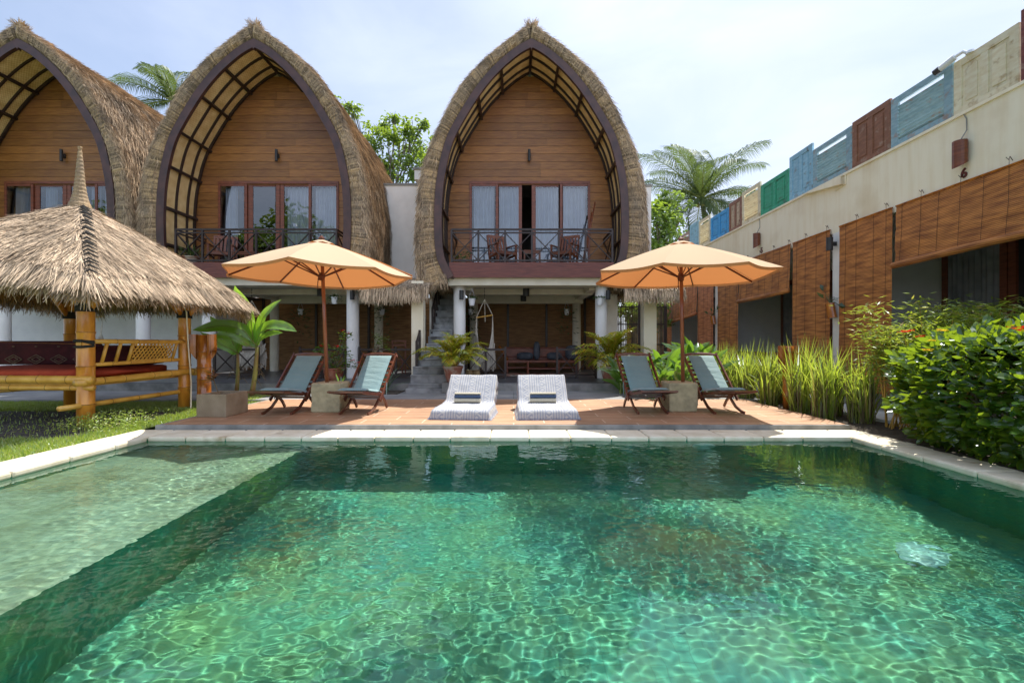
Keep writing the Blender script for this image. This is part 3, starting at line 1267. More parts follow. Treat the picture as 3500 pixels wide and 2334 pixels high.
def curtain_mb(mb, x0, x1, y, z0, z1, folds, amp=.035, pinch=0):
    n = max(12, int(folds * 8))
    rows = []
    for zi in range(9):
        t = zi / 8
        z = z0 + (z1 - z0) * t
        row = []
        for i in range(n + 1):
            u = i / n
            x = x0 + (x1 - x0) * u
            if pinch:
                x = x0 + (x - x0) * (1 - pinch * math.exp(-((t - .35) / .25) ** 2))
            row.append((x, y + amp * math.sin(u * folds * 2 * PI + 1.3 * math.sin(u * 9) + .3 * t), z))
        rows.append(row)
    mb.grid(rows)


def lounge_chair(parent_name, label, x, y, z, rot, group=None):
    t = thing('balcony_chair', label, 'chair', (0, 0, 0), group)
    s = MB()
    for i in range(6):
        s.box(-.27 + .003, -.30 + i * .09, .38 - i * .008, .27, -.30 + i * .09 + .075, .40 - i * .008)
    s.build('seat', mt['red_wood'], t, bevel=.004)
    bk = MB()
    for i in range(5):
        xx = -.2 + i * .1
        bk.bar((xx, .24, .40), (xx, .42, .92), .06, .018, (0, 1, 0))
    bk.bar((-.28, .43, .95), (.28, .43, .95), .03, .09)
    bk.bar((-.28, .25, .42), (.28, .25, .42), .03, .06)
    bk.build('backrest', mt['red_wood'], t)
    for sx in (-1, 1):
        a = MB()
        a.bar((sx * .30, -.32, .60), (sx * .30, .36, .64), .07, .025)
        a.build('armrest', mt['red_wood'], t)
        l = MB()
        l.bar((sx * .29, -.28, 0), (sx * .29, -.28, .60), .05, .05)
        l.build('leg', mt['red_wood'], t)
        l = MB()
        l.bar((sx * .29, .22, 0), (sx * .29, .45, .98), .05, .05, (0, 1, 0))
        l.build('leg', mt['red_wood'], t)
    r_ = MB()
    r_.bar((-.28, -.30, .34), (.28, -.30, .34), .03, .07)
    r_.bar((-.29, -.28, .32), (-.29, .26, .30), .03, .06)
    r_.bar((.29, -.28, .32), (.29, .26, .30), .03, .06)
    r_.build('seat_frame', mt['red_wood'], t)
    t.location = (x, y, z)
    t.rotation_euler = (0, 0, rot)
    return t


def house(cx, colx, label, variant):
    H = thing('thatched_house', label, 'house', (cx, 0, 0), 'thatched lumbung houses along the pool terrace')
    rf = link('thatched_roof', cached('roof', roof_mesh), H)
    link('thatch_rim', cached('rim', rim_mesh), rf)
    link('arch_board', cached('fb', frameboard_mesh), rf)
    link('woven_ceiling', cached('ce', ceiling_mesh), rf)
    link('ceiling_ribs', cached('ribs', ribs_mesh), rf)
    link('gable_wall', cached('gable', gable_mesh), H)
    O = Vector((cx, 0, 0))

    def bx(name, mat_, parent, *boxes, **kw):
        mb = MB()
        for q in boxes:
            mb.box(q[0] + cx, q[1], q[2], q[3] + cx, q[4], q[5])
        return mb.build(name, mat_, parent, **kw)
    # dark room behind the glass
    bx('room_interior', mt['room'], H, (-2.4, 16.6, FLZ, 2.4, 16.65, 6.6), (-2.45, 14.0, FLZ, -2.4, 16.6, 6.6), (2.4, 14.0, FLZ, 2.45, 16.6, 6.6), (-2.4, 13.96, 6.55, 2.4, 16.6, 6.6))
    # glazed door
    yd = YWL - .03
    dr = bx('glazed_door', mt['door_wood'], H, (-DHW, yd, DTOP - .08, DHW, yd + .12, DTOP), (-DHW, yd, FLZ, -DHW + .07, yd + .12, DTOP - .08), (DHW - .07, yd, FLZ, DHW, yd + .12, DTOP - .08),
            (-1.04, yd + .01, FLZ, -.96, yd + .11, DTOP - .08), (.92, yd + .01, FLZ, 1.0, yd + .11, DTOP - .08), bevel=.004)
    if variant == 'open':
        panes = [(-1.76, -1.05, .02), (-.94, -.34, .07), (.18, .88, .07), (1.02, 1.76, .02)]
        posts = [(-.34, -.24), (.06, .18)]
        cur = [(-1.72, -1.1, 5), (-.94, -.3, 5), (.2, .9, 6), (1.04, 1.74, 6)]
    else:
        panes = [(-1.76, -1.05, .02), (-.80, -.12, .07), (.16, .9, .07), (1.02, 1.76, .02)]
        posts = [(-.94, -.80), (-.10, .02), (.04, .15)]
        cur = [(-1.75, -1.38, 4), (-.2, -.10, 1.2), (.17, .9, 6), (1.04, 1.76, 6)]
        if variant == 'half':
            cur = [(-1.74, -1.1, 4), (-.80, -.45, 4), (.62, .9, 3), (1.04, 1.3, 2)]
    for p0, p1 in posts:
        mb = MB()
        mb.box(cx + p0, yd + .05, FLZ, cx + p1, yd + .09, DTOP - .085)
        mb.build('door_stile', mt['door_wood'], dr, bevel=.004)
    for a, b_, dy in panes:
        mb = MB()
        mb.poly([(cx + a, yd + dy, FLZ + .06), (cx + b_, yd + dy, FLZ + .06), (cx + b_, yd + dy, DTOP - .09), (cx + a, yd + dy, DTOP - .09)])
        mb.build('pane', mt['glass'], dr)
        mb = MB()
        mb.box(cx + a, yd + dy - .01, FLZ + .0, cx + b_, yd + dy + .02, FLZ + .06)
        mb.box(cx + a, yd + dy - .01, DTOP - .15, cx + b_, yd + dy + .02, DTOP - .082)
        split_build(mb, 'rail', mt['door_wood'], dr)
    for a, b_, fo in cur:
        mb = MB()
        curtain_mb(mb, cx + a, cx + b_, YWL + .2, FLZ + .04, DTOP - .13, fo, pinch=.45 if variant == 'half' else 0)
        mb.build('curtain', mt['curtain'], H, smooth=True)
    # wall lamp
    mb = MB()
    mb.tube([(cx - .02, YWL - .1, 6.78), (cx - .02, YWL - .1, 7.13)], .042, 12)
    lp = mb.build('wall_lamp', mt['black'], H)
    mb = MB()
    mb.box(cx - .05, YWL - .07, 6.90, cx + .03, YWL, 7.02)
    mb.build('bracket', mt['black'], lp)
    # floor, fascia
    bx('balcony_floor', mt['dark'], H, (-2.45, 12.68, 3.36, 2.45, YWL, FLZ - .012))
    bx('fascia_board', mt['fascia'], H, (-2.28, 12.60, 3.08, 2.28, 12.68, 3.50))
    # railing
    rl = MB()
    y = 12.66
    x0, x1 = -2.22, 2.25
    for z, w_ in ((4.42, .05), (4.33, .035), (3.56, .045)):
        rl.bar((cx + x0, y, z), (cx + x1, y, z), .045, w_)
    railing = rl.build('balcony_railing', mt['dark'], H)
    nb = 6
    for i in range(nb + 1):
        x = x0 + (x1 - x0) * i / nb
        mb = MB()
        mb.bar((cx + x, y, 3.50), (cx + x, y, 4.40), .05, .05)
        mb.build('post', mt['dark'], railing)
    br_ = MB()
    for i in range(nb):
        xa = cx + x0 + (x1 - x0) * i / nb + .02
        xb = cx + x0 + (x1 - x0) * (i + 1) / nb - .02
        br_.bar((xa, y - .012, 3.58), (xb, y - .012, 4.31), .022, .04, (0, 1, 0))
        br_.bar((xb, y + .012, 3.58), (xa, y + .012, 4.31), .022, .04, (0, 1, 0))
    br_.build('cross_braces', mt['dark'], railing)
    # side returns of the railing
    for sx in (x0, x1):
        mb = MB()
        for z in (4.42, 4.33, 3.56):
            mb.bar((cx + sx, y, z), (cx + sx, YWL, z), .04, .04)
        mb.bar((cx + sx, y + .05, 3.58), (cx + sx, YWL - .05, 4.31), .022, .04)
        mb.bar((cx + sx, y + .05, 4.31), (cx + sx, YWL - .05, 3.58), .022, .04)
        mb.build('side_railing', mt['dark'], railing)
    # ground floor: beams, slab, columns
    xa, xb = colx[0] - .28, colx[1] + .28
    g = MB()
    g.box(xa, 12.75, 2.88, xb, 13.35, 3.10)
    g.build('front_beam', mt['beam'], H, bevel=.006)
    g = MB()
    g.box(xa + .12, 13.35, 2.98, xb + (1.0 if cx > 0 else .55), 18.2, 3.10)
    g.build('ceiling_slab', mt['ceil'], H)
    g = MB()
    g.box(xa + .3, 14.4, 2.80, xb - .3, 14.65, 2.98)
    g.box(xa + .3, 16.4, 2.70, xb - .3, 16.7, 2.98)
    for xx in (colx[0] + .05, colx[1] - .3):
        g.box(xx, 13.352, 2.82, xx + .25, 16.4, 2.979)
    g.build('ceiling_beams', mt['beam'], H)
    for xx in colx:
        g = MB()
        g.lathe((xx, 13.1, .26), [(.178, 0), (.175, .02), (.172, 1.3), (.172, 2.62)], 28)
        g.build('column', mt['white'], H, smooth=True)
    for xx in (colx[0] + .12, colx[1] - .25):
        g = MB()
        g.lathe((xx, 16.45, .26), [(.155, 0), (.15, .02), (.15, 2.44)], 20)
        g.build('column', mt['beam'], H, smooth=True)
    # wall of old bamboo mats behind
    mw0, mw1 = (-2.42, 3.45) if cx > 0 else (xa - 1.5, -2.52 if cx > -10 else xb + .2)
    rgm = random.Random(int(cx * 10))
    nm = int((mw1 - mw0) / .42)
    mm = MB()
    for i in range(nm):
        u0 = mw0 + (mw1 - mw0) * i / nm
        u1 = mw0 + (mw1 - mw0) * (i + 1) / nm
        yy = 17.4 + .012 * (i % 2)
        cuts = []
        for k in range(3):
            if rgm.random() < 0:
                cuts.append((u0 + rgm.uniform(.05, u1 - u0 - .05), rgm.uniform(.9, 1.9), rgm.uniform(.08, .3)))
        cuts.sort()
        xx = u0
        for (c, z0, hh) in cuts:
            if c < xx + .03:
                continue
            mm.box(xx, yy, .26, c, yy + .01, 3.0)
            mm.box(c, yy, .26, c + .006, yy + .01, z0)
            mm.box(c, yy, z0 + hh, c + .006, yy + .01, 3.0)
            xx = c + .006
        mm.box(xx, yy, .26, u1 + .004, yy + .01, 3.0)
    mm.build('bamboo_mat_wall', mt['blindback'], H)
    g = MB()
    for i in range(4):
        xq = mw0 + (mw1 - mw0) * (i + .5) / 4
        g.box(xq - .04, 17.33, .26, xq + .04, 17.395, 3.0)
    split_build(g, 'wall_batten', mt['dark'], H)
    return H


h3 = house(.49, (-1.56, 2.52), 'thatched house straight across the pool, glass door ajar, two armchairs on its balcony', 'open')
h2 = house(-7.18, (-8.77, -4.63), 'thatched house between the leafy tree and the cut-off house, trees mirrored in its glass door', 'closed')
h1 = house(-13.7, (-14.7, -10.66), 'thatched house cut off by the left edge of the photo, behind the bamboo gazebo', 'half')
# house 2 and 1 show a plain grey side wall on the ground floor
mb = MB()
mb.box(-24, 15.6, .26, -10.5, 15.75, 2.9)
mb.box(-10.55, 15.75, .26, -10.45, 17.4, 2.9)
tag(mb.build('pavilion_wall', mt['greywall']), 'plain grey wall behind the gazebo, under the leftmost thatched house', 'wall')

# ---------------- balcony furniture
BC = 'chairs on the middle balcony'
lounge_chair('', 'wooden armchair on the centre balcony, left of the small table', -.32, 13.32, FLZ, R(28), BC)
lounge_chair('', 'wooden armchair on the centre balcony, right of the small table', 1.48, 13.32, FLZ, R(-28), BC)
lounge_chair('', 'reddish wooden chair on the balcony above the banana plants', -8.55, 13.35, FLZ, R(20))


def small_table(label, x, y, z, w=.5, h=.42, d=.42):
    t = thing('side_table', label, 'table', (x, y, z))
    a = MB()
    for i in range(5):
        a.box(x - w / 2, y - d / 2 + i * d / 5, z + h - .03, x + w / 2, y - d / 2 + (i + 1) * d / 5 - .008, z + h)
    a.build('tabletop', mt['red_wood'], t)
    for sx in (-1, 1):
        for sy in (-1, 1):
            a = MB()
            a.box(x + sx * (w / 2 - .03) - .02, y + sy * (d / 2 - .03) - .02, z, x + sx * (w / 2 - .03) + .02, y + sy * (d / 2 - .03) + .02, z + h - .03)
            a.build('leg', mt['red_wood'], t)
    a = MB()
    a.box(x - w / 2 + .05, y - d / 2 + .02, z + h - .09, x + w / 2 - .05, y - d / 2 + .04, z + h - .03)
    a.build('apron', mt['red_wood'], t)
    return t


small_table('small wooden table between the two armchairs of the centre balcony', .53, 13.2, FLZ)
small_table('low wooden table on the balcony behind the left parasol', -7.75, 13.3, FLZ, .7, .4)
for i, (xx, lean, zt, lab) in enumerate(((2.28, .30, 5.35, 'longer bamboo pole leaning on the centre balcony railing'), (2.18, .22, 5.05, 'shorter bamboo pole leaning on the centre balcony railing'))):
    mb = MB()
    mb.tube([(xx - lean, 12.95, FLZ), (xx + .08, 13.2, zt)], [.028, .022], 8)
    tag(mb.build('bamboo_pole', mt['red_wood'], smooth=True), lab, 'pole')
mb = MB()
mb.tube([(-4.98, 12.95, FLZ), (-4.86, 13.5, 5.05)], [.028, .022], 8)
tag(mb.build('bamboo_pole', mt['red_wood'], smooth=True), 'pole leaning at the right end of the balcony behind the left parasol', 'pole')


def leafy_pot(name, label, x, y, z, r, h, potmat, leafm, n, ln, w, spread, cat='plant', up=.8, seed=1, group=None, white=False):
    t = thing(name, label, cat, (x, y, z), group)
    g = MB()
    g.lathe((x, y, z), [(r * .62, 0), (r * .72, h * .3), (r * .92, h * .86), (r * 1.04, h * .88), (r * 1.04, h), (r * .9, h), (r * .86, h * .9), (.001, h * .88)], 20, cap=False)
    g.build('pot', potmat, t, smooth=False)
    rg = random.Random(seed)
    f = MB()
    for i in range(n):
        a = rg.uniform(0, 2 * PI)
        e = rg.uniform(.1, 1.2) * up
        st = Vector((x + math.cos(a) * r * .5 * rg.random(), y + math.sin(a) * r * .5 * rg.random(), z + h))
        d = Vector((math.cos(a), math.sin(a), math.tan(min(e, 1.4))))
        d.normalize()
        q = st + d * spread * rg.random()
        f.leaf(q, d + Vector((0, 0, rg.uniform(-.6, .3))), (0, 0, 1), ln * rg.uniform(.6, 1.2), w)
        if i % 4 == 0:
            f.tube([st, q], .004, 4, False)
    f.build('leaves', leafm, t)
    return t


leafy_pot('potted_plant', 'low plant in a bowl at the left corner of the centre balcony', -1.45, 12.85, FLZ, .15, .12, mt['terracotta'], L_['hang'], 60, .1, .06, .25, seed=3)
leafy_pot('potted_plant', 'spiky plant in a wide clay pot on the balcony above the gazebo', -9.15, 12.9, FLZ, .24, .20, mt['terracotta'], L_['hang'], 70, .26, .03, .25, seed=4)

# ---------------- white upper walls between the houses
def wall_piece(name, label, x0, x1, y0, y1, z0, z1, cat='wall'):
    t = thing(name, label, cat, ((x0 + x1) / 2, y0, z0))
    mb = MB()
    mb.box(x0, y0, z0, x1, y1, z1)
    mb.build('wall_face', mt['white'], t)
    mb = MB()
    mb.box(x0 - .03, y0 - .03, z1, x1 + .03, y1, z1 + .07)
    mb.build('wall_cap', mt['concrete'], t)
    return t


wall_piece('white_wall', 'tall white plastered wall between the two full thatched houses', -5.3, -2.2, 14.9, 15.3, 3.12, 6.42)
wall_piece('white_wall', 'narrow strip of white wall at the right flank of the centre thatched house', 3.2, 4.50, 14.9, 15.3, 3.12, 6.38)
t = thing('roof_canopy', 'small white concrete canopy slab jutting out beside the centre thatched roof', 'canopy', (-2.3, 14.5, 6.3))
mb = MB()
mb.box(-3.07, 14.07, 6.32, -1.5, 15.4, 6.62)
mb.build('slab', mt['white'], t)
mb = MB()
mb.box(-3.11, 14.03, 6.62, -1.5, 15.4, 6.69)
mb.build('slab_cap', mt['concrete'], t)
# ---------------- stairs
t = thing('staircase', 'grey stone staircase climbing between the two full thatched houses', 'stairs', (-2.1, 11.4, 0))
mb = MB()
ns = 14
for i in range(ns):
    z1 = .055 + (i + 1) * .2
    y0 = 11.3 + i * .262
    xl = -2.62 if i < 5 else -2.42
    xr = -1.55 if i < 5 else -1.76
    mb.box(xl, y0, z1 - .2 if i else 0, xr, 15.3, z1 - .03)
    mb.box(xl - .0, y0 - .03, z1 - .03, xr, y0 + .28, z1)
mb.build('steps', mt['stair'], t, bevel=.006)
mb = MB()
mb.box(-2.62, 11.02, 0, -1.42, 11.3, .16)
mb.build('bottom_step', mt['stair'], t, bevel=.006)
rl = MB()
pts = [(-2.55, 11.95, .45, 1.32), (-2.55, 12.35, .85, 1.62), (-2.52, 12.95, 1.2, 2.05)]
for (x, y, z0, z1) in pts:
    rl.bar((x, y, z0), (x, y, z1), .06, .06)
for a, b_ in zip(pts[:-1], pts[1:]):
    rl.bar((a[0], a[1], a[3] - .05), (b_[0], b_[1], b_[3] - .05), .05, .06)
    rl.bar((a[0], a[1], a[2] + .08), (b_[0], b_[1], b_[3] - .12), .03, .05)
    rl.bar((a[0], a[1], a[3] - .12), (b_[0], b_[1], b_[2] + .08), .03, .05)
    rl.bar((a[0], a[1], a[2] + .06), (b_[0], b_[1], b_[2] + .06), .05, .05)
rl.build('handrail', mt['dark'], t)
rl = MB()
for i in range(6):
    y = 13.2 + i * .38
    z = 1.5 + i * .29
    rl.bar((-2.36, y, z - .1), (-2.36, y, z + .8), .05, .05)
rl.bar((-2.36, 13.2, 2.25), (-2.36, 15.1, 3.7), .05, .06)
rl.bar((-2.36, 13.2, 1.45), (-2.36, 15.1, 2.9), .04, .3)
rl.build('upper_handrail', mt['dark'], t)
mb = MB()
mb.box(-2.78, 12.35, .0, -2.46, 12.68, 2.95)
tag(mb.build('pillar', mt['cream'], bevel=.008), 'square cream pillar beside the foot of the stone stairs', 'pillar')
mb = MB()
mb.box(-2.5, 13.5, .2, -2.42, 17.4, 2.95)
tag(mb.build('stair_wall', mt['white']), 'thin white wall flanking the left of the stone stairs', 'wall')
mb = MB()
mb.box(3.66, 12.8, .0, 4.02, 13.15, 2.95)
tag(mb.build('pillar', mt['cream'], bevel=.008), 'square cream pillar under the right thatch awning, behind the right parasol', 'pillar')


mb = MB()
mb.box(3.02, 15.0, .0, 3.42, 15.3, 2.95)
tag(mb.build('pillar', mt['white'], bevel=.008), 'white pillar behind the right potted palm, left of the reed screen', 'pillar')


# ---------------- small thatched awnings
def awning(label, x0, x1, seed):
    t = thing('thatch_awning', label, 'awning', ((x0 + x1) / 2, 12.6, 2.8))
    rg = random.Random(seed)
    mb = MB()
    rows = []
    for j in range(7):
        v = j / 6
        rows.append([(x0 + (x1 - x0) * i / 16, 12.1 + 1.2 * v, 2.72 + .42 * v ** .8 + .03 * noise.noise((i * .9, v * 4, seed))) for i in range(17)])
    mb.grid(rows, 0)
    mb.poly([(x0, 12.1, 2.6), (x1, 12.1, 2.6), (x1, 13.3, 3.05), (x0, 13.3, 3.05)], 0)
    for k in range(5200):
        v = rg.random() ** 1.6
        x = rg.uniform(x0 - .04, x1 + .04)
        y = 12.06 + 1.2 * v
        z = 2.72 + .42 * v ** .8 + rg.uniform(0, .04)
        ln = rg.uniform(.15, .4)
        dz = -.35 if v > .12 else -1.6
        D = Vector((rg.uniform(-.25, .25), -1, dz - rg.random() * .5)).normalized() * ln
        if v < .15:
            D = Vector((rg.uniform(-.2, .2), rg.uniform(-.5, .1), -1)).normalized() * rg.uniform(.15, .42)
            z -= rg.uniform(0, .12)
        mb.strip((x, y, z), (x + D.x, y + D.y, z + D.z), rg.uniform(.008, .018), (1, rg.uniform(-.4, .4), .2), 1)
    mb.build('thatch', [mt['thatchbase'], mt['strawgrey']], t)
    mb = MB()
    mb.box(x0, 12.3, 2.56, x1, 12.38, 2.68)
    mb.build('support_board', mt['fascia'], t)
    return t


awning('short grey thatch awning over the foot of the stone stairs', -4.0, -2.32, 21)
awning('short sunlit thatch awning behind the right parasol pole', 3.0, 4.5, 22)

# ---------------- low X-braced fences on the terrace edge
def low_fence(label, x0, x1, n):
    t = thing('low_fence', label, 'fence', ((x0 + x1) / 2, 13.0, .26), 'dark low fences between the terrace columns')
    y = 13.0
    for i in range(n + 1):
        x = x0 + (x1 - x0) * i / n
        mb = MB()
        mb.bar((x, y, .26), (x, y, 1.16), .06, .06)
        mb.build('post', mt['dark'], t)
    mb = MB()
    mb.bar((x0, y, 1.08), (x1, y, 1.08), .05, .06)
    mb.bar((x0, y, .36), (x1, y, .36), .05, .06)
    split_build(mb, 'rail', mt['dark'], t)
    for i in range(n):
        xa = x0 + (x1 - x0) * i / n
        xb = x0 + (x1 - x0) * (i + 1) / n
        mb = MB()
        mb.bar((xa, y - .012, .4), (xb, y - .012, 1.05), .022, .045, (0, 1, 0))
        mb.bar((xb, y + .012, .4), (xa, y + .012, 1.05), .022, .045, (0, 1, 0))
        mb.build('cross_brace', mt['dark'], t)
    return t


low_fence('dark X-braced low fence behind the left draped mattress, under the hanging chair', -1.36, -.24, 2)
low_fence('dark X-braced low fence behind the right draped mattress, left of the potted palm', 1.24, 2.34, 2)
low_fence('dark X-braced low fence behind the banana plants', -8.55, -7.3, 2)
low_fence('dark X-braced low fence behind the pole of the left parasol', -6.1, -4.85, 2)
low_fence('dark X-braced low fence just left of the square pillar by the stairs', -4.4, -2.85, 3)


# ---------------- hanging macrame chairs
def hanging_chair(label, x, y, seed):
    t = thing('hanging_chair', label, 'hanging chair', (x, y, 2.9), 'cotton hammock chairs hung under the thatched houses')
    rg = random.Random(seed)
    mb = MB()
    for i in range(9):
        mb.tube([(x, y, 2.95 - i * .045), (x, y, 2.91 - i * .045)], .012 if i % 2 else .006, 6)
    mb.build('chain', mt['black'], t)
    mb = MB()
    mb.tube([(x - .24, y - .05, 2.02), (x + .24, y + .05, 2.10)], .018, 8)
    mb.build('spreader_bar', mt['bambooy'], t)
    mb = MB()
    for sx in (-1, 1):
        mb.tube([(x, y, 2.56), (x + sx * .24, y + sx * .05, 2.06 + sx * .04)], .013, 6)
    mb.tube([(x, y, 2.56), (x + .02, y, 1.9)], .01, 5)
    for sx in (-1, 1):
        for k in range(11):
            u = k / 10
            ex = x + sx * (.12 + .16 * u)
            ey = y - .28 + .5 * u
            mb.tube([(x + sx * .24, y + sx * .05, 2.06 + sx * .04), (x + sx * (.22 + .04 * u), y - .02, 1.55), (ex, ey, 1.0 - .12 * (1 - abs(u - .5)))], .010, 4, False)
    mb.build('ropes', mt['cord'], t)
    mb = MB()
    n = 15
    for i in range(n):        # netted seat: crossing cords
        u = i / (n - 1) * 2 - 1
        mb.tube([(x + u * .28, y + .25, 1.05 + .2 * abs(u)), (x + u * .26, y + .1, .72 + .2 * u * u), (x + u * .26, y - .15, .62 + .2 * u * u), (x + u * .28, y - .32, .78 + .22 * u * u)], .022, 4, False)
        v = i / (n - 1)
        yy = y + .25 - .57 * v
        zz = .62 + .42 * abs(v - .62) ** 1.3
        mb.tube([(x - .29, yy, zz + .26), (x - .15, yy, zz + .06), (x, yy, zz), (x + .15, yy, zz + .06), (x + .29, yy, zz + .26)], .022, 4, False)
    for k in range(420):      # fringe with knots
        a = rg.random()
        sx = rg.choice((-1, 1))
        xx = x + sx * rg.uniform(.0, .3)
        yy = y - .33 + rg.uniform(0, .12) if rg.random() < .6 else y + .25
        z0 = rg.uniform(.72, 1.0)
        mb.tube([(xx, yy, z0), (xx + rg.uniform(-.04, .04), yy - rg.uniform(0, .04), z0 - rg.uniform(.1, .3))], rg.uniform(.010, .02), 3, False)
    mb.build('netted_seat', mt['cord'], t)
    return t


hanging_chair('white cotton hanging chair under the centre thatched house', -.87, 13.55, 1)
hanging_chair('white cotton hanging chair seen behind the banana leaves', -8.0, 13.9, 2)
hanging_chair('white cotton hanging chair against the grey wall behind the gazebo', -13.1, 14.2, 3)

# ---------------- small ceiling lamps, column lamps, hanging pots
def ceil_lamp_z(label, x, y, z):
    mb = MB()
    mb.lathe((x, y, 2.60 + z), [(.001, .03), (.085, .03), (.09, 0), (.10, 0), (.10, .27), (.001, .28)], 18, cap=False)
    tag(mb.build('ceiling_lamp', mt['black'], smooth=False), label, 'lamp', 'black cylinder ceiling lamps')


ceil_lamp_z('front black ceiling lamp under the centre thatched house', .38, 13.9, .10)
ceil_lamp_z('rear black ceiling lamp under the centre thatched house', .33, 15.6, .10)
ceil_lamp_z('front black ceiling lamp left of the left parasol pole', -5.9, 13.9, .10)
ceil_lamp_z('rear black ceiling lamp right of the left parasol pole', -4.8, 15.6, .10)


def column_lamp(label, x, y, z, d=(0, -1)):
    t = thing('wall_lamp', label, 'lamp', (x, y, z), 'black up-down lamps on columns')
    mb = MB()
    mb.tube([(x, y, z - .13), (x, y, z + .13)], .062, 14)
    mb.build('lamp_body', mt['black'], t)
    mb = MB()
    mb.bar((x, y, z), (x - d[0] * .13, y - d[1] * .13, z), .06, .08)
    mb.build('bracket', mt['black'], t)


column_lamp('black lamp on the white column right of the stone stairs', -1.47, 12.82, 2.62, (0, -1))
column_lamp('black lamp on the white column above the right potted palm', 2.66, 12.82, 2.62, (0, -1))
column_lamp('black lamp on the column right of the left parasol pole', -4.55, 12.82, 2.62, (0, -1))


def hang_pot(label, x, y, z, seed, lm='hang', trail=.12):
    t = thing('hanging_pot', label, 'hanging plant', (x, y, z), 'small white hanging pots under the thatched houses')
    mb = MB()
    mb.lathe((x, y, z), [(.06, -.2), (.075, -.15), (.092, -.02), (.10, -.02), (.10, 0), (.085, 0), (.001, -.03)], 16, cap=False)
    mb.build('pot', mt['whiteplastic'], t)
    mb = MB()
    for sx in (-1, 1):
        mb.tube([(x + sx * .09, y, z), (x, y, z + .3)], .004, 4)
    mb.build('hanger', mt['whiteplastic'], t)
    rg = random.Random(seed)
    mb = MB()
    for k in range(70):
        a = rg.uniform(0, 2 * PI)
        r = rg.random() * (.14 + trail * .5)
        p = Vector((x + math.cos(a) * r, y + math.sin(a) * r, z + .05 - rg.random() * trail * 1.5 * (r / .12)))
        mb.leaf(p, (math.cos(a), math.sin(a), rg.uniform(-.8, .8)), (0, 0, 1), .06 + trail * .25, .03 + trail * .1)
    mb.build('leaves', L_[lm], t)


hang_pot('small white hanging pot beside the lamp, right of the stone stairs', -1.18, 12.85, 2.52, 1, 'hang', .03)
hang_pot('small white hanging pot on the column above the right potted palm', 2.42, 12.8, 2.52, 2, 'hang', .03)
hang_pot('small white hanging pot just right of the left parasol pole', -5.2, 13.2, 2.60, 3, 'hang', .1)
hang_pot('bushy hanging plant left of the hanging chair, under the centre house', -1.5, 15.9, 2.45, 4, 'hang', .36)
hang_pot('bushy hanging plant by the rear column, under the centre house', 1.85, 15.9, 2.45, 5, 'hang', .36)
hang_pot('bushy hanging plant on the rear column left of the left parasol pole', -7.45, 15.9, 2.45, 6, 'hang', .36)
hang_pot('bushy hanging plant on the rear column above the aloe by the stairs', -4.6, 15.9, 2.45, 7, 'hang', .36)

# ---------------- red bench set in the pavilion
t = thing('bamboo_bench', 'dark red bamboo bench with patterned pillows behind the right draped mattress', 'bench', (.95, 15.4, .26))
mb = MB()
mb.box(-.25, 15.1, .62, 2.15, 15.8, .70)
mb.build('seat', mt['door_wood'], t)
mb = MB()
mb.box(-.25, 15.78, .70, 2.15, 15.86, 1.1)
for k in range(2):
    mb.tube([(-.3, 15.78, 1.1 - k * .3), (2.2, 15.78, 1.1 - k * .3)], .03, 8)
mb.build('backrest', mt['door_wood'], t)
for sx, xx in ((-1, -.22), (1, 2.12)):
    mb = MB()
    mb.tube([(xx - sx * .0, 15.15, .72), (xx + sx * .28, 15.7, 1.15)], .05, 8)
    mb.build('armrest', mt['bambood'], t)
    for yy in (15.12, 15.78):
        mb = MB()
        mb.tube([(xx, yy, .26), (xx, yy, .66)], .04, 8)
        mb.build('leg', mt['door_wood'], t)
mb = MB()
mb.tube([(-.25, 15.1, .45), (2.15, 15.1, .45)], .025, 8)
mb.build('stretcher', mt['door_wood'], t)
mt['pillow'] = woven('pillow_cloth', (.02, .025, .035), (.12, .14, .17), 110, 90)
for i, (xx, w, h, rz, lab) in enumerate(((.38, .55, .26, 0, 'flat patterned pillow lying on the left half of the red bench'), (.78, .22, .62, 0, 'dark patterned pillow standing upright on the red bench'),
                                         (1.38, .5, .26, 0, 'flat patterned pillow lying near the middle of the red bench'), (2.0, .5, .5, 1, 'patterned pillow propped on the right arm of the red bench'))):
    mb = MB()
    rows = []
    for a in range(9):
        u = a / 8 * 2 - 1
        row = []
        for b_ in range(17):
            th = b_ / 16 * 2 * PI
            sc = (1 - abs(u) ** 4) ** .5
            row.append((xx + u * w / 2, 15.45 + math.cos(th) * .1 * sc, .70 + h / 2 + math.sin(th) * h / 2 * max(sc, .55)))
        rows.append(row)
    mb.grid(rows)
    tag(mb.build('pillow', mt['pillow'], smooth=True), lab, 'pillow')
t = thing('coffee_table', 'low red bamboo table in front of the red bench', 'table', (.95, 14.6, .26))
mb = MB()
mb.box(.42, 14.4, .68, 1.45, 14.85, .71)
mb.build('tabletop', mt['door_wood'], t)
for xx in (.45, 1.42):
    for yy in (14.42, 14.83):
        mb = MB()
        mb.tube([(xx, yy, .26), (xx, yy, .69)], .03, 8)
        mb.build('leg', mt['door_wood'], t)
mb = MB()
mb.tube([(.45, 14.42, .45), (1.42, 14.42, .45)], .02, 8)
mb.build('stretcher', mt['door_wood'], t)
mb = MB()
for k in range(7):
    mb.box(-.4 + k * .4, 13.9, .262, -.4 + (k + 1) * .4 - .01, 14.9, .285)
tag(mb.build('rug', mt['terracotta']), 'faded pink rug under the red bamboo table', 'rug')
t = thing('dining_chair', 'dark wooden chair left of the stair pillar, behind the low fence', 'chair', (-3.6, 14.2, .26))
mb = MB()
mb.box(-3.85, 13.95, .72, -3.4, 14.4, .76)
mb.build('seat', mt['door_wood'], t)
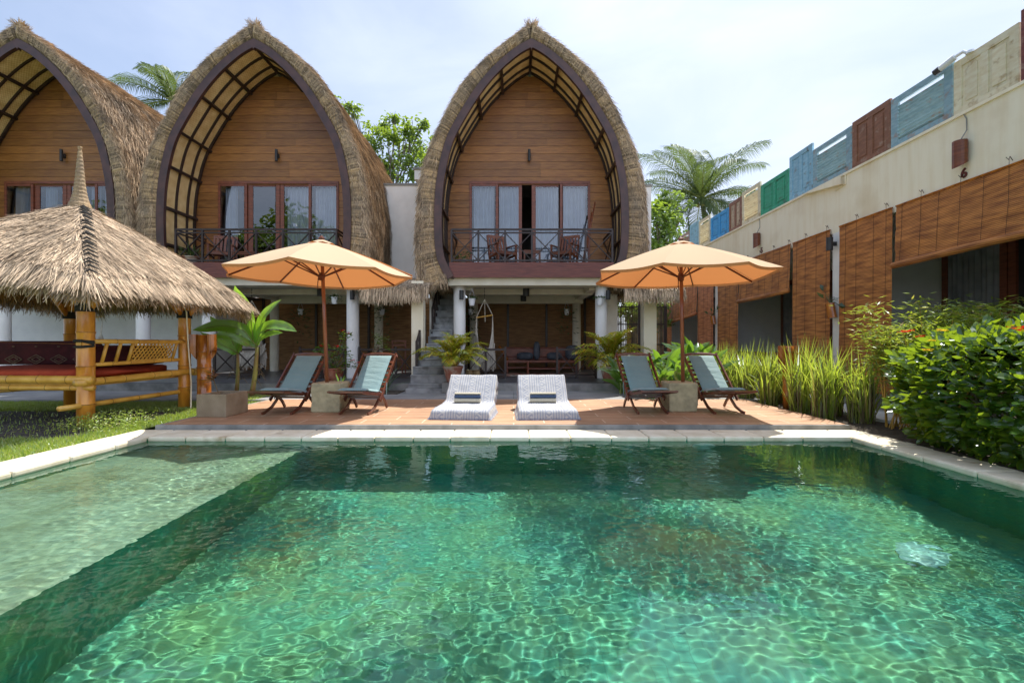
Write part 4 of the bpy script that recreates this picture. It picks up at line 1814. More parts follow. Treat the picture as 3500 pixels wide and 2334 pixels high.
for xx in (-3.83, -3.42):
    for yy, zt in ((13.97, .72), (14.38, 1.35)):
        mb = MB()
        mb.box(xx - .02, yy - .02, .26, xx + .02, yy + .02, zt)
        mb.build('leg', mt['door_wood'], t)
mb = MB()
for z in (1.05, 1.18, 1.31):
    mb.box(-3.81, 14.365, z, -3.44, 14.395, z + .05)
mb.build('backrest', mt['door_wood'], t)
for i, (xx, lab) in enumerate(((-1.22, 'left wicker basket on the terrace behind the left potted palm'), (-1.03, 'right wicker basket on the terrace behind the left potted palm'))):
    mb = MB()
    mb.lathe((xx, 12.5, .262), [(.10, 0), (.115, .1), (.10, .24), (.115, .26), (.10, .26), (.085, .1), (.001, .02)], 16, cap=False)
    tag(mb.build('wicker_basket', mt['wicker']), lab, 'basket')


def at(px, py, D):
    return Vector(((px - 1180) / 1045 * D, D, 1.25 + (789 - py) / 1045 * D))


# ================================================================= RIGHT-HAND GUEST BUILDING
FX = 6.6
BK = 8.65
GB = thing('guest_building', 'long low cream building of numbered rooms along the right side of the pool', 'building', (FX, 14, 0))
mb = MB()
mb.box(FX, 2.2, 3.52, FX + .18, 25.9, 4.64)
mb.build('facade_wall', mt['cream'], GB)
mb = MB()
mb.box(FX - .03, 2.2, 4.60, FX + .2, 25.9, 4.645)
mb.build('ledge', mt['cream'], GB)
mb = MB()
mb.box(FX + .18, 2.2, 3.5, 13, 25.9, 4.3)
mb.build('roof_slab', mt['white'], GB)
PIL = [3.67, 9.17, 14.67, 20.17, 25.6]
for y in PIL:
    mb = MB()
    mb.box(FX, y, .045, FX + .25, y + .25, 3.52)
    mb.build('pillar', mt['white'], GB)
    mb = MB()
    mb.box(FX + .25, y + .06, .045, BK, y + .2, 3.5)
    mb.build('partition_wall', mt['greywall'], GB)
mb = MB()
mb.box(BK, 2.2, .045, BK + .2, 25.9, 3.5)
mb.build('back_wall', mt['greywall'], GB)
for k in range(4):
    y1 = 9.15 - 5.5 + 5.5 * k
    y0 = y1 - 2.35
    if k == 0:
        continue
    dr = MB()
    for yy in (y0, y0 + .98, y0 + 1.12, y1 - .14):
        dr.box(BK - .07, yy, .05, BK - .005, yy + .12, 3.1)
    dr.box(BK - .07, y0, 3.1, BK - .005, y1, 3.22)
    dfr = dr.build('room_door', mt['door_wood'], GB)
    mb = MB()
    mb.box(BK - .02, y0 + .1, .06, BK - .004, y1 - .1, 3.1)
    mb.build('dark_glass', mt['black'], dfr)
    mb = MB()
    n = 60
    rows = []
    for zi in range(2):
        rows.append([(BK - .05 + .018 * math.sin(i * .9) + .01 * math.sin(i * .37), y0 + 1.25 + (y1 - .15 - y0 - 1.25) * i / n, .1 + zi * 2.98) for i in range(n + 1)])
    mb.grid(rows)
    mb.build('door_curtain', mt['darkcurtain'], dfr, smooth=True)

mt['blind'] = woven('slat_blind', (.20, .062, .016), (.60, .235, .055), 0, 260, axis='YZ', lines=1, bump=.35)
mt['blind2'] = woven('slat_blind_red', (.30, .085, .035), (.66, .25, .10), 0, 200, axis='YZ', lines=1, bump=.2)
mt['blindcord'] = M('blind_cord', (.07, .035, .018), rough=.9)


def blind(label, y0, y1, zt, zb, zb2=None, roll=False, m='blind', seed=0):
    """y0 near end, y1 far end; zb bottom at near end, zb2 at far end"""
    zb2 = zb if zb2 is None else zb2
    t = thing('roll_blind', label, 'blind', (FX - .04, (y0 + y1) / 2, zt), 'bamboo slat blinds along the right building')
    n, mz = 24, 20
    rows = []
    for j in range(mz + 1):
        v = j / mz
        row = []
        for i in range(n + 1):
            u = i / n
            z = zt + ((zb + (zb2 - zb) * u) - zt) * v
            x = FX - .045 - .03 * v * (1 if roll else .6) + .018 * noise.noise((u * 4 + seed, v * 4, seed)) * (.3 + v)
            edge = .012 * noise.noise((v * 9, seed, u * 2))
            row.append((x, y0 + (y1 - y0) * u + edge * (1 if i in (0, n) else 0), z))
        rows.append(row)
    mb = MB()
    mb.grid(rows)
    mb.build('slat_sheet', mt[m], t, smooth=True)
    mb = MB()
    mb.bar((FX - .045, y0, zt), (FX - .045, y1, zt), .03, .025)
    mb.build('head_rail', mt['bambood'], t)
    mb = MB()
    L_len = y1 - y0
    k = max(3, int(L_len / .3))
    for i in range(k):
        u = (i + .25 + .1 * math.sin(i * 3 + seed)) / (k - .3)
        y = y0 + L_len * min(u, .98)
        zbb = zb + (zb2 - zb) * min(u, .98)
        mb.tube([(FX - .055, y, zt + (.10 if i % 2 == 0 else 0)), (FX - .065 - .01, y + .01 * math.sin(i * 5), (zt + zbb) / 2), (FX - .095 if roll else FX - .078, y + .01, zbb + .01)], .0028, 4, False)
        if i % 2 == 0:
            mb.tube([(FX - .03, y - .02, zt + .06), (FX - .045, y, zt + .12), (FX - .03, y + .03, zt + .09), (FX - .045, y + .05, zt + .13)], .005, 4, False)
    mb.build('cords', mt['blindcord'], t)
    if roll:
        mb = MB()
        P, Q = Vector((FX - .10, y0, zb - .035)), Vector((FX - .10, y1, zb2 - .035))
        mb.tube([P, P.lerp(Q, .33) + Vector((0, 0, -.012)), P.lerp(Q, .66) + Vector((0, 0, -.008)), Q], .055, 12)
        mb.tube([P + Vector((0, -.01, 0)), P + Vector((0, .02, 0))], .04, 10)
        mb.build('rolled_bottom', mt[m], t, smooth=True)


BT = 3.60
blind('long raised blind over room 6, cut off by the right edge of the photo', 3.95, 7.80, BT, 2.76, 2.62, True, 'blind', 1)
blind('lowered blind between room 6 doorway and the pillar with the tilted planter', 7.88, 9.16, BT, .35, None, False, 'blind', 2)
blind('lowered blind left of the pillar with the black lamp, beside the room 5 doorway', 9.43, 10.69, BT, .35, None, False, 'blind', 3)
blind('raised blind over the room 5 doorway, just right of the right parasol', 10.78, 13.2, BT, 2.54, 2.50, True, 'blind', 4)
blind('lowered blind left of the room 5 doorway', 13.28, 14.62, BT, .35, None, False, 'blind', 5)
blind('lowered blind between the parasol pole and the pillar with the small planter', 14.93, 16.2, BT, .35, None, False, 'blind2', 6)
blind('slanting half-raised blind behind the right parasol pole', 16.25, 18.8, BT, 2.36, 2.18, True, 'blind2', 7)
blind('farthest lowered blind at the end of the right building', 18.87, 20.1, BT, .35, None, False, 'blind2', 8)

# ---------------- parapet of old shutters
def wornpaint(name, c, c2, under):
    return M(name, c, c2, 7, (1, 1, 3), rough=.65, bump=.25, bscale=30, c3=under, c3scale=7, c3lo=.58, c3hi=.70, island=.12)


SH = {
    'cream': wornpaint('worn_cream', (.76, .70, .52), (.68, .58, .38), (.45, .33, .18)),
    'blue': wornpaint('worn_blue', (.31, .46, .52), (.21, .35, .42), (.32, .24, .2)),
    'lblue': wornpaint('worn_light_blue', (.32, .56, .70), (.24, .46, .60), (.2, .2, .2)),
    'brown': wornpaint('worn_brown', (.28, .125, .07), (.21, .09, .05), (.33, .22, .16)),
    'green': wornpaint('worn_green', (.04, .38, .22), (.03, .30, .17), (.05, .14, .09)),
    'bright': wornpaint('worn_bright_blue', (.05, .38, .78), (.04, .30, .66), (.05, .15, .3)),
    'pale': wornpaint('worn_bare_wood', (.55, .42, .30), (.45, .33, .22), (.2, .12, .08)),
    'pink': wornpaint('worn_pink', (.40, .27, .23), (.30, .2, .17), (.2, .12, .08)),
    'maroon': wornpaint('worn_maroon', (.22, .06, .045), (.15, .04, .035), (.3, .2, .15)),
}


def shutter(label, pxa, pxb, ztop, col, kind, col2=None, tilt=0):
    y1 = FX * 1045 / (pxa - 1180)      # far end (smaller px)
    y0 = FX * 1045 / (pxb - 1180)
    zb = 4.648
    x0, x1 = FX + .03 + tilt, FX + .075 + tilt
    t = thing('old_shutter', label, 'shutter', (FX, (y0 + y1) / 2, zb), 'old painted shutters standing along the parapet')
    y0 += .01
    y1 -= .01
    w = min(.14, (y1 - y0) * .13)
    h = .11
    fm = MB()
    fm.box(x0, y0, zb, x1, y0 + w, ztop)
    fm.box(x0, y1 - w, zb, x1, y1, ztop)
    fm.box(x0 + .002, y0 + w, zb, x1, y1 - w, zb + h)
    fm.box(x0 + .002, y0 + w, ztop - h, x1, y1 - w, ztop)
    if kind == 'panel2':
        ym = (y0 + y1) / 2
        fm.box(x0 + .003, ym - w * .45, zb + h, x1, ym + w * .45, ztop - h)
    fm.build('frame', SH[col], t, bevel=.004)
    mb = MB()
    if kind == 'louvre':
        n = 11
        for i in range(n):
            z = zb + h + (ztop - 2 * h - zb) * (i + .5) / n
            if i == n - 1:
                continue
            mb.bar((x0 + .025, y0 + w, z), (x0 + .025, y1 - w, z), .062, .012, (.62, 0, .78))
        mb.build('slats', SH[col2 or col], t)
    else:
        parts = [(y0 + w, y1 - w)] if kind == 'panel1' else [(y0 + w, (y0 + y1) / 2 - w * .45), ((y0 + y1) / 2 + w * .45, y1 - w)]
        for a, b_ in parts:
            mb.box(x0 + .018, a, zb + h, x1 - .005, b_, ztop - h)
            mb.box(x0 + .008, a + .05, zb + h + .05, x0 + .02, b_ - .05, ztop - h - .05)
        mb.build('panel', SH[col2 or col], t, bevel=.003)
    return t


shutter('maroon panel shutter cut off by the right edge of the photo', 2337, 2560, 5.60, 'maroon', 'panel2')
shutter('worn cream panel shutter under the security camera', 2184, 2336, 5.47, 'cream', 'panel2')
shutter('peeling blue louvred shutter, the largest, left of the cream panel one', 2041, 2184, 5.52, 'blue', 'louvre')
shutter('chipped brown two-panel shutter between the two blue louvred ones', 1952.6, 2041, 5.57, 'brown', 'panel2')
shutter('blue louvred shutter right of the light blue panelled one', 1862.6, 1952.6, 5.53, 'blue', 'louvre')
shutter('tall light blue two-panel shutter rising above its neighbours', 1809.4, 1862.6, 5.71, 'lblue', 'panel2')
shutter('long green panelled shutter on the parapet', 1744, 1809, 5.48, 'green', 'panel2')
shutter('cream louvred shutter left of the green one', 1701, 1744, 5.62, 'cream', 'louvre')
shutter('brown shutter with pale bare panels, left of the cream louvred one', 1671.5, 1701, 5.55, 'brown', 'panel2', 'pale')
shutter('bright sky-blue shutter on the parapet', 1629.3, 1671.5, 5.46, 'bright', 'panel2')
shutter('cream louvred shutter left of the bright blue one, above the parasol', 1602.6, 1629.3, 5.62, 'cream', 'louvre')
shutter('pale blue panel shutter near the far end of the parapet', 1582, 1602.6, 5.68, 'lblue', 'panel2')
shutter('pinkish louvred shutter, farthest on the parapet', 1562, 1582, 5.52, 'pink', 'louvre')
# security camera
t = thing('security_camera', 'white security camera on top of the worn cream shutter', 'security camera', (FX, 6.6, 5.5))
mb = MB()
mb.tube([(FX - .02, 6.78, 5.52), (FX - .06, 6.98, 5.46)], .045, 12)
mb.build('camera_body', mt['whiteplastic'], t)
mb = MB()
mb.tube([(FX - .06, 6.98, 5.46), (FX - .075, 7.06, 5.44)], [.05, .047], 12)
mb.build('lens', mt['black'], t)
mb = MB()
mb.tube([(FX + .03, 6.62, 5.47), (FX + .0, 6.68, 5.53), (FX - .02, 6.78, 5.52)], .025, 8)
mb.lathe((FX + .04, 6.61, 5.46), [(.06, 0), (.05, .04), (.001, .05)], 12)
mb.build('bracket', mt['whiteplastic'], t)


# bamboo downlights, numbers
def bamboo_lamp(label, y, wire):
    t = thing('bamboo_wall_lamp', label, 'lamp', (FX, y, 4.0), 'cut bamboo wall lamps of the right building')
    x = FX - .09
    mb = MB()
    n = 14
    prof = [(3.80, .0), (3.92, .0), (4.20, .0)]
    b_ = len(mb.v)
    for k, z in enumerate((3.80, 3.95, 4.20)):
        for j in range(n):
            a = 2 * PI * j / n
            zz = z
            if k == 0:
                zz = 3.80 + .10 * (.5 + .5 * math.cos(a))
            mb.v.append((x + .088 * math.cos(a), y + .088 * math.sin(a), zz))
    for k in range(2):
        for j in range(n):
            mb.f.append((k * n + j, k * n + (j + 1) % n, (k + 1) * n + (j + 1) % n, (k + 1) * n + j))
            mb.m.append(0)
    mb.f.append(tuple(2 * n + j for j in range(n)))
    mb.m.append(0)
    mb.build('bamboo_tube', mt['red_wood'], t, smooth=False)
    mb = MB()
    mb.tube([(x, y, 4.2), (FX - .02, y - .03, 4.35), (FX - .015, y - .02, 4.52), (FX - .015, y + .02, 4.60)], .008, 6)
    mb.build('cable', mt['concrete'], t)
    mb = MB()
    mb.tube([(x, y, 3.9), (x, y, 3.98)], .04, 10)
    mb.build('socket', mt['cream'], t)


bamboo_lamp('nearest and largest bamboo wall lamp, with its cable hanging from the parapet', 6.64, 1)
bamboo_lamp('smaller bamboo wall lamp just right of the right parasol peak', 12.2, 1)
bamboo_lamp('farthest bamboo wall lamp, behind the right parasol', 17.7, 1)


def number(ch, label, y, z, h):
    cu = bpy.data.curves.new('num', 'FONT')
    cu.body = ch
    cu.size = h
    cu.extrude = .008
    cu.offset = .004
    cu.align_x = 'CENTER'
    ob = bpy.data.objects.new('num', cu)
    COL.objects.link(ob)
    dg = bpy.context.evaluated_depsgraph_get()
    me = bpy.data.meshes.new_from_object(ob.evaluated_get(dg))
    bpy.data.objects.remove(ob)
    me.materials.clear()
    me.materials.append(mt['maroonpaint'])
    o = bpy.data.objects.new('room_number', me)
    COL.objects.link(o)
    o.location = (FX - .012, y, z)
    o.rotation_euler = (R(90), 0, R(-90))
    tag(o, label, 'number')


mt['maroonpaint'] = M('number_paint', (.12, .018, .012), rough=.5)
number('6', 'dark red number 6 on the cream wall', 6.66, 3.68, .19)
number('5', 'dark red number 5 half hidden by the right parasol', 12.1, 3.66, .20)
t = thing('light_shield', 'small cream triangular shade under the tall blue shutters', 'shade', (FX, 9.3, 4.5))
mb = MB()
y0, y1 = 9.05, 10.25
mb.poly([(FX - .004, y1, 4.6), (FX - .004, y0, 4.6), (FX - .004, y0, 4.42)])
mb.poly([(FX - .004, y1, 4.6), (FX - .004, y0, 4.42), (FX - .10, y0, 4.42), (FX - .10, y1, 4.6)])
mb.poly([(FX - .10, y1, 4.6), (FX - .10, y0, 4.42), (FX - .10, y0, 4.6)])
mb.build('shade_board', mt['cream'], t)
mb = MB()
mb.tube([(FX - .02, y0 - .02, 4.6), (FX - .02, y0 - .02, 4.42), (FX - .02, y0 + .25, 4.38)], .012, 6)
mb.build('cable', mt['cream'], t)
for i, (yy, lab) in enumerate(((9.28, 'black lamp on the white pillar between rooms 5 and 6'), (20.28, 'black lamp on the farthest pillar of the right building'))):
    column_lamp(lab, FX - .16, yy, 3.28, (-1, 0))


def pillar_planter(label, y, z, s, seed):
    t = thing('pillar_planter', label, 'planter', (FX - .1, y, z), 'bamboo planters on the pillars of the right building')
    mb = MB()
    mb.tube([(FX - .10, y - .02, z - .16 * s), (FX - .12, y + .03, z + .14 * s)], .085 * s, 14)
    mb.build('bamboo_cup', mt['bambood'], t)
    rg = random.Random(seed)
    mb = MB()
    for k in range(12):
        a = rg.uniform(0, 2 * PI)
        p = Vector((FX - .12, y + .03, z + .14 * s))
        q = p + Vector((math.cos(a) * .12, math.sin(a) * .22, rg.uniform(-.05, .3))) * s
        mb.tube([p, (p + q) / 2 + Vector((0, 0, .05)), q], .004, 4, False)
        if k % 2 == 0:
            mb.leaf(q, q - p, (1, 0, .3), .2 * s, .13 * s)
    mb.build('leaves', L_['hang'], t)


pillar_planter('tilted bamboo planter with a leaf on the pillar between rooms 5 and 6', 9.3, 1.93, 1.0, 1)
pillar_planter('small bamboo planter on the pillar right of the right parasol pole', 14.8, 2.02, .9, 2)
mb = MB()
mb.box(FX + .35, 9.6, .48, FX + .42, 14.5, 1.02)
mb.box(FX + .42, 9.6, .45, FX + 1.1, 14.5, .52)
tag(mb.build('porch_bench', mt['red_wood']), 'long red wooden bench on the porch of room 5, behind the tall grass', 'bench')


# ================================================================= GAZEBO
GC = Vector((-7.72, 8.1, 0))
GZ = thing('bamboo_gazebo', 'bamboo daybed gazebo under a shaggy thatched roof on the lawn', 'gazebo', (GC.x, GC.y, 0))
EX0, EX1, EY0, EY1 = -9.62, -5.82, 6.2, 10.02


def roofz(x, y):
    # height of the thatch top over the plan
    u = (x - GC.x) / (EX1 - GC.x) if x > GC.x else (GC.x - x) / (GC.x - EX0)
    v = (y - GC.y) / (EY1 - GC.y) if y > GC.y else (GC.y - y) / (GC.y - EY0)
    r = max(u, v)
    m_ = min(u, v)
    r4 = (u ** 5 + v ** 5) ** .2
    rr = .5 * r + .5 * r4
    z = 3.70 - 1.46 * (rr ** 1.08) - .05 * math.sin(min(rr, 1) * PI) * -1
    if y < GC.y and v >= u:
        z += .16 * max(0, (1 - u)) * v * v
    return z


mb = MB()
rows = []
n = 44
for j in range(n + 1):
    y = EY0 + (EY1 - EY0) * j / n
    rows.append([(EX0 + (EX1 - EX0) * i / n, y, roofz(EX0 + (EX1 - EX0) * i / n, y) + .03 * noise.noise((i * .3, j * .3, 2))) for i in range(n + 1)])
mb.grid(rows, 0)
rg = random.Random(31)
for k in range(60000):
    x = rg.uniform(EX0, EX1)
    y = rg.uniform(EY0, EY1)
    u = (x - GC.x) / (EX1 - GC.x)
    v = (y - GC.y) / (EY1 - GC.y)
    e = .04
    gx = (roofz(x + e, y) - roofz(x - e, y)) / (2 * e)
    gy = (roofz(x, y + e) - roofz(x, y - e)) / (2 * e)
    g_ = Vector((-gx, -gy, 0))
    if g_.length < .05:
        g_ = Vector((u, v, 0))
    d = g_.normalized()
    d = (d + Vector((rg.uniform(-.35, .35), rg.uniform(-.35, .35), 0))).normalized()
    ln = rg.uniform(.14, .36)
    z = roofz(x, y) + .03 * noise.noise(((x - EX0) / (EX1 - EX0) * n * .3, (y - EY0) / (EY1 - EY0) * n * .3, 2))
    q = Vector((x, y, 0)) + d * ln
    z2 = z - (-(gx * d.x + gy * d.y)) * ln * .9 + rg.uniform(-.03, .045)
    if not (EX0 - .05 < q.x < EX1 + .05 and EY0 - .05 < q.y < EY1 + .05):
        z2 -= .1
    lift = rg.uniform(.005, .04)
    mb.strip((x, y, z + lift), (q.x, q.y, z2 + lift * .5), rg.uniform(.006, .014), Vector((-d.y, d.x, rg.uniform(-.5, .5))), 1)
# shaggy eaves
per = []
for k in range(20000):
    side = rg.randrange(4)
    u = rg.random()
    inn = rg.random() ** 1.5 * .38
    if side == 0:
        x, y, ox, oy = EX0 + (EX1 - EX0) * u, EY0 + inn, 0, -1
    elif side == 1:
        x, y, ox, oy = EX1 - inn, EY0 + (EY1 - EY0) * u, 1, 0
    elif side == 2:
        x, y, ox, oy = EX0 + (EX1 - EX0) * u, EY1 - inn, 0, 1
    else:
        x, y, ox, oy = EX0 + inn, EY0 + (EY1 - EY0) * u, -1, 0
    clump = .5 + .5 * noise.noise((x * 5, y * 5, 7))
    z = roofz(x, y) - rg.uniform(.0, .2)
    ln = rg.uniform(.16, .34) * (.7 + .5 * clump)
    D = Vector((ox * rg.uniform(-.1, .7) + rg.uniform(-.3, .3), oy * rg.uniform(-.1, .7) + rg.uniform(-.3, .3), -1)).normalized() * ln
    mb.strip((x, y, z), (x + D.x, y + D.y, z + D.z), rg.uniform(.007, .018), (oy + rg.uniform(-.3, .3), ox + rg.uniform(-.3, .3), 0), 2 if inn > .13 else 1)
thr = mb.build('thatched_roof', [mt['thatchbase'], mt['strawgrey'], mt['strawgold']], GZ)
# black tubes stand in for the shaded gaps down the near right hip
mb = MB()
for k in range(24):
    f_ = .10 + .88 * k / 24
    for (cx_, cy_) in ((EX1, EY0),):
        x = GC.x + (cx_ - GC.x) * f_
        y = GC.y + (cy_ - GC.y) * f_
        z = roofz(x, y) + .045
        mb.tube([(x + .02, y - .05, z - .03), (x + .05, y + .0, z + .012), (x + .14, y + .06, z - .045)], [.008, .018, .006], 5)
mb.build('hip_shade_gaps', mt['blackrope'], thr)
# finial
mb = MB()
prof = [(.19, -.06), (.165, .05)]
for k in range(30):
    f_ = k / 29
    prof.append((.075 * (1 - f_) ** .8 + .065 * (1 - f_) ** 6 + .02 + (.007 if k % 2 else 0), .07 + 1.02 * f_))
prof.append((.035, 1.11))
prof.append((.03, 1.13))
mb.lathe((GC.x, GC.y, 3.62), prof, 14)
mb.build('finial', mt['rope'], thr)
# posts
PX = [(-6.60, 7.02, 0), (-6.38, 8.82, 0), (-8.80, 9.05, 0), (-8.95, 7.15, 0)]


def bamboo(mb, p, q, r, node=.42, seed=0):
    p, q = Vector(p), Vector(q)
    L0 = (q - p).length
    pts, rad = [p], [r]
    s_ = node * (.6 + .2 * math.sin(seed))
    while s_ < L0 - .02:
        for ds, k in ((-.02, 1), (-.006, 1.06), (.006, 1.08), (.02, .99)):
            if 0 < s_ + ds < L0:
                pts.append(p.lerp(q, (s_ + ds) / L0))
                rad.append(r * k)
        s_ += node * (.9 + .2 * math.sin(s_ * 7 + seed))
    pts.append(q)
    rad.append(r * .97)
    mb.tube(pts, rad, 16)
    for k in range(1, len(pts) - 1):
        if abs(rad[k] - r * 1.08) < 1e-6:
            d_ = (q - p).normalized() * .005
            mb.tube([pts[k] - d_ * 1.6, pts[k] - d_ * .2], r * 1.105, 16, False, 1)


for i, (x, y, z) in enumerate(PX):
    mb = MB()
    bamboo(mb, (x, y, -.02), (x, y, 2.45), .112 if i != 1 else .105, .56, i)
    po = mb.build('post', [mt['bamboo'], mt['bnode']], GZ, smooth=True)
    mb = MB()
    for k in range(4):
        mb.tube([(x, y, 1.74 + k * .035), (x, y, 1.775 + k * .035)], .128, 16)
    mb.build('lashing', mt['blackrope'], po)
# top beams and rafters
mb = MB()
for a, b_ in ((0, 1), (1, 2), (2, 3), (3, 0)):
    bamboo(mb, (PX[a][0], PX[a][1], 2.28), (PX[b_][0], PX[b_][1], 2.28), .05, .4, a)
mb.build('top_beams', [mt['bambooy'], mt['bnode']], GZ, smooth=True)
mb = MB()
for k in range(4):
    cx_, cy_ = ((EX1, EY0), (EX1, EY1), (EX0, EY1), (EX0, EY0))[k]
    bamboo(mb, (GC.x, GC.y, 3.4), (GC.x + (cx_ - GC.x) * .96, GC.y + (cy_ - GC.y) * .96, 2.08), .035, .35, k)
for k in range(1, 10):
    f_ = k / 10
    for s_ in (EY0 + .1, EY1 - .1):
        x = EX0 + (EX1 - EX0) * f_
        bamboo(mb, (GC.x + (x - GC.x) * .25, GC.y, 3.2), (x, s_, 2.12), .02, .3, k)
    for s_ in (EX0 + .1, EX1 - .1):
        y = EY0 + (EY1 - EY0) * f_
        bamboo(mb, (GC.x, GC.y + (y - GC.y) * .25, 3.2), (s_, y, 2.12), .02, .3, k)
mb.build('rafters', mt['bambooy'], GZ, smooth=True)
for i, (x, y, z) in enumerate(PX):
    mb = MB()
    sx = 1 if x > GC.x else -1
    sy = 1 if y > GC.y else -1
    bamboo(mb, (x + sx * .08, y, 1.80), (x + sx * .42, y + sy * .05, 2.2), .045, .4, i)
    bamboo(mb, (x - sx * .08, y, 1.80), (x - sx * .45, y, 2.28), .045, .4, i)
    bamboo(mb, (x, y - sy * .08, 1.80), (x, y - sy * .45, 2.28), .045, .4, i)
    mb.build('braces', mt['bamboo'], GZ, smooth=True)
# daybed frame
mb = MB()
bamboo(mb, (-10.2, 6.92, .72), (-6.38, 6.90, .70), .062, .5, 1)
bamboo(mb, (-6.50, 6.75, .66), (-6.25, 9.15, .72), .055, .5, 2)
bamboo(mb, (-10.2, 6.98, .585), (-6.42, 6.96, .575), .045, .5, 3)
bamboo(mb, (-9.1, 9.1, .68), (-6.2, 8.95, .68), .055, .5, 4)
mb.build('bed_frame', [mt['bambooy'], mt['bnode']], GZ, smooth=True)
mb = MB()
bamboo(mb, (-6.62, 6.62, .30), (-6.40, 9.0, .33), .04, .5, 1)
bamboo(mb, (-8.85, 8.98, .42), (-10.4, 8.4, .30), .035, .5, 1)
del mb.f[:], mb.v[:], mb.m[:]
for k_, (p_, q_, r_) in enumerate((((-6.62, 6.62, .30), (-6.40, 9.0, .33), .04), ((-8.85, 8.98, .42), (-10.4, 8.4, .30), .035))):
    mb = MB()
    bamboo(mb, p_, q_, r_, .5, 1)
    mb.build('low_stretcher', [mt['bambooy'], mt['bnode']], GZ, smooth=True)
mb = MB()
mb.box(-9.3, 6.95, .60, -6.5, 8.95, .68)
mb.build('slat_bed', mt['bambooy'], GZ)
# right-hand back rail with lattice
rl = MB()
A1, B1 = Vector((-6.50, 7.05, 1.285)), Vector((-6.32, 8.95, 1.285))
A0, B0 = Vector((-6.58, 7.05, .92)), Vector((-6.40, 8.95, .945))
bamboo(rl, A1, B1, .036, .45, 1)
bamboo(rl, A0, B0, .032, .45, 2)
for f_ in (.10, .22, .335, .80, .89, .95):
    bamboo(rl, A0.lerp(B0, f_), A1.lerp(B1, f_ + .012), .026, 2, 3)
back = rl.build('back_rail', [mt['bambooy'], mt['bnode']], GZ, smooth=True)
rl = MB()
for k in range(-9, 16):
    for s_ in (1, -1):
        # diagonal laths clipped to the panel
        f0, f1 = .36, .775
        pts = []
        for q in range(21):
            h = q / 20
            f_ = f0 + (f1 - f0) * (k / 11) + s_ * (h - .5) * .12
            if f0 <= f_ <= f1:
                pts.append((f_, h))
        if len(pts) >= 2:
            (fa, ha), (fb, hb) = pts[0], pts[-1]
            P = A0.lerp(B0, fa).lerp(A1.lerp(B1, fa), .06 + .86 * ha)
            Q = A0.lerp(B0, fb).lerp(A1.lerp(B1, fb), .06 + .86 * hb)
            rl.bar(P + Vector((.008 * s_, 0, 0)), Q + Vector((.008 * s_, 0, 0)), .012, .02, (1, 0, 0))
for ha in (.08, .92):
    rl.bar(A0.lerp(B0, .35).lerp(A1.lerp(B1, .35), ha), A0.lerp(B0, .78).lerp(A1.lerp(B1, .78), ha), .03, .022)
rl.build('lattice', mt['bambooy'], back)
# far back rail
rl = MB()
bamboo(rl, (-10.0, 8.75, 1.26), (-8.72, 8.95, 1.24), .034, .45, 1)
bamboo(rl, (-9.2, 7.15, 1.30), (-6.55, 7.06, 1.24), .001, .45, 1)
rl.build('far_rail', mt['bamboo'], GZ, smooth=True)
mb = MB()
mb.tube([(-6.60, 6.90, 1.245), (-6.60, 7.02, 1.245)], [.042, .06], 12)
mb.build('rail_end', mt['bambooy'], GZ)
mb = MB()
for (xx, zz) in ((-6.60, 1.245),):
    for k in range(3):
        mb.tube([(xx - .128, 7.02, zz - .03 + .03 * k), (xx - .05, 6.885, zz + (.045 if k == 2 else -.045 if k == 0 else .05)), (xx + .06, 6.885, zz + (.045 if k == 2 else -.045 if k == 0 else .05)), (xx + .13, 7.02, zz - .03 + .03 * k)], .02, 6)
mb.build('rail_lashing', mt['blackrope'], GZ)


# seat cushion and back cushions
def softbox(mb, x0, y0, z0, x1, y1, z1, r=.05, n=6):
    rows = []
    for j in range(13):
        v = -1 + 2 * j / 12
        row = []
        for i in range(25):
            th = 2 * PI * i / 24
            c, s = math.cos(th), math.sin(th)
            k = 1 / max(abs(c) ** 6 + abs(s) ** 6, 1e-6) ** (1 / 6)
            e = (1 - abs(v) ** 10) ** .5 if abs(v) < 1 else 0
            row.append(((x0 + x1) / 2 + v * (x1 - x0) / 2, (y0 + y1) / 2 + c * k * (y1 - y0) / 2 * (.92 + .08 * e) * (e if abs(v) == 1 else 1), (z0 + z1) / 2 + s * k * (z1 - z0) / 2 * (.85 + .15 * e) * (e if abs(v) == 1 else 1)))
        rows.append(row)
    mb.grid(rows)


mb = MB()
softbox(mb, -9.3, 6.97, .69, -6.55, 8.9, .86)
tag(mb.build('seat_cushion', mt['redcush'], smooth=True), 'red seat cushion lying on the gazebo daybed', 'cushion')
mb = MB()
bk_ = []
softbox(mb, -10.2, 8.45, .86, -7.6, 8.62, 1.30)
cu_ = mb.build('back_cushion', mt['redmat'], smooth=True)
tag(cu_, 'dark red back cushion with woven diamond motifs in the gazebo', 'cushion')
mb = MB()
for k in range(8):
    cx_ = -9.7 + k * .42
    for s_ in (1.0, .55):
        w_, h_ = .16 * s_, .085 * s_
        P = [(cx_ - w_, .96), (cx_, .96 + h_), (cx_ + w_, .96), (cx_, .96 - h_)]
        for a in range(4):
            p, q = P[a], P[(a + 1) % 4]
            mb.bar((p[0], 8.442, p[1]), (q[0], 8.442, q[1]), .012, .008, (0, 1, 0))
    mb.box(cx_ - .02, 8.435, 1.19, cx_ + .02, 8.45, 1.205)
struct(mb.build('motifs', mt['motif'], cu_), 'stuff')
mb = MB()
softbox(mb, -6.92, 7.15, .86, -6.72, 8.85, 1.22)
tag(mb.build('back_cushion', mt['redmat'], smooth=True), 'dark red cushion behind the lattice back rail of the gazebo', 'cushion')


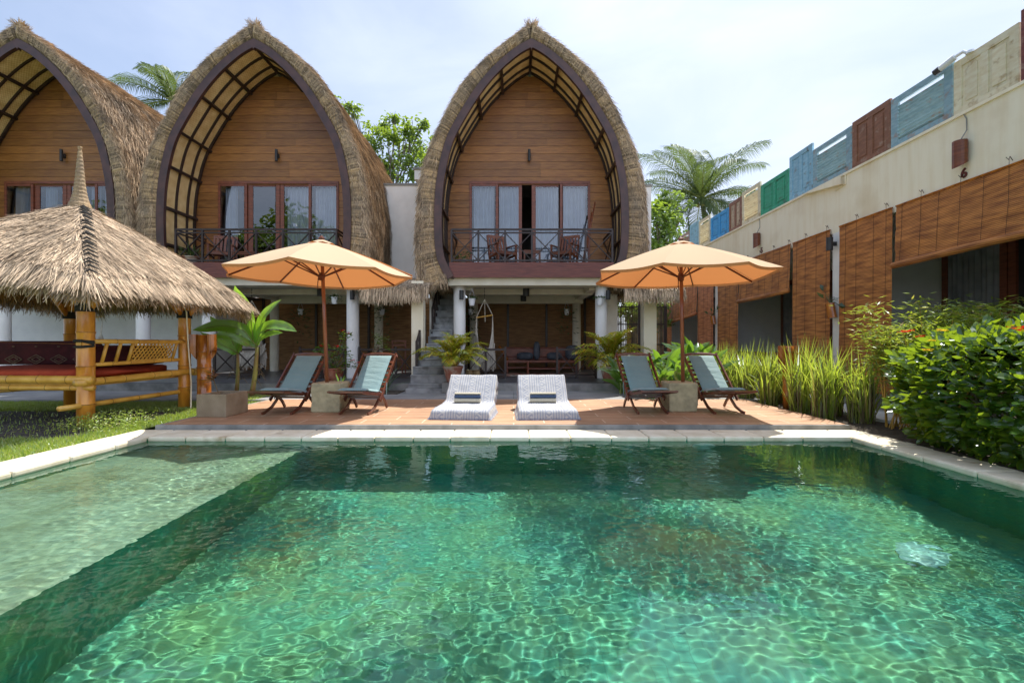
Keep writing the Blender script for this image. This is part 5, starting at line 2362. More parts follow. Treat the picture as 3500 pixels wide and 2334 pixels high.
# bamboo lamp posts
def lamp_post(label, x, y, h, s):
    t = thing('bamboo_lamp_post', label, 'lamp post', (x, y, 0), 'short posts of thick cut bamboo')
    mb = MB()
    bamboo(mb, (x, y, .0), (x, y, h), .12 * s, .32, 1)
    mb.build('main_tube', [mt['bambood'], mt['bnode']], t, smooth=True)
    for a in (200, 340):
        dx, dy = math.cos(R(a)) * .19 * s, math.sin(R(a)) * .13 * s
        mb = MB()
        n = 12
        r = .085 * s
        for k, z in enumerate((h - .42 * s, h - .30 * s, h + .01)):
            for j in range(n):
                th = 2 * PI * j / n
                zz = z
                if k == 0:
                    zz = h - .50 * s + .26 * s * (.5 + .5 * (math.cos(th) * dx + math.sin(th) * dy) / math.hypot(dx, dy))
                mb.v.append((x + dx + r * math.cos(th), y + dy + r * math.sin(th), zz))
        for k in range(2):
            for j in range(n):
                mb.f.append((k * n + j, k * n + (j + 1) % n, (k + 1) * n + (j + 1) % n, (k + 1) * n + j))
                mb.m.append(0)
        mb.f.append(tuple(2 * n + j for j in range(n)))
        mb.m.append(0)
        mb.build('side_tube', mt['bambood'], t)
    return t


lamp_post('glossy orange bamboo lamp post between the gazebo and the woven planter', -6.02, 8.85, 1.42, 1)
lamp_post('bamboo lamp post standing in the tall grass on the right', 5.28, 8.75, 1.2, .82)
mb = MB()
mb.tube([(-6.30, 8.7, 1.95), (-6.22, 8.65, 1.85), (-6.22, 8.7, 1.2), (-6.2, 8.75, .5), (-6.1, 8.6, .02)], .012, 6)
tag(mb.build('cable', mt['cream']), 'pale cable running down the right gazebo post', 'cable')

# ================================================================= PLANTER, UMBRELLAS, CHAIRS
t = thing('woven_planter', 'square woven rattan planter at the left corner of the deck', 'planter', (-4.88, 7.64, DZ))
mb = MB()
x0, x1, y0, y1, z1 = -5.12, -4.64, 7.34, 7.95, .43
mb.box(x0, y0, DZ + .001, x1, y0 + .03, z1)
mb.box(x0, y1 - .03, DZ + .001, x1, y1, z1)
mb.box(x0, y0 + .03, DZ + .001, x0 + .03, y1 - .03, z1 - .001)
mb.box(x1 - .03, y0 + .03, DZ + .001, x1, y1 - .03, z1 - .001)
mb.build('box', mt['rattan'], t, bevel=.006)
mb = MB()
mb.box(x0 + .03, y0 + .03, DZ, x1 - .03, y1 - .03, .30)
mb.build('soil', mt['soil'], t)
rg = random.Random(3)
t = thing('croton_plant', 'small purple and yellow leaved plant growing out of the woven planter', 'plant', (-4.95, 7.7, .3))
mb = MB()
mb.tube([(-4.95, 7.7, .3), (-5.03, 7.7, .5), (-5.08, 7.68, .68)], .008, 6)
mb.build('stem', mt['twig'], t)
mb = MB()
for k in range(46):
    a = rg.uniform(0, 2 * PI)
    p = Vector((-5.08, 7.68, rg.uniform(.62, .76)))
    mb.leaf(p, (math.cos(a), math.sin(a), rg.uniform(-.3, .9)), (0, 0, 1), rg.uniform(.09, .17), .03)
mb.build('leaves', L_['croton'], t)


def umbrella(label, blabel, cubex, cubey, polex, topx, y, rot, seed):
    bm = bmesh.new()
    bmesh.ops.create_cube(bm, size=1)
    bmesh.ops.subdivide_edges(bm, edges=bm.edges, cuts=7, use_grid_fill=True)
    rg = random.Random(seed)
    for v in bm.verts:
        v.co = Vector((v.co.x * .50, v.co.y * .50, (v.co.z + .5) * .505))
        n_ = noise.noise(Vector((v.co.x * 7 + seed, v.co.y * 7, v.co.z * 7)))
        v.co += Vector((v.co.x, v.co.y, 0)) * .05 * n_
    me = bpy.data.meshes.new('cube')
    bm.to_mesh(me)
    bm.free()
    me.materials.append(mt['stonecube'])
    b_ = link('stone_block', me, None, bevel=.022)
    b_.location = (cubex, cubey, DZ)
    tag(b_, blabel, 'stone block', 'rough stone cubes carrying the parasols')
    U = thing('parasol', label, 'parasol', (polex, y, .5), 'cream parasols with orange underside')
    zt = 3.02
    pole = MB()
    P0, P1 = Vector((polex, y, .5)), Vector((topx, y, zt))
    pole.tube([P0, P0.lerp(P1, .5), P1], [.034, .032, .030], 14)
    pole.build('pole', mt['polewood'], U, smooth=True)
    C0 = Vector((topx, y, 0))
    Rr, rim, pk = 1.58, 2.46, 3.07

    def corner(k):
        a = rot + k * PI / 4
        return Vector((C0.x + Rr * math.cos(a), C0.y + Rr * math.sin(a), rim + .03 * math.sin(k * 2.2 + seed)))
    apex = Vector((C0.x, C0.y, pk))
    cn = MB()
    ns_, nt_ = 8, 10
    for k in range(8):
        A, B = corner(k), corner(k + 1)
        rows = []
        for i in range(ns_ + 1):
            r_ = .06 + (1 - .06) * i / ns_
            row = []
            for j in range(nt_ + 1):
                f_ = j / nt_
                p = apex.lerp(A.lerp(B, f_), r_)
                s_ = math.sin(f_ * PI)
                p.z -= .05 * s_ * r_ * (1 if r_ < 1 else 1) * .6
                p.z += .05 * math.sin(r_ * PI) * .5
                inw = (C0 - p)
                inw.z = 0
                p += inw.normalized() * .05 * s_ * r_ ** 3
                row.append(p)
            rows.append(row)
        cn.grid(rows)
        # small hem flap
        hem = [[p, p + Vector((0, 0, -.045)) + (Vector((C0.x, C0.y, p.z)) - p).normalized() * .012] for p in rows[-1]]
        cn.grid(hem)
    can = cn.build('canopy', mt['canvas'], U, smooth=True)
    cp = MB()
    for k in range(8):
        a0, a1 = rot + k * PI / 4, rot + (k + 1) * PI / 4
        top = apex + Vector((0, 0, .03))
        p0 = Vector((C0.x + .24 * math.cos(a0), C0.y + .24 * math.sin(a0), pk - .078))
        p1 = Vector((C0.x + .24 * math.cos(a1), C0.y + .24 * math.sin(a1), pk - .078))
        pm = (p0 + p1) / 2 + Vector((0, 0, .022))
        cp.poly([top, pm, p0])
        cp.poly([top, p1, pm])
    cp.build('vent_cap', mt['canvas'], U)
    fn = MB()
    fn.lathe((C0.x, C0.y, pk + .03), [(.05, 0), (.06, .015), (.03, .03), (.028, .05), (.001, .065)], 12)
    fn.build('finial', mt['ribwood'], U)
    hb = MB()
    hz = 2.43
    hb.lathe((C0.x, C0.y, hz), [(.045, -.06), (.055, -.05), (.05, -.03), (.06, -.02), (.06, .03), (.045, .04), (.045, .07)], 16)
    hb.tube([(C0.x - .05, C0.y - .02, hz - .03), (C0.x - .055, C0.y - .03, hz - .15), (C0.x - .05, C0.y - .03, hz - .22)], .008, 6)
    hub = hb.build('hub', mt['ribwood'], U)
    for k in range(8):
        r_ = MB()
        A = corner(k)
        a = apex.lerp(A, .03) + Vector((0, 0, -.03))
        e = apex.lerp(A, .985) + Vector((0, 0, -.03))
        mdl = apex.lerp(A, .5) + Vector((0, 0, -.012))
        r_.bar(a, mdl, .018, .028)
        r_.bar(mdl, e, .018, .028)
        rb = r_.build('rib', mt['ribwood'], U)
        s_ = MB()
        d = (A - C0)
        d.z = 0
        d.normalize()
        s_.bar(Vector((C0.x, C0.y, hz + .01)) + d * .05, apex.lerp(A, .46) + Vector((0, 0, -.03)), .014, .022)
        s_.build('strut', mt['ribwood'], rb)
    return U


umbrella('cream parasol on the left, between the two left deck chairs', 'stone cube base under the left parasol', -3.24, 8.08, -3.30, -3.40, 8.05, R(7), 1)
umbrella('cream parasol on the right, between the two right deck chairs', 'stone cube base under the right parasol', 2.95, 8.15, 3.02, 2.98, 8.12, R(16), 5)


def deck_chair():
    t = thing('deck_chair', '', 'deck chair', (0, 0, 0), 'folding wooden deck chairs with blue-grey cushions')
    W_ = .285
    # seat frame and slats
    mb = MB()
    for sx in (-1, 1):
        mb.bar((sx * W_, -.68, .405), (sx * W_, .14, .275), .028, .045)
    mb.bar((-W_ - .02, -.69, .408), (W_ + .02, -.69, .408), .05, .03)
    mb.bar((-W_, .12, .28), (W_, .12, .28), .03, .03)
    for k in range(9):
        f_ = (k + .6) / 9.6
        mb.bar((-W_, -.66 + .76 * f_, .402 - .12 * f_ + .012), (W_, -.66 + .76 * f_, .402 - .12 * f_ + .012), .055, .012)
    mb.build('seat', mt['chairwood'], t, bevel=.003)
    bk = MB()
    for sx in (-1, 1):
        pts = [(-.08, .20), (.06, .33), (.28, .56), (.50, .78), (.66, .94), (.70, 1.0)]
        for a, b_ in zip(pts[:-1], pts[1:]):
            bk.bar((sx * (W_ + .035), a[0], a[1]), (sx * (W_ + .035), b_[0], b_[1]), .026, .06, (0, 1, 0))
    for k in range(7):
        f_ = (k + .7) / 7.5
        bk.bar((-W_, .10 + .55 * f_, .33 + .57 * f_), (W_, .10 + .55 * f_, .33 + .57 * f_), .012, .05, (0, .7, .7))
    # curved top rail with ears
    pts = [(-W_ - .07, .655, .93), (-W_ - .04, .68, .965), (-W_ * .6, .70, .985), (0, .705, .992), (W_ * .6, .70, .985), (W_ + .04, .68, .965), (W_ + .07, .655, .93)]
    bk.tube(pts, [.016, .024, .027, .028, .027, .024, .016], 8)
    bk.build('back_frame', mt['chairwood'], t, bevel=.003)
    for sx in (-1, 1):
        for kind in (0, 1):
            lg = MB()
            if kind == 0:
                pts = [(.16, .36), (.10, .30), (0, .19), (-.14, .09), (-.33, .03), (-.42, .018)]
                xx = sx * (W_ - .035)
            else:
                pts = [(-.12, .34), (-.02, .30), (.12, .24), (.24, .14), (.32, .03)]
                xx = sx * (W_ - .0)
            for a, b_ in zip(pts[:-1], pts[1:]):
                lg.bar((xx, a[0], a[1]), (xx, b_[0], b_[1]), .030, .048, (0, .3, 1))
            lg.build('leg', mt['chairwood'], t, bevel=.004)
    st = MB()
    st.bar((-W_, .02, .245), (W_, .02, .245), .035, .035)
    st.bar((-W_, -.10, .30), (W_, -.10, .30), .03, .03)
    st.build('stretcher', mt['chairwood'], t)
    cu = MB()
    path = [(-.50, .415), (-.42, .41), (-.2, .375), (.0, .345), (.06, .36), (.14, .44), (.30, .60), (.45, .75), (.60, .90), (.655, .955)]
    P = resample([(p[0], p[1]) for p in path], 40)
    rows_t, rows_b = [], []
    nn_ = 16
    for i, p in enumerate(P):
        tt = (P[min(i + 1, 39)] - P[max(i - 1, 0)]).normalized()
        nr = Vector((-tt.y, tt.x))
        row = []
        for j in range(nn_ + 1):
            u = j / nn_ * 2 - 1
            e = (1 - abs(u) ** 6) ** .5
            ends = min(1, i / 1.5, (39 - i) / 1.5)
            th = .036 * e * ends
            wr = .005 * noise.noise((u * 1.5, i * .9, 0)) * e * ends + .004 * math.sin(i * 1.9 + u * 1.5) * e * (1 if 8 < i < 30 else .3)
            q = p + nr * (th + wr + .004)
            row.append((u * .245, q.x, q.y))
        rows_t.append(row)
        rows_b.append([(j / nn_ * .49 - .245, (p + nr * .002).x, (p + nr * .002).y) for j in range(nn_ + 1)])
    cu.grid(rows_t)
    cu.grid(rows_b)
    cm_ = cu.build('cushion', mt['cushion'], t, smooth=True)
    ti = MB()
    for sx in (-1, 1):
        ti.tube([(sx * .25, .22, .50), (sx * .31, .21, .50), (sx * .335, .18, .49), (sx * .34, .15, .38), (sx * .345, .14, .28)], .007, 5)
        ti.tube([(sx * .25, .05, .36), (sx * .30, .04, .33), (sx * .31, .03, .2)], .007, 5)
    ti.build('ties', mt['cushion'], cm_)
    return t


dc = deck_chair()
dc.location = (-3.93, 8.0, DZ)
dc.rotation_euler = (0, 0, R(-4))
dc['label'] = 'shaded deck chair left of the left parasol base, nearest the woven planter'
dup(dc, (-2.62, 7.98, DZ), R(-6), 'deck chair with a sunlit cushion right of the left parasol base')
dup(dc, (2.33, 8.08, DZ), R(3), 'deck chair in full shade left of the right parasol base')
dup(dc, (3.62, 8.08, DZ), R(3), 'deck chair with half its back cushion sunlit, right of the right parasol base')


def draped(label, cx, rot, seed):
    t = thing('floor_lounger', label, 'floor lounger', (cx, 7.75, DZ), 'floor mattresses draped with grey ikat cloth')
    ORG[t.name] = Vector((0, 0, 0))
    path = [(-.68, .005), (-.675, .06), (-.655, .125), (-.60, .15), (-.3, .155), (0, .16), (.12, .165), (.20, .19), (.27, .26), (.42, .42), (.58, .585), (.62, .61), (.66, .60), (.70, .50), (.74, .30)]
    P = resample(path, 64)
    rows = []
    for i, p in enumerate(P):
        tt = (P[min(i + 1, 63)] - P[max(i - 1, 0)]).normalized()
        nr = Vector((-tt.y, tt.x))
        base = p.x < .2
        hw_ = .445 + .015 * noise.noise((seed, i * .2, 0)) - (.02 if not base else 0)
        row = []
        nu = 26
        for j in range(nu + 1):
            u = -1 + 2 * j / nu
            q = p + nr * (.007 * noise.noise((u * 3, i * .22, seed)) + .005 * noise.noise((u * 9, i * .5, seed)))
            row.append((u * hw_, q.x, max(q.y, .004)))
        # side drop
        sd = []
        for s_ in (-1, 1):
            dr = []
            for k in range(1, 5):
                f_ = k / 4
                wob = .02 * noise.noise((i * .35, k * .5, seed + s_))
                if base:
                    zz = max(p.y * (1 - f_) + .004, .004)
                    dr.append((s_ * (hw_ + .015 + .05 * f_ * f_ + wob * f_), p.x, zz))
                else:
                    q = p - nr * (.14 * f_)
                    dr.append((s_ * (hw_ + .012 + wob * f_), q.x + .0, max(q.y - .03 * f_, .004)))
            sd.append(dr)
        rows.append(list(reversed(sd[0])) + row + sd[1])
    mb = MB()
    mb.grid(rows)
    cl = mb.build('ikat_cloth', mt['ikat'], t, smooth=True)
    fr = MB()
    rg = random.Random(seed)
    for k in range(150):
        x = -.49 + .98 * k / 149
        y = -.685
        fr.strip((x, y, .012), (x + rg.uniform(-.012, .012), y - rg.uniform(.02, .05), .006), .005, (1, .2, 0))
        if k % 3 == 0:
            fr.strip((x, y, .03), (x + rg.uniform(-.01, .01), y - .012, .008), .006, (1, .2, 0))
    fr.build('fringe', mt['fringe'], cl)
    fr = MB()
    for k in range(40):
        yy = -.66 + .85 * k / 39
        fr.strip((.49, yy, .015), (.49 + rg.uniform(.02, .045), yy + rg.uniform(-.01, .01), .006), .005, (0, 1, 0))
    fr.build('fringe', mt['fringe'], cl)
    mm_ = MB()
    mm_.bar((0, -.64, .065), (0, .22, .065), .84, .11)
    mm_.bar((0, .33, .22), (0, .62, .49), .78, .06)
    mm_.build('mattress', mt['redmat'], t)
    t.rotation_euler = (0, 0, rot)
    return t


draped('ikat-draped floor lounger on the left, nearer the stairs', -.79, R(-5), 1)
draped('ikat-draped floor lounger on the right, nearer the right parasol', .525, R(2), 9)


def towel(label, x, y, z, rot):
    t = thing('folded_towel', label, 'towel', (x, y, z), 'rolled striped towels on the loungers')
    ORG[t.name] = Vector((0, 0, 0))
    for k, (zz, rr, m_, nm) in enumerate(((.035, .038, 'towelcream', 'bottom_fold'), (.098, .034, 'towelblue', 'middle_fold'), (.15, .022, 'towelcream', 'top_fold'))):
        mb = MB()
        rows = []
        for i in range(13):
            u = -1 + 2 * i / 12
            rows.append([(u * .225 + .004 * math.sin(i), .055 * math.cos(2 * PI * j / 16) * (1.0 if k < 2 else .85) + .008 * k + .003 * noise.noise((i, j, k)), zz + rr * math.sin(2 * PI * j / 16) * (.98 + .05 * noise.noise((i * .7, j * .7, k)))) for j in range(17)])
        mb.grid(rows)
        for s_ in (0, -1):
            mb.poly(rows[s_][:-1])
        mb.build(nm, mt[m_], t, smooth=True)
    t.rotation_euler = (R(-8), 0, rot)


towel('cream and navy folded towel on the left floor lounger', -.80, 7.87, .235, R(-4))
towel('cream and navy folded towel on the right floor lounger', .51, 7.89, .235, R(1))
mt['lampface'] = M('pool_lamp_face', (.25, .46, .42), (.18, .38, .36), 20, rough=.5)
# pool lights
for i, (x, y, z, lab, ax) in enumerate(((3.55, 3.95, FZ + .012, 'round pale pool lamp glimmering on the pool floor at right', 'z'), (2.55, YF - .02, -.33, 'round pool lamp in the far pool wall under the right parasol', 'y'))):
    mb = MB()
    if ax == 'z':
        mb.lathe((x, y, z), [(.001, .03), (.13, .03), (.17, .015), (.19, 0)], 24, cap=False)
    else:
        n = 24
        rr = [(.001, -.03), (.10, -.03), (.14, -.015), (.16, 0)]
        rows = [[(x + r * math.cos(2 * PI * j / n), y + d, z + r * math.sin(2 * PI * j / n)) for j in range(n + 1)] for r, d in rr]
        mb.grid(rows)
    o = tag(mb.build('pool_lamp', mt['lampface'], smooth=True), lab, 'pool lamp')
    o.cycles.is_caustics_receiver = True


# ================================================================= PLANTS
def blade_leaf(mb, pts, width, face=(0, -1, .3), fold=.12, n=14, wprof=None, tear=0, seed=0):
    """a long leaf along a curve with a folded midrib"""
    d = [Vector(p) for p in pts]
    P = []
    for i in range(len(d) - 1):
        a = d[i - 1] if i else d[0] * 2 - d[1]
        b_, c = d[i], d[i + 1]
        e = d[i + 2] if i + 2 < len(d) else d[-1] * 2 - d[-2]
        for k in range(6):
            t = k / 6
            P.append(.5 * ((2 * b_) + (c - a) * t + (2 * a - 5 * b_ + 4 * c - e) * t * t + (3 * b_ - a - 3 * c + e) * t ** 3))
    P.append(d[-1])
    N_ = len(P)
    rows = []
    F = Vector(face).normalized()
    for i, p in enumerate(P):
        t = (P[min(i + 1, N_ - 1)] - P[max(i - 1, 0)]).normalized()
        a = t.cross(F)
        if a.length < .05:
            a = t.cross(Vector((1, 0, 0)))
        a.normalize()
        u = a.cross(t)
        f_ = i / (N_ - 1)
        w = wprof(f_) if wprof else max(.02, math.sin(min(1, f_ * 1.05) * PI) ** .6)
        w *= width / 2
        wv = .12 * math.sin(f_ * 40 + seed) * w * .5
        rows.append([p - a * w + u * (w * fold + wv), p - a * (w * .5) + u * w * fold * .3, p, p + a * (w * .5) + u * w * fold * .3, p + a * w + u * (w * fold - wv)])
    mb.grid(rows)


def banana(label, base, top, leaves, D, r0, seed):
    B, T = at(base[0], base[1], D), at(top[0], top[1], D)
    t = thing('banana_plant', label, 'banana plant', B, 'young banana plants at the left edge of the deck')
    mb = MB()
    mid = B.lerp(T, .5) + Vector((.02, 0, 0))
    mb.tube([B, B.lerp(mid, .5), mid, mid.lerp(T, .5), T], [r0 * 1.25, r0 * 1.05, r0, r0 * .85, r0 * .7], 14)
    mb.build('stem', mt['nanastem'], t, smooth=True)
    rg = random.Random(seed)
    for (pts, w, dd, st) in leaves:
        P = [at(p[0], p[1], D) + Vector((0, -dd * (i / (len(pts) - 1)), 0)) for i, p in enumerate(pts)]
        lf = MB()
        k = max(1, int(len(P) * st))
        blade_leaf(lf, P[k - 1:] if k > 1 else P, w, (rg.uniform(-.2, .2), -1, rg.uniform(.2, .7)), .25,
                   wprof=lambda f_: max(.05, min(1, f_ * 4.5) ** .7 * (1 - max(0, (f_ - .55) / .45) ** 2.2)), seed=rg.random() * 9)
        l = lf.build('leaf', L_['banana'], t, smooth=True)
        pe = MB()
        pe.tube(P[:-1] if len(P) > 3 else P, [.014, .012] + [.008] * (len(P[:-1] if len(P) > 3 else P) - 2), 6, False)
        pe.build('midrib', mt['stemgreen'], l, smooth=True)
    mb = MB()
    for k in range(5):
        a = rg.uniform(0, 2 * PI)
        p = B.lerp(T, rg.uniform(.3, .9))
        q = p + Vector((math.cos(a) * .15, math.sin(a) * .1, .05))
        e = q + Vector((math.cos(a) * .12, 0, -.16))
        mb.tube([p, q, e], [.012, .008, .003], 5, False)
    mb.build('dry_sheaths', mt['twig'], t)
    return t


banana('taller banana plant at the left edge of the deck, its leaf above the gazebo eave', (578, 914), (591, 797), [
    ([(591, 797), (584, 784), (580, 728), (569, 700), (553, 674), (549, 658)], .20, .15, 0),
    ([(591, 797), (588.7, 789), (594, 760.6), (605, 728), (625, 705), (646, 688)], .21, .0, 0),
    ([(591, 797), (590, 793), (604, 764), (624, 749), (650, 748), (676, 754), (696, 762)], .24, .3, .3),
    ([(591, 799), (596, 793), (612, 778), (638, 767), (671, 765)], .17, .4, .4),
    ([(591, 797), (584, 784), (571, 762), (555, 752), (522, 749), (496, 755), (472, 759)], .26, .4, .3),
    ([(591, 799), (581, 795), (572, 783), (550, 773), (506, 772)], .16, .5, .4)], 10.25, .05, 1)
banana('shorter banana plant just behind the woven planter', (543.5, 902), (546, 812), [
    ([(546, 812), (544, 805), (537, 780), (524, 758), (509, 746), (495, 727)], .30, .2, .2),
    ([(546, 812), (540, 803), (528, 793), (513, 779), (494, 764)], .20, .5, .3),
    ([(547, 812), (547.6, 805.6), (549, 780), (555, 756)], .07, 0, 0),
    ([(547, 812), (549, 804), (558, 790), (571, 782), (583, 781)], .13, .2, .3)], 10.6, .04, 2)


def areca(label, x, y, z, pot, seed, n=40, ln=.78, ped=None, arg=0):
    t = thing('potted_palm', label, 'potted palm', (x, y, z), 'potted areca palms on the terrace edge')
    rg = random.Random(seed)
    g = MB()
    r, h = .245, .40
    g.lathe((x, y, z), [(r * .58, 0), (r * .72, h * .25), (r * .86, h * .6), (r * .95, h * .84), (r * 1.02, h * .86), (r * 1.04, h), (r * .92, h), (r * .88, h * .92), (.001, h * .9)], 28, cap=False)
    g.build('pot', pot, t, smooth=False)
    st = MB()
    fr = MB()
    for k in range(n):
        a = 2 * PI * k / n * 1.618 * 2 + rg.uniform(-.3, .3)
        el = rg.uniform(.55, 1.45) if k % 3 else rg.uniform(.25, .7)
        L0 = ln * rg.uniform(.75, 1.1)
        b0 = Vector((x + rg.uniform(-.07, .07), y + rg.uniform(-.07, .07), z + h * .9))
        dirh = Vector((math.cos(a), math.sin(a), 0))
        pts = []
        p = b0.copy()
        e = min(1.5, el + .35)
        for i in range(15):
            pts.append(p.copy())
            p = p + (dirh * math.cos(e) + Vector((0, 0, math.sin(e)))) * (L0 * 1.35 / 14)
            e -= (.05 + .13 * i / 14) * (1.15 - .35 * el / 1.5)
        st.tube(pts, [.009 - .0055 * i / 14 for i in range(15)], 4, False)
        for i in range(4, 15):
            f_ = (i - 4) / 10
            q = pts[i]
            tt = (pts[min(i + 1, 14)] - pts[i - 1]).normalized()
            sd = tt.cross(Vector((0, 0, 1)))
            if sd.length < .1:
                sd = Vector((-dirh.y, dirh.x, 0))
            sd.normalize()
            ll = .30 * math.sin(PI * (.18 + .78 * f_)) * L0 / .75 + .05
            for s_ in (-1, 1):
                for sub in (0, .5):
                    o_ = q - tt * (L0 * 1.35 / 14) * sub
                    d = (sd * s_ * .9 + tt * (.75 + .5 * f_) + Vector((0, 0, rg.uniform(-.1, .32)))).normalized()
                    m_ = o_ + d * ll * .55
                    e_ = m_ + (d + Vector((0, 0, -.75))).normalized() * ll * .45
                    w = .034
                    wv = d.cross(Vector((0, 0, 1))).normalized() * w / 2
                    fr.v += [tuple(o_), tuple(m_ - wv), tuple(m_ + wv), tuple(e_)]
                    b_ = len(fr.v) - 4
                    fr.f += [(b_, b_ + 1, b_ + 2), (b_ + 1, b_ + 3, b_ + 2)]
                    fr.m += [0, 0]
    st.build('stems', mt['stemgold'], t)
    fr.build('fronds', L_['areca'], t)
    return t


areca('potted areca palm in a weathered pot at the foot of the stone stairs', -1.50, 11.25, .30, mt['terracotta'], 3)
mb = MB()
mb.box(-1.74, 11.0, .05, -1.26, 11.49, .30)
tag(mb.build('plinth', mt['concrete'], bevel=.01), 'low concrete plinth carrying the left potted palm', 'plinth')
areca('potted areca palm at the right end of the terrace, by the white column', 2.50, 11.85, .262, mt['terracotta'], 8, n=44, ln=.88)


def ixora_shrub(label, x, y, z):
    t = thing('potted_ixora', label, 'potted plant', (x, y, z))
    g = MB()
    r, h = .25, .36
    g.lathe((x, y, z), [(r * .6, 0), (r * .85, h * .3), (r * .98, h * .7), (r * 1.0, h * .88), (r * 1.05, h * .92), (r * 1.05, h), (r * .9, h), (.001, h * .85)], 26, cap=False)
    g.build('pot', mt['redpot'], t)
    rg = random.Random(12)
    tips = [(708, 832), (722, 822), (737, 800), (730, 822), (745, 840), (760, 800), (768, 815), (782, 800), (790, 790), (796, 770), (785, 764), (803, 770), (776, 832), (795, 845), (812, 832), (820, 838), (750, 815), (789, 838), (741, 790), (733, 806), (770, 845), (800, 800), (806, 822), (716, 834), (728, 812), (745, 805), (755, 828), (765, 836), (780, 818), (786, 826), (798, 812), (778, 846)]
    st, lf, fl = MB(), MB(), MB()
    base = Vector((x, y, z + h * .9))
    fls = {2: 1, 9: 0, 10: 1, 11: 1, 7: 1, 15: 1, 5: 0, 4: 0, 14: 1}
    for i, (px, py) in enumerate(tips):
        tp = at(px, py, y) + Vector((0, rg.uniform(-.25, .2), 0))
        md = base.lerp(tp, .5) + Vector((rg.uniform(-.05, .05), 0, -.03))
        st.tube([base, md, tp], [.012, .008, .004], 5, False)
        for k in range(13):
            p = tp + Vector((rg.uniform(-.10, .10), rg.uniform(-.10, .10), rg.uniform(-.14, .05)))
            a = rg.uniform(0, 2 * PI)
            lf.leaf(p, (math.cos(a), math.sin(a), rg.uniform(-.2, .7)), (rg.uniform(-.5, .5), rg.uniform(-.5, .5), 1), rg.uniform(.08, .13), .05)
        if fls.get(i):
            for k in range(34):
                p = tp + Vector((rg.gauss(0, .03), rg.gauss(0, .03), rg.uniform(.0, .05) + .03))
                fl.leaf(p, (rg.uniform(-1, 1), rg.uniform(-1, 1), .4), (0, 0, 1), .03, .02)
    st.build('branches', mt['bark'], t)
    lf.build('leaves', L_['ixora'], t)
    fl.build('flowers', L_['redflower'], t)


ixora_shrub('red-flowered shrub in a glossy red pot behind the left parasol pole', -4.67, 11.8, .262)


def spiky(label, x, y, z, n, ln, w, seed, name='aloe_plant', cat='plant', lm='aloe', group=None, lean=.9):
    t = thing(name, label, cat, (x, y, z), group)
    rg = random.Random(seed)
    mb = MB()
    for k in range(n):
        a = rg.uniform(0, 2 * PI)
        e = rg.uniform(.5, 1.5)
        L0 = ln * rg.uniform(.6, 1.1)
        b0 = Vector((x + rg.uniform(-.06, .06), y + rg.uniform(-.06, .06), z))
        dh = Vector((math.cos(a), math.sin(a), 0))
        p1 = b0 + (dh * math.cos(e) + Vector((0, 0, math.sin(e)))) * L0 * .55
        p2 = p1 + (dh * math.cos(e - .35 * lean) + Vector((0, 0, math.sin(e - .35 * lean)))) * L0 * .45
        blade_leaf(mb, [b0, p1, p2], w, dh.cross(Vector((0, 0, 1))).cross(dh) * -1 + Vector((0, 0, .3)), .3, wprof=lambda f_: (1 - f_) ** .7 + .02)
    mb.build('leaves', L_[lm], t)
    return t


AG = 'spiky aloe clumps in front of the terrace'
spiky('large spiky aloe beside the stair foot, left of the square pillar', -3.15, 11.1, .05, 34, .72, .055, 3, group=AG)
spiky('small leafy clump left of the large aloe, behind the second deck chair', -4.2, 10.9, .05, 26, .5, .05, 4, 'leafy_clump', 'plant', 'canna', AG)
mb = MB()
mb.box(-4.75, 10.75, .052, -2.75, 11.48, .075)
struct(mb.build('garden_bed', mt['soil']))
t = thing('leggy_shrub', 'thin pale leggy shrub rising in front of the terrace, right of the left white column', 'shrub', (-3.75, 11.2, .05))
st, lf = MB(), MB()
rg = random.Random(8)
for (px, py) in ((864, 770), (868, 784), (876, 778), (884, 774), (878, 790), (888, 800), (870, 795), (884, 740), (892, 812)):
    tp = at(px, py, 11.2)
    st.tube([Vector((-3.72, 11.2, .05)), Vector((-3.5, 11.2, .9)), tp], [.012, .009, .003], 5, False)
    if py > 750:
        for k in range(9):
            a = rg.uniform(0, 2 * PI)
            p = tp + Vector((rg.uniform(-.08, .08), rg.uniform(-.08, .08), rg.uniform(-.08, .05)))
            lf.leaf(p, (math.cos(a), math.sin(a), .3), (0, 0, 1), .08, .05)
st.build('stems', mt['twig'], t)
lf.build('leaves', L_['ixora'], t)


# broad canna-like clumps behind the right deck chairs
def canna(label, x, y, z, n, h, seed, sp=.25):
    t = thing('broad_leaf_plant', label, 'plant', (x, y, z), 'broad-leaved plants behind the right deck chairs')
    rg = random.Random(seed)
    mb = MB()
    for k in range(n):
        a = rg.uniform(0, 2 * PI)
        b0 = Vector((x + math.cos(a) * sp * rg.random(), y + math.sin(a) * sp * rg.random(), z + rg.uniform(0, h * .55)))
        el = rg.uniform(.6, 1.45)
        dh = Vector((math.cos(a), math.sin(a), 0))
        L0 = h * rg.uniform(.38, .62)
        p1 = b0 + (dh * math.cos(el) + Vector((0, 0, math.sin(el)))) * L0 * .6
        p2 = p1 + (dh * math.cos(el - .5) + Vector((0, 0, math.sin(el - .5)))) * L0 * .5
        blade_leaf(mb, [b0, p1, p2], rg.uniform(.10, .17), (rg.uniform(-.6, .6), -1, rg.uniform(0, 1)), .25, wprof=lambda f_: max(.04, math.sin(min(1, .08 + f_ * .92) * PI) ** .8))
    mb.build('leaves', L_['canna'], t)
    mb = MB()
    for k in range(8):
        a = rg.uniform(0, 2 * PI)
        q = Vector((x + math.cos(a) * sp * .7, y + math.sin(a) * sp * .7, z))
        mb.tube([q, q + Vector((0, 0, h * .6))], .012, 6)
    mb.build('stems', mt['stemgreen'], t)


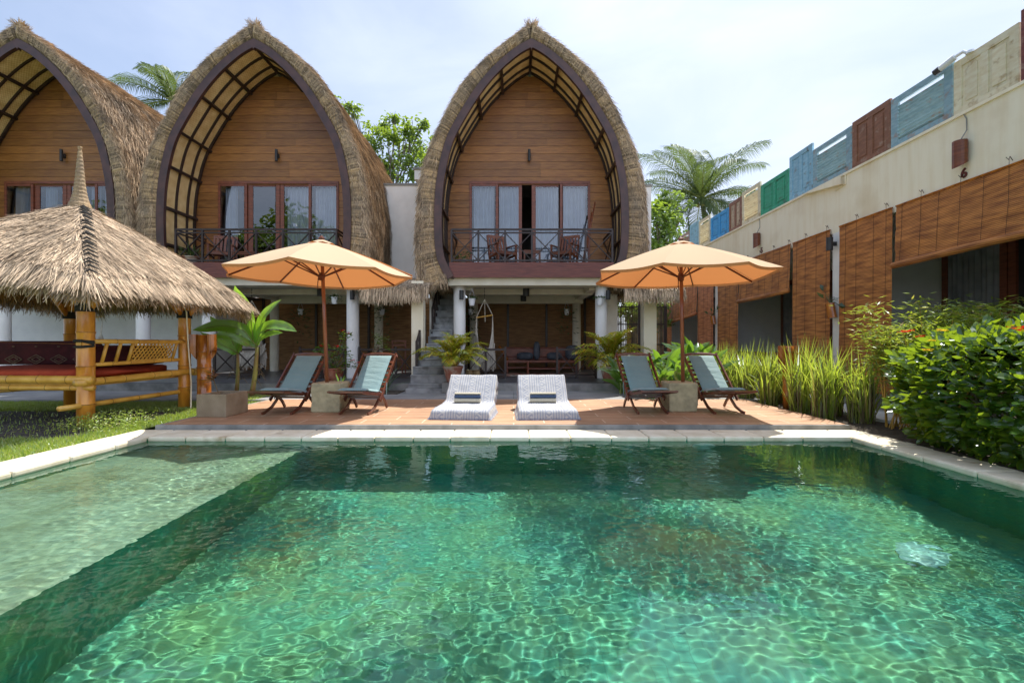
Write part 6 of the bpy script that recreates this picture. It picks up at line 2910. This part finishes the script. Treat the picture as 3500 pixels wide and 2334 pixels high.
for i, (px, D, h, lab) in enumerate(((1440, 10.9, 1.15, 'broad-leaved plant between the right potted palm and the third deck chair'), (1478, 10.4, 1.05, 'broad-leaved plant directly behind the shaded right deck chair'),
                                     (1528, 10.6, 1.25, 'broad-leaved plant just left of the right parasol pole'), (1555, 10.0, .95, 'low broad-leaved plant behind the right parasol base'),
                                     (1590, 10.9, 1.45, 'tallest broad-leaved plant, right of the right parasol pole'), (1622, 10.6, 1.2, 'broad-leaved plant at the left end of the tall grass'), (1505, 9.95, .8, 'low broad-leaved plant between the third deck chair and the parasol base'))):
    canna(lab, (px - 1180) / 1045 * D, D, .05, 34, h, 40 + i)

# tall grass clumps of the right bed
LG = 'tall grass clumps of the right-hand bed'
def grass_clump(label, x, y, seed, h=1.2, n=135):
    t = thing('grass_clump', label, 'tall grass', (x, y, 0), LG)
    rg = random.Random(seed)
    mb = MB()
    for k in range(n):
        a = rg.uniform(0, 2 * PI)
        r = .17 * rg.random() ** .5
        b0 = Vector((x + math.cos(a) * r, y + math.sin(a) * r, 0))
        a2 = rg.uniform(0, 2 * PI)
        L0 = h * rg.uniform(.45, 1.18)
        lean = rg.uniform(.02, .30) + (.35 if rg.random() < .15 else 0)
        d = Vector((math.cos(a2) * lean, math.sin(a2) * lean, 1)).normalized()
        p1 = b0 + d * L0 * .6
        dr = rg.uniform(-.15, .5) if rg.random() < .75 else rg.uniform(.8, 2)
        p2 = p1 + (d + Vector((math.cos(a2), math.sin(a2), 0)) * lean * 2 + Vector((0, 0, -dr * .5))).normalized() * L0 * .42
        w = rg.uniform(.014, .026)
        s_ = Vector((-math.sin(a2) + rg.uniform(-.5, .5), math.cos(a2), 0)).normalized() * w / 2
        b_ = len(mb.v)
        mid = b0.lerp(p1, .5) + Vector((math.cos(a2), math.sin(a2), 0)) * -.01
        mb.v += [tuple(b0 - s_ * .5), tuple(b0 + s_ * .5), tuple(mid - s_), tuple(mid + s_), tuple(p1 - s_), tuple(p1 + s_), tuple(p2)]
        mb.f += [(b_, b_ + 1, b_ + 3, b_ + 2), (b_ + 2, b_ + 3, b_ + 5, b_ + 4), (b_ + 4, b_ + 5, b_ + 6)]
        mb.m += [0] * 3
    mb.build('blades', L_['lemon'], t)
    mb = MB()
    for k in range(110):
        a = rg.uniform(0, 2 * PI)
        r = .17 * rg.random() ** .5
        b0 = Vector((x + math.cos(a) * r, y + math.sin(a) * r, 0))
        e = b0 + Vector((rg.uniform(-.08, .08), rg.uniform(-.08, .08), rg.uniform(.35, .7) * h))
        mb.strip(b0, e, .013, (rg.uniform(-1, 1), rg.uniform(-1, 1), 0))
    mb.build('dry_stalks', mt['twig'], t)
    return t


gpos = [(5.12, 12.1, 1.15), (5.45, 11.5, 1.2), (5.05, 11.0, 1.15), (5.42, 10.5, 1.25), (5.1, 10.0, 1.15), (5.48, 9.6, 1.25), (5.12, 9.15, 1.2), (5.55, 8.7, 1.25), (5.15, 8.2, 1.25), (5.52, 7.9, 1.2), (5.14, 7.55, 1.25), (5.5, 7.2, 1.1)]
glab = ['tall grass clump farthest back in the right bed', 'tall grass clump second from the back, nearer the building', 'tall grass clump third from the back, at the deck edge', 'tall grass clump fourth from the back, nearer the building',
        'tall grass clump at the deck edge left of the bamboo lamp post', 'tall grass clump behind the bamboo lamp post', 'tall grass clump just in front of the deck, left of the bamboo lamp post', 'tall grass clump right of the bamboo lamp post',
        'tall grass clump fourth from the front, at the deck edge', 'tall grass clump third from the front, nearer the building', 'tall grass clump second from the front, at the deck edge', 'tall grass clump nearest the bamboo shrub']
for i, ((x, y, h), lab) in enumerate(zip(gpos, glab)):
    grass_clump(lab, x, y, 60 + i, h)

# bamboo shrub
t = thing('bamboo_shrub', 'feathery low bamboo shrub behind the flowering hedge bush', 'shrub', (5.6, 6.4, 0))
rg = random.Random(77)
st, lf, tw = MB(), MB(), MB()
tips = []
for k in range(80):
    b0 = Vector((rg.uniform(5.5, 6.5), rg.uniform(6.0, 6.9), 0))
    tp = b0 + Vector((rg.uniform(-.25, .75), rg.uniform(-.3, .2), 0))
    tp.z = rg.uniform(1.0, 1.82)
    st.tube([b0, b0.lerp(tp, .5) + Vector((0, 0, .1)), tp], [.011, .009, .004], 5, False)
    tips.append((b0, tp))
for (b0, tp) in tips:
    for k in range(180):
        f_ = 1 - rg.random() ** 1.7 * .4
        p = b0.lerp(tp, f_) + Vector((rg.gauss(0, .13), rg.gauss(0, .13), rg.gauss(0, .08)))
        if p.x < 4.95:
            continue
        a = rg.uniform(0, 2 * PI)
        lf.leaf(p, (math.cos(a), math.sin(a), rg.uniform(-.5, .6)), (rg.uniform(-.4, .4), rg.uniform(-.4, .4), 1), rg.uniform(.08, .15), .024)
        if k % 9 == 0:
            tw.strip(b0.lerp(tp, f_ * .95), p, .005, (1, 1, 0))
st.build('canes', mt['stemgold'], t)
tw.build('twigs', mt['twig'], t)
lf.build('leaves', L_['bamboo'], t)

# ixora hedge bush by the pool
t = thing('ixora_bush', 'dense glossy-leaved bush with red and yellow flowers overhanging the right pool edge', 'bush', (5.6, 4.9, 0))
rg = random.Random(5)
st, lf, fl, fy = MB(), MB(), MB(), MB()


def bushr(a, e):
    return 1 + .16 * noise.noise((math.cos(a) * 2, math.sin(a) * 2, e * 3)) + .08 * noise.noise((math.cos(a) * 5, math.sin(a) * 5, e * 7))


cb = Vector((5.74, 4.85, .62))
cnt = 0
while cnt < 8000:
    a = rg.uniform(0, 2 * PI)
    sz = rg.uniform(-.95, 1)
    e = math.asin(sz)
    r_ = bushr(a, e) * (1 - .22 * rg.random() ** 2)
    sx, sy = 1.05, 1.5
    sq = (abs(math.cos(e)) ** .6)
    p = cb + Vector((math.cos(a) * sq * sx * r_, math.sin(a) * sq * sy * r_, (sz * .84 if sz > 0 else sz * .62) * r_))
    if p.x < 4.82 and p.z < .25:
        continue
    if p.z < .04:
        continue
    cnt += 1
    out = Vector((math.cos(a) * sq, math.sin(a) * sq, sz)).normalized()
    d = (out * rg.uniform(.2, 1) + Vector((rg.uniform(-1, 1), rg.uniform(-1, 1), rg.uniform(-.3, .6)))).normalized()
    ln = rg.uniform(.09, .175)
    w = ln * .48
    # rounded leaf
    up = (out + Vector((0, 0, .8)) + Vector((rg.uniform(-.6, .6), rg.uniform(-.6, .6), 0))).normalized()
    s_ = d.cross(up).normalized()
    u = s_.cross(d)
    b_ = len(lf.v)
    for f_, ww in ((0, 0), (.22, .34), (.5, .5), (.78, .40), (1, 0)):
        c = p + d * ln * f_ + u * (-.10 * ln * math.sin(f_ * PI) * rg.uniform(.2, 1.2))
        lf.v += [tuple(c - s_ * w * ww + u * w * ww * .35), tuple(c), tuple(c + s_ * w * ww + u * w * ww * .35)]
    for k in range(4):
        lf.f += [(b_ + k * 3, b_ + k * 3 + 1, b_ + k * 3 + 4, b_ + k * 3 + 3), (b_ + k * 3 + 1, b_ + k * 3 + 2, b_ + k * 3 + 5, b_ + k * 3 + 4)]
        lf.m += [0, 0]
for k in range(120):
    a = rg.uniform(0, 2 * PI)
    q = cb + Vector((math.cos(a) * .75, math.sin(a) * 1.05, rg.uniform(-.4, .5)))
    b0 = Vector((5.75 + rg.uniform(-.35, .35), 4.75 + rg.uniform(-.8, .8), 0))
    st.tube([b0, b0.lerp(q, .5) + Vector((0, 0, .1)), q], [.012, .009, .005], 5, False)


def flower(mb, p, r, n):
    for k in range(n):
        q = p + Vector((rg.gauss(0, r * .45), rg.gauss(0, r * .45), rg.uniform(0, r * .5)))
        a = rg.uniform(0, 2 * PI)
        for h in range(4):
            mb.leaf(q, (math.cos(a + h * PI / 2), math.sin(a + h * PI / 2), .25), (0, 0, 1), .018, .013)


for (px, py, D, r, n, m_) in ((2066, 770, 5.3, .06, 26, 0), (2093, 781, 5.2, .04, 14, 0), (2330, 768, 4.5, .10, 60, 0), (2145, 768, 5.0, .05, 24, 1), (2110, 812, 4.75, .04, 20, 1), (2120, 790, 4.8, .03, 12, 1)):
    fl = MB()
    flower(fl, at(px, py, D) + Vector((0, -.1, .03)), r, n)
    fl.build('yellow_flower' if m_ else 'red_flower', L_['yelflower' if m_ else 'redflower'], t)
st.build('branches', mt['bark'], t)
lf.build('leaves', L_['ixora'], t)
# weeds along the coping by the gazebo
t = thing('weed_patch', 'low leafy weeds at the foot of the near gazebo post', 'weeds', (-6.2, 6.6, 0))
mb = MB()
rg = random.Random(19)
for k in range(1100):
    x = rg.gauss(-6.0, .33)
    y = rg.gauss(6.75, .3)
    if x > -5.5:
        continue
    z = rg.uniform(.02, .26) * max(.3, 1 - abs(x + 6.1))
    a = rg.uniform(0, 2 * PI)
    mb.leaf((x, y, z), (math.cos(a), math.sin(a), .4), (0, 0, 1), rg.uniform(.025, .05), .022)
    if k % 6 == 0:
        mb.tube([(x, y, 0), (x, y, z)], .003, 3, False)
mb.build('leaves', L_['grass'], t)


# ================================================================= TREES
def tree(label, base, clusters, D0, seed, lm='tree', ln=.22, per=150, name='broadleaf_tree', wratio=.55, trunk_r=.14, rad=.75, droop=.3):
    t = thing(name, label, 'tree', base)
    rg = random.Random(seed)
    st, lf = MB(), MB()
    base = Vector(base)
    C_ = []
    for c in clusters:
        px, py = c[0], c[1]
        D = D0 + rg.uniform(-1.2, 1.2)
        C_.append((at(px, py, D), c[2] if len(c) > 2 else rad))
    top = sum((c[0] for c in C_), Vector()) / len(C_)
    fork = base.lerp(top, .55)
    st.tube([base, base.lerp(fork, .5) + Vector((.1, 0, 0)), fork, fork.lerp(top, .5)], [trunk_r, trunk_r * .85, trunk_r * .65, trunk_r * .35], 10)
    for c, r in C_:
        f0 = fork.lerp(top, rg.uniform(0, .5))
        md = f0.lerp(c, .5) + Vector((0, 0, -.15))
        st.tube([f0, md, c], [trunk_r * .35, trunk_r * .22, .015], 6, False)
        for k in range(3):
            a = rg.uniform(0, 2 * PI)
            e = c + Vector((math.cos(a), math.sin(a), rg.uniform(-.3, .9))) * r * .8
            st.tube([md.lerp(c, .5), c.lerp(e, .4), e], [.02, .014, .006], 5, False)
        n = int(per * r / .75)
        sub = [c + Vector((rg.gauss(0, .5), rg.gauss(0, .5), rg.gauss(0, .42))) * r for _ in range(7)]
        for k in range(n):
            s_ = rg.choice(sub)
            p = s_ + Vector((rg.gauss(0, 1), rg.gauss(0, 1), rg.gauss(0, .8))) * r * .25
            a = rg.uniform(0, 2 * PI)
            lf.leaf(p, (math.cos(a), math.sin(a), rg.uniform(-1, .4) - droop), (rg.uniform(-.6, .6), rg.uniform(-.6, .6), 1), ln * rg.uniform(.6, 1.15), ln * wratio)
    st.build('trunk', mt['bark'], t)
    lf.build('crown', L_[lm], t)
    return t


tree('leafy green tree rising behind the white wall between the two full thatched houses', (-5.9, 24, 0),
     [(770, 236, .35), (800, 246, .5), (815, 262, .45), (808, 290, .4), (830, 322, .6), (850, 305, .6), (872, 300, .6), (888, 280, .45), (905, 270, .35), (895, 330, .7), (920, 320, .6), (935, 300, .5), (950, 290, .5), (968, 288, .35), (960, 330, .6), (975, 355, .45), (850, 350, .6), (875, 375, .6), (905, 370, .6), (935, 380, .6), (960, 385, .5), (980, 370, .3), (830, 350, .5), (900, 400, .6), (860, 395, .5), (945, 405, .5), (925, 345, .6), (780, 262, .3)], 24, 4, per=200, ln=.25)
tree('yellow-green tree behind the far end of the right building', (7.5, 23.5, 0),
     [(1505, 480, .5), (1520, 465, .5), (1535, 455, .5), (1550, 470, .5), (1512, 510, .6), (1535, 500, .6), (1552, 515, .6), (1508, 545, .7), (1530, 540, .7), (1550, 560, .7), (1515, 575, .7), (1540, 590, .7), (1505, 600, .7)], 23, 14, per=230, ln=.3, wratio=.5)
tree('dark shrubby tree behind the bamboo screen right of the centre house', (4.4, 18.2, 0),
     [(1425, 685, .5), (1440, 690, .5), (1455, 700, .5), (1470, 690, .5), (1460, 720, .5), (1475, 735, .5), (1445, 720, .4), (1515, 650, .5), (1520, 690, .5), (1512, 715, .5), (1500, 680, .5), (1518, 735, .45)], 18.2, 24, per=200, ln=.2)


def palm(label, base, top, fr, seed, L0=3.6, nuts=True, sc=1):
    t = thing('coconut_palm', label, 'palm tree', base)
    rg = random.Random(seed)
    base, top = Vector(base), Vector(top)
    mb = MB()
    pts, rad = [], []
    for i in range(24):
        f_ = i / 23
        p = base.lerp(top, f_) + Vector((.5 * math.sin(f_ * PI), 0, 0))
        pts.append(p)
        rad.append((.20 - .08 * f_) * (1.06 if i % 2 else 1))
    mb.tube(pts, rad, 12)
    mb.build('trunk', mt['trunk'], t)
    st, lf = MB(), MB()
    for (az, el, lf_) in fr:
        a = R(az)
        e = R(el)
        L1 = L0 * lf_ * rg.uniform(.93, 1.07)
        dh = Vector((math.cos(a), math.sin(a), 0))
        p = top.copy()
        P = []
        n = 26
        for i in range(n):
            P.append(p.copy())
            p = p + (dh * math.cos(e) + Vector((0, 0, math.sin(e)))) * (L1 / (n - 1))
            e -= R(.7 + 3.6 * i / n)
        st.tube(P, [.045 - .038 * i / (n - 1) for i in range(n)], 5, False)
        for i in range(3, n):
            f_ = (i - 3) / (n - 4)
            tt = (P[min(i + 1, n - 1)] - P[i - 1]).normalized()
            sd = tt.cross(Vector((0, 0, 1)))
            if sd.length < .15:
                sd = Vector((-dh.y, dh.x, 0))
            sd.normalize()
            up = sd.cross(tt)
            ll = (.95 * math.sin(PI * (.12 + .80 * f_)) ** .8 + .1) * L0 / 3.6
            for s_ in (-1, 1):
                for sub in ((0, .33, .66) if nuts else (0, .5)):
                    o_ = P[i] - tt * (L1 / (n - 1)) * sub
                    d = (sd * s_ * .85 + tt * (.45 + .6 * f_) + up * rg.uniform(.0, .3) + Vector((0, 0, -.15))).normalized()
                    m_ = o_ + d * ll * .5
                    e_ = m_ + (d + Vector((0, 0, -1.1 - rg.random() * .7))).normalized() * ll * .5 * rg.uniform(.8, 1.1)
                    wv = d.cross(up + Vector((0, 0, .2))).normalized() * .022
                    b_ = len(lf.v)
                    lf.v += [tuple(o_ - wv * .4), tuple(o_ + wv * .4), tuple(m_ - wv), tuple(m_ + wv), tuple(e_)]
                    lf.f += [(b_, b_ + 1, b_ + 3, b_ + 2), (b_ + 2, b_ + 3, b_ + 4)]
                    lf.m += [0, 0]
    cr_ = lf.build('crown', L_['palm'], t)
    st.build('midribs', mt['stemgreen'], cr_)
    if nuts:
        mb = MB()
        for k in range(9):
            a = rg.uniform(0, 2 * PI)
            c = top + Vector((math.cos(a) * .32, math.sin(a) * .32 - .1, -.25 - rg.random() * .25))
            mb.lathe(c, [(.001, -.13), (.08, -.1), (.11, 0), (.08, .1), (.001, .13)], 10, cap=False)
        mb.build('coconuts', mt['stemgold'], t, smooth=True)
    return t


palm('coconut palm with hanging nuts rising behind the right building', (10.6, 26, 0), (10.75, 26, 9.5),
     [(95, 82, 1.05), (150, 72, 1.05), (35, 70, 1.05), (180, 52, 1.1), (10, 50, 1.15), (215, 60, .9), (325, 58, .95), (160, 30, 1.1), (20, 28, 1.05), (200, 22, 1.1), (345, 18, .9), (250, 40, .7), (290, 42, .75),
      (180, 2, 1.0), (5, -2, .8), (215, -12, .85), (325, -15, .8), (60, 55, 1.05), (120, 56, 1.05), (70, 76, 1.1), (125, 78, 1.1), (190, -28, .75), (270, -10, .6), (80, 40, 1), (105, 38, 1), (240, -30, .7), (300, -35, .7)], 3, L0=4.4)
palm('coconut palm peeking between the two left thatched roofs', (-18.2, 24, 0), (-18.0, 24, 14.0),
     [(180, 45, 1.0), (165, 62, 1.0), (95, 82, .9), (40, 72, .95), (150, 75, .95), (200, 30, .95), (20, 55, .9), (175, 12, .95), (60, 50, .9), (120, 50, .9), (10, 25, .9), (250, 60, .6), (290, 50, .6), (190, -5, .8), (340, 5, .8)], 6, L0=3.2, nuts=False)

# bamboo screens at the far right
t = thing('reed_screen', 'dark reed screen behind the right potted palm', 'screen', (4.0, 15.8, 0))
rg = random.Random(2)
mb = MB()
x = 3.42
while x < 5.3:
    w = rg.uniform(.02, .035)
    mb.box(x, 15.8 + rg.uniform(0, .02), .05, x + w, 15.82, 2.55 + rg.uniform(-.06, .06))
    x += w + rg.uniform(.003, .02)
mb.build('reeds', M('reed', (.20, .15, .09), (.09, .065, .04), 6, rough=.9, island=.5), t)
mb = MB()
for z in (.5, 1.2, 1.9, 2.5):
    mb.box(3.42, 15.77, z, 5.3, 15.8, z + .04)
for xx in (3.45, 4.3, 5.2):
    mb.box(xx, 15.73, .05, xx + .08, 15.8, 2.75)
mb.build('rails', mt['dark'], t)
t = thing('bamboo_fence', 'pale bamboo pole fence at the end of the right building', 'fence', (6.2, 20.4, 0))
for k in range(14):
    mb = MB()
    xx = 5.1 + k * .12
    bamboo(mb, (xx, 20.4, .05), (xx, 20.4, 2.75 + .08 * math.sin(k * 3)), .055, .5, k)
    mb.build('bamboo_pole', mt['strawpale'] if 'strawpale' in mt else mt['bambooy'], t, smooth=True)

# trees behind the camera that the windows and the water mirror
for i, (x, y, lab) in enumerate(((-17.5, -8, 'tall leafy tree behind the photographer, mirrored in the glass door behind the left parasol'), (-33, -8, 'tall leafy tree behind the photographer, mirrored in the windows above the gazebo'))):
    t = thing('broadleaf_tree', lab, 'tree', (x, y, 0))
    rg = random.Random(90 + i)
    lf, st = MB(), MB()
    st.tube([(x, y, 0), (x + .2, y, 3), (x, y, 6)], [.3, .22, .1], 10)
    for k in range(6000):
        a = rg.uniform(0, 2 * PI)
        r = rg.random() ** .5
        zz = rg.uniform(-1, 1)
        p = Vector((x + math.cos(a) * r * 5.0, y + math.sin(a) * r * 3, 8.0 + zz * 4.4 * (1.15 - r)))
        if noise.noise(p * .55) < -.3:
            continue
        lf.leaf(p, (rg.uniform(-1, 1), rg.uniform(-1, 1), rg.uniform(-1, .5)), (0, 0, 1), .5, .3)
    st.build('trunk', mt['bark'], t)
    lf.build('crown', L_['tree'], t)
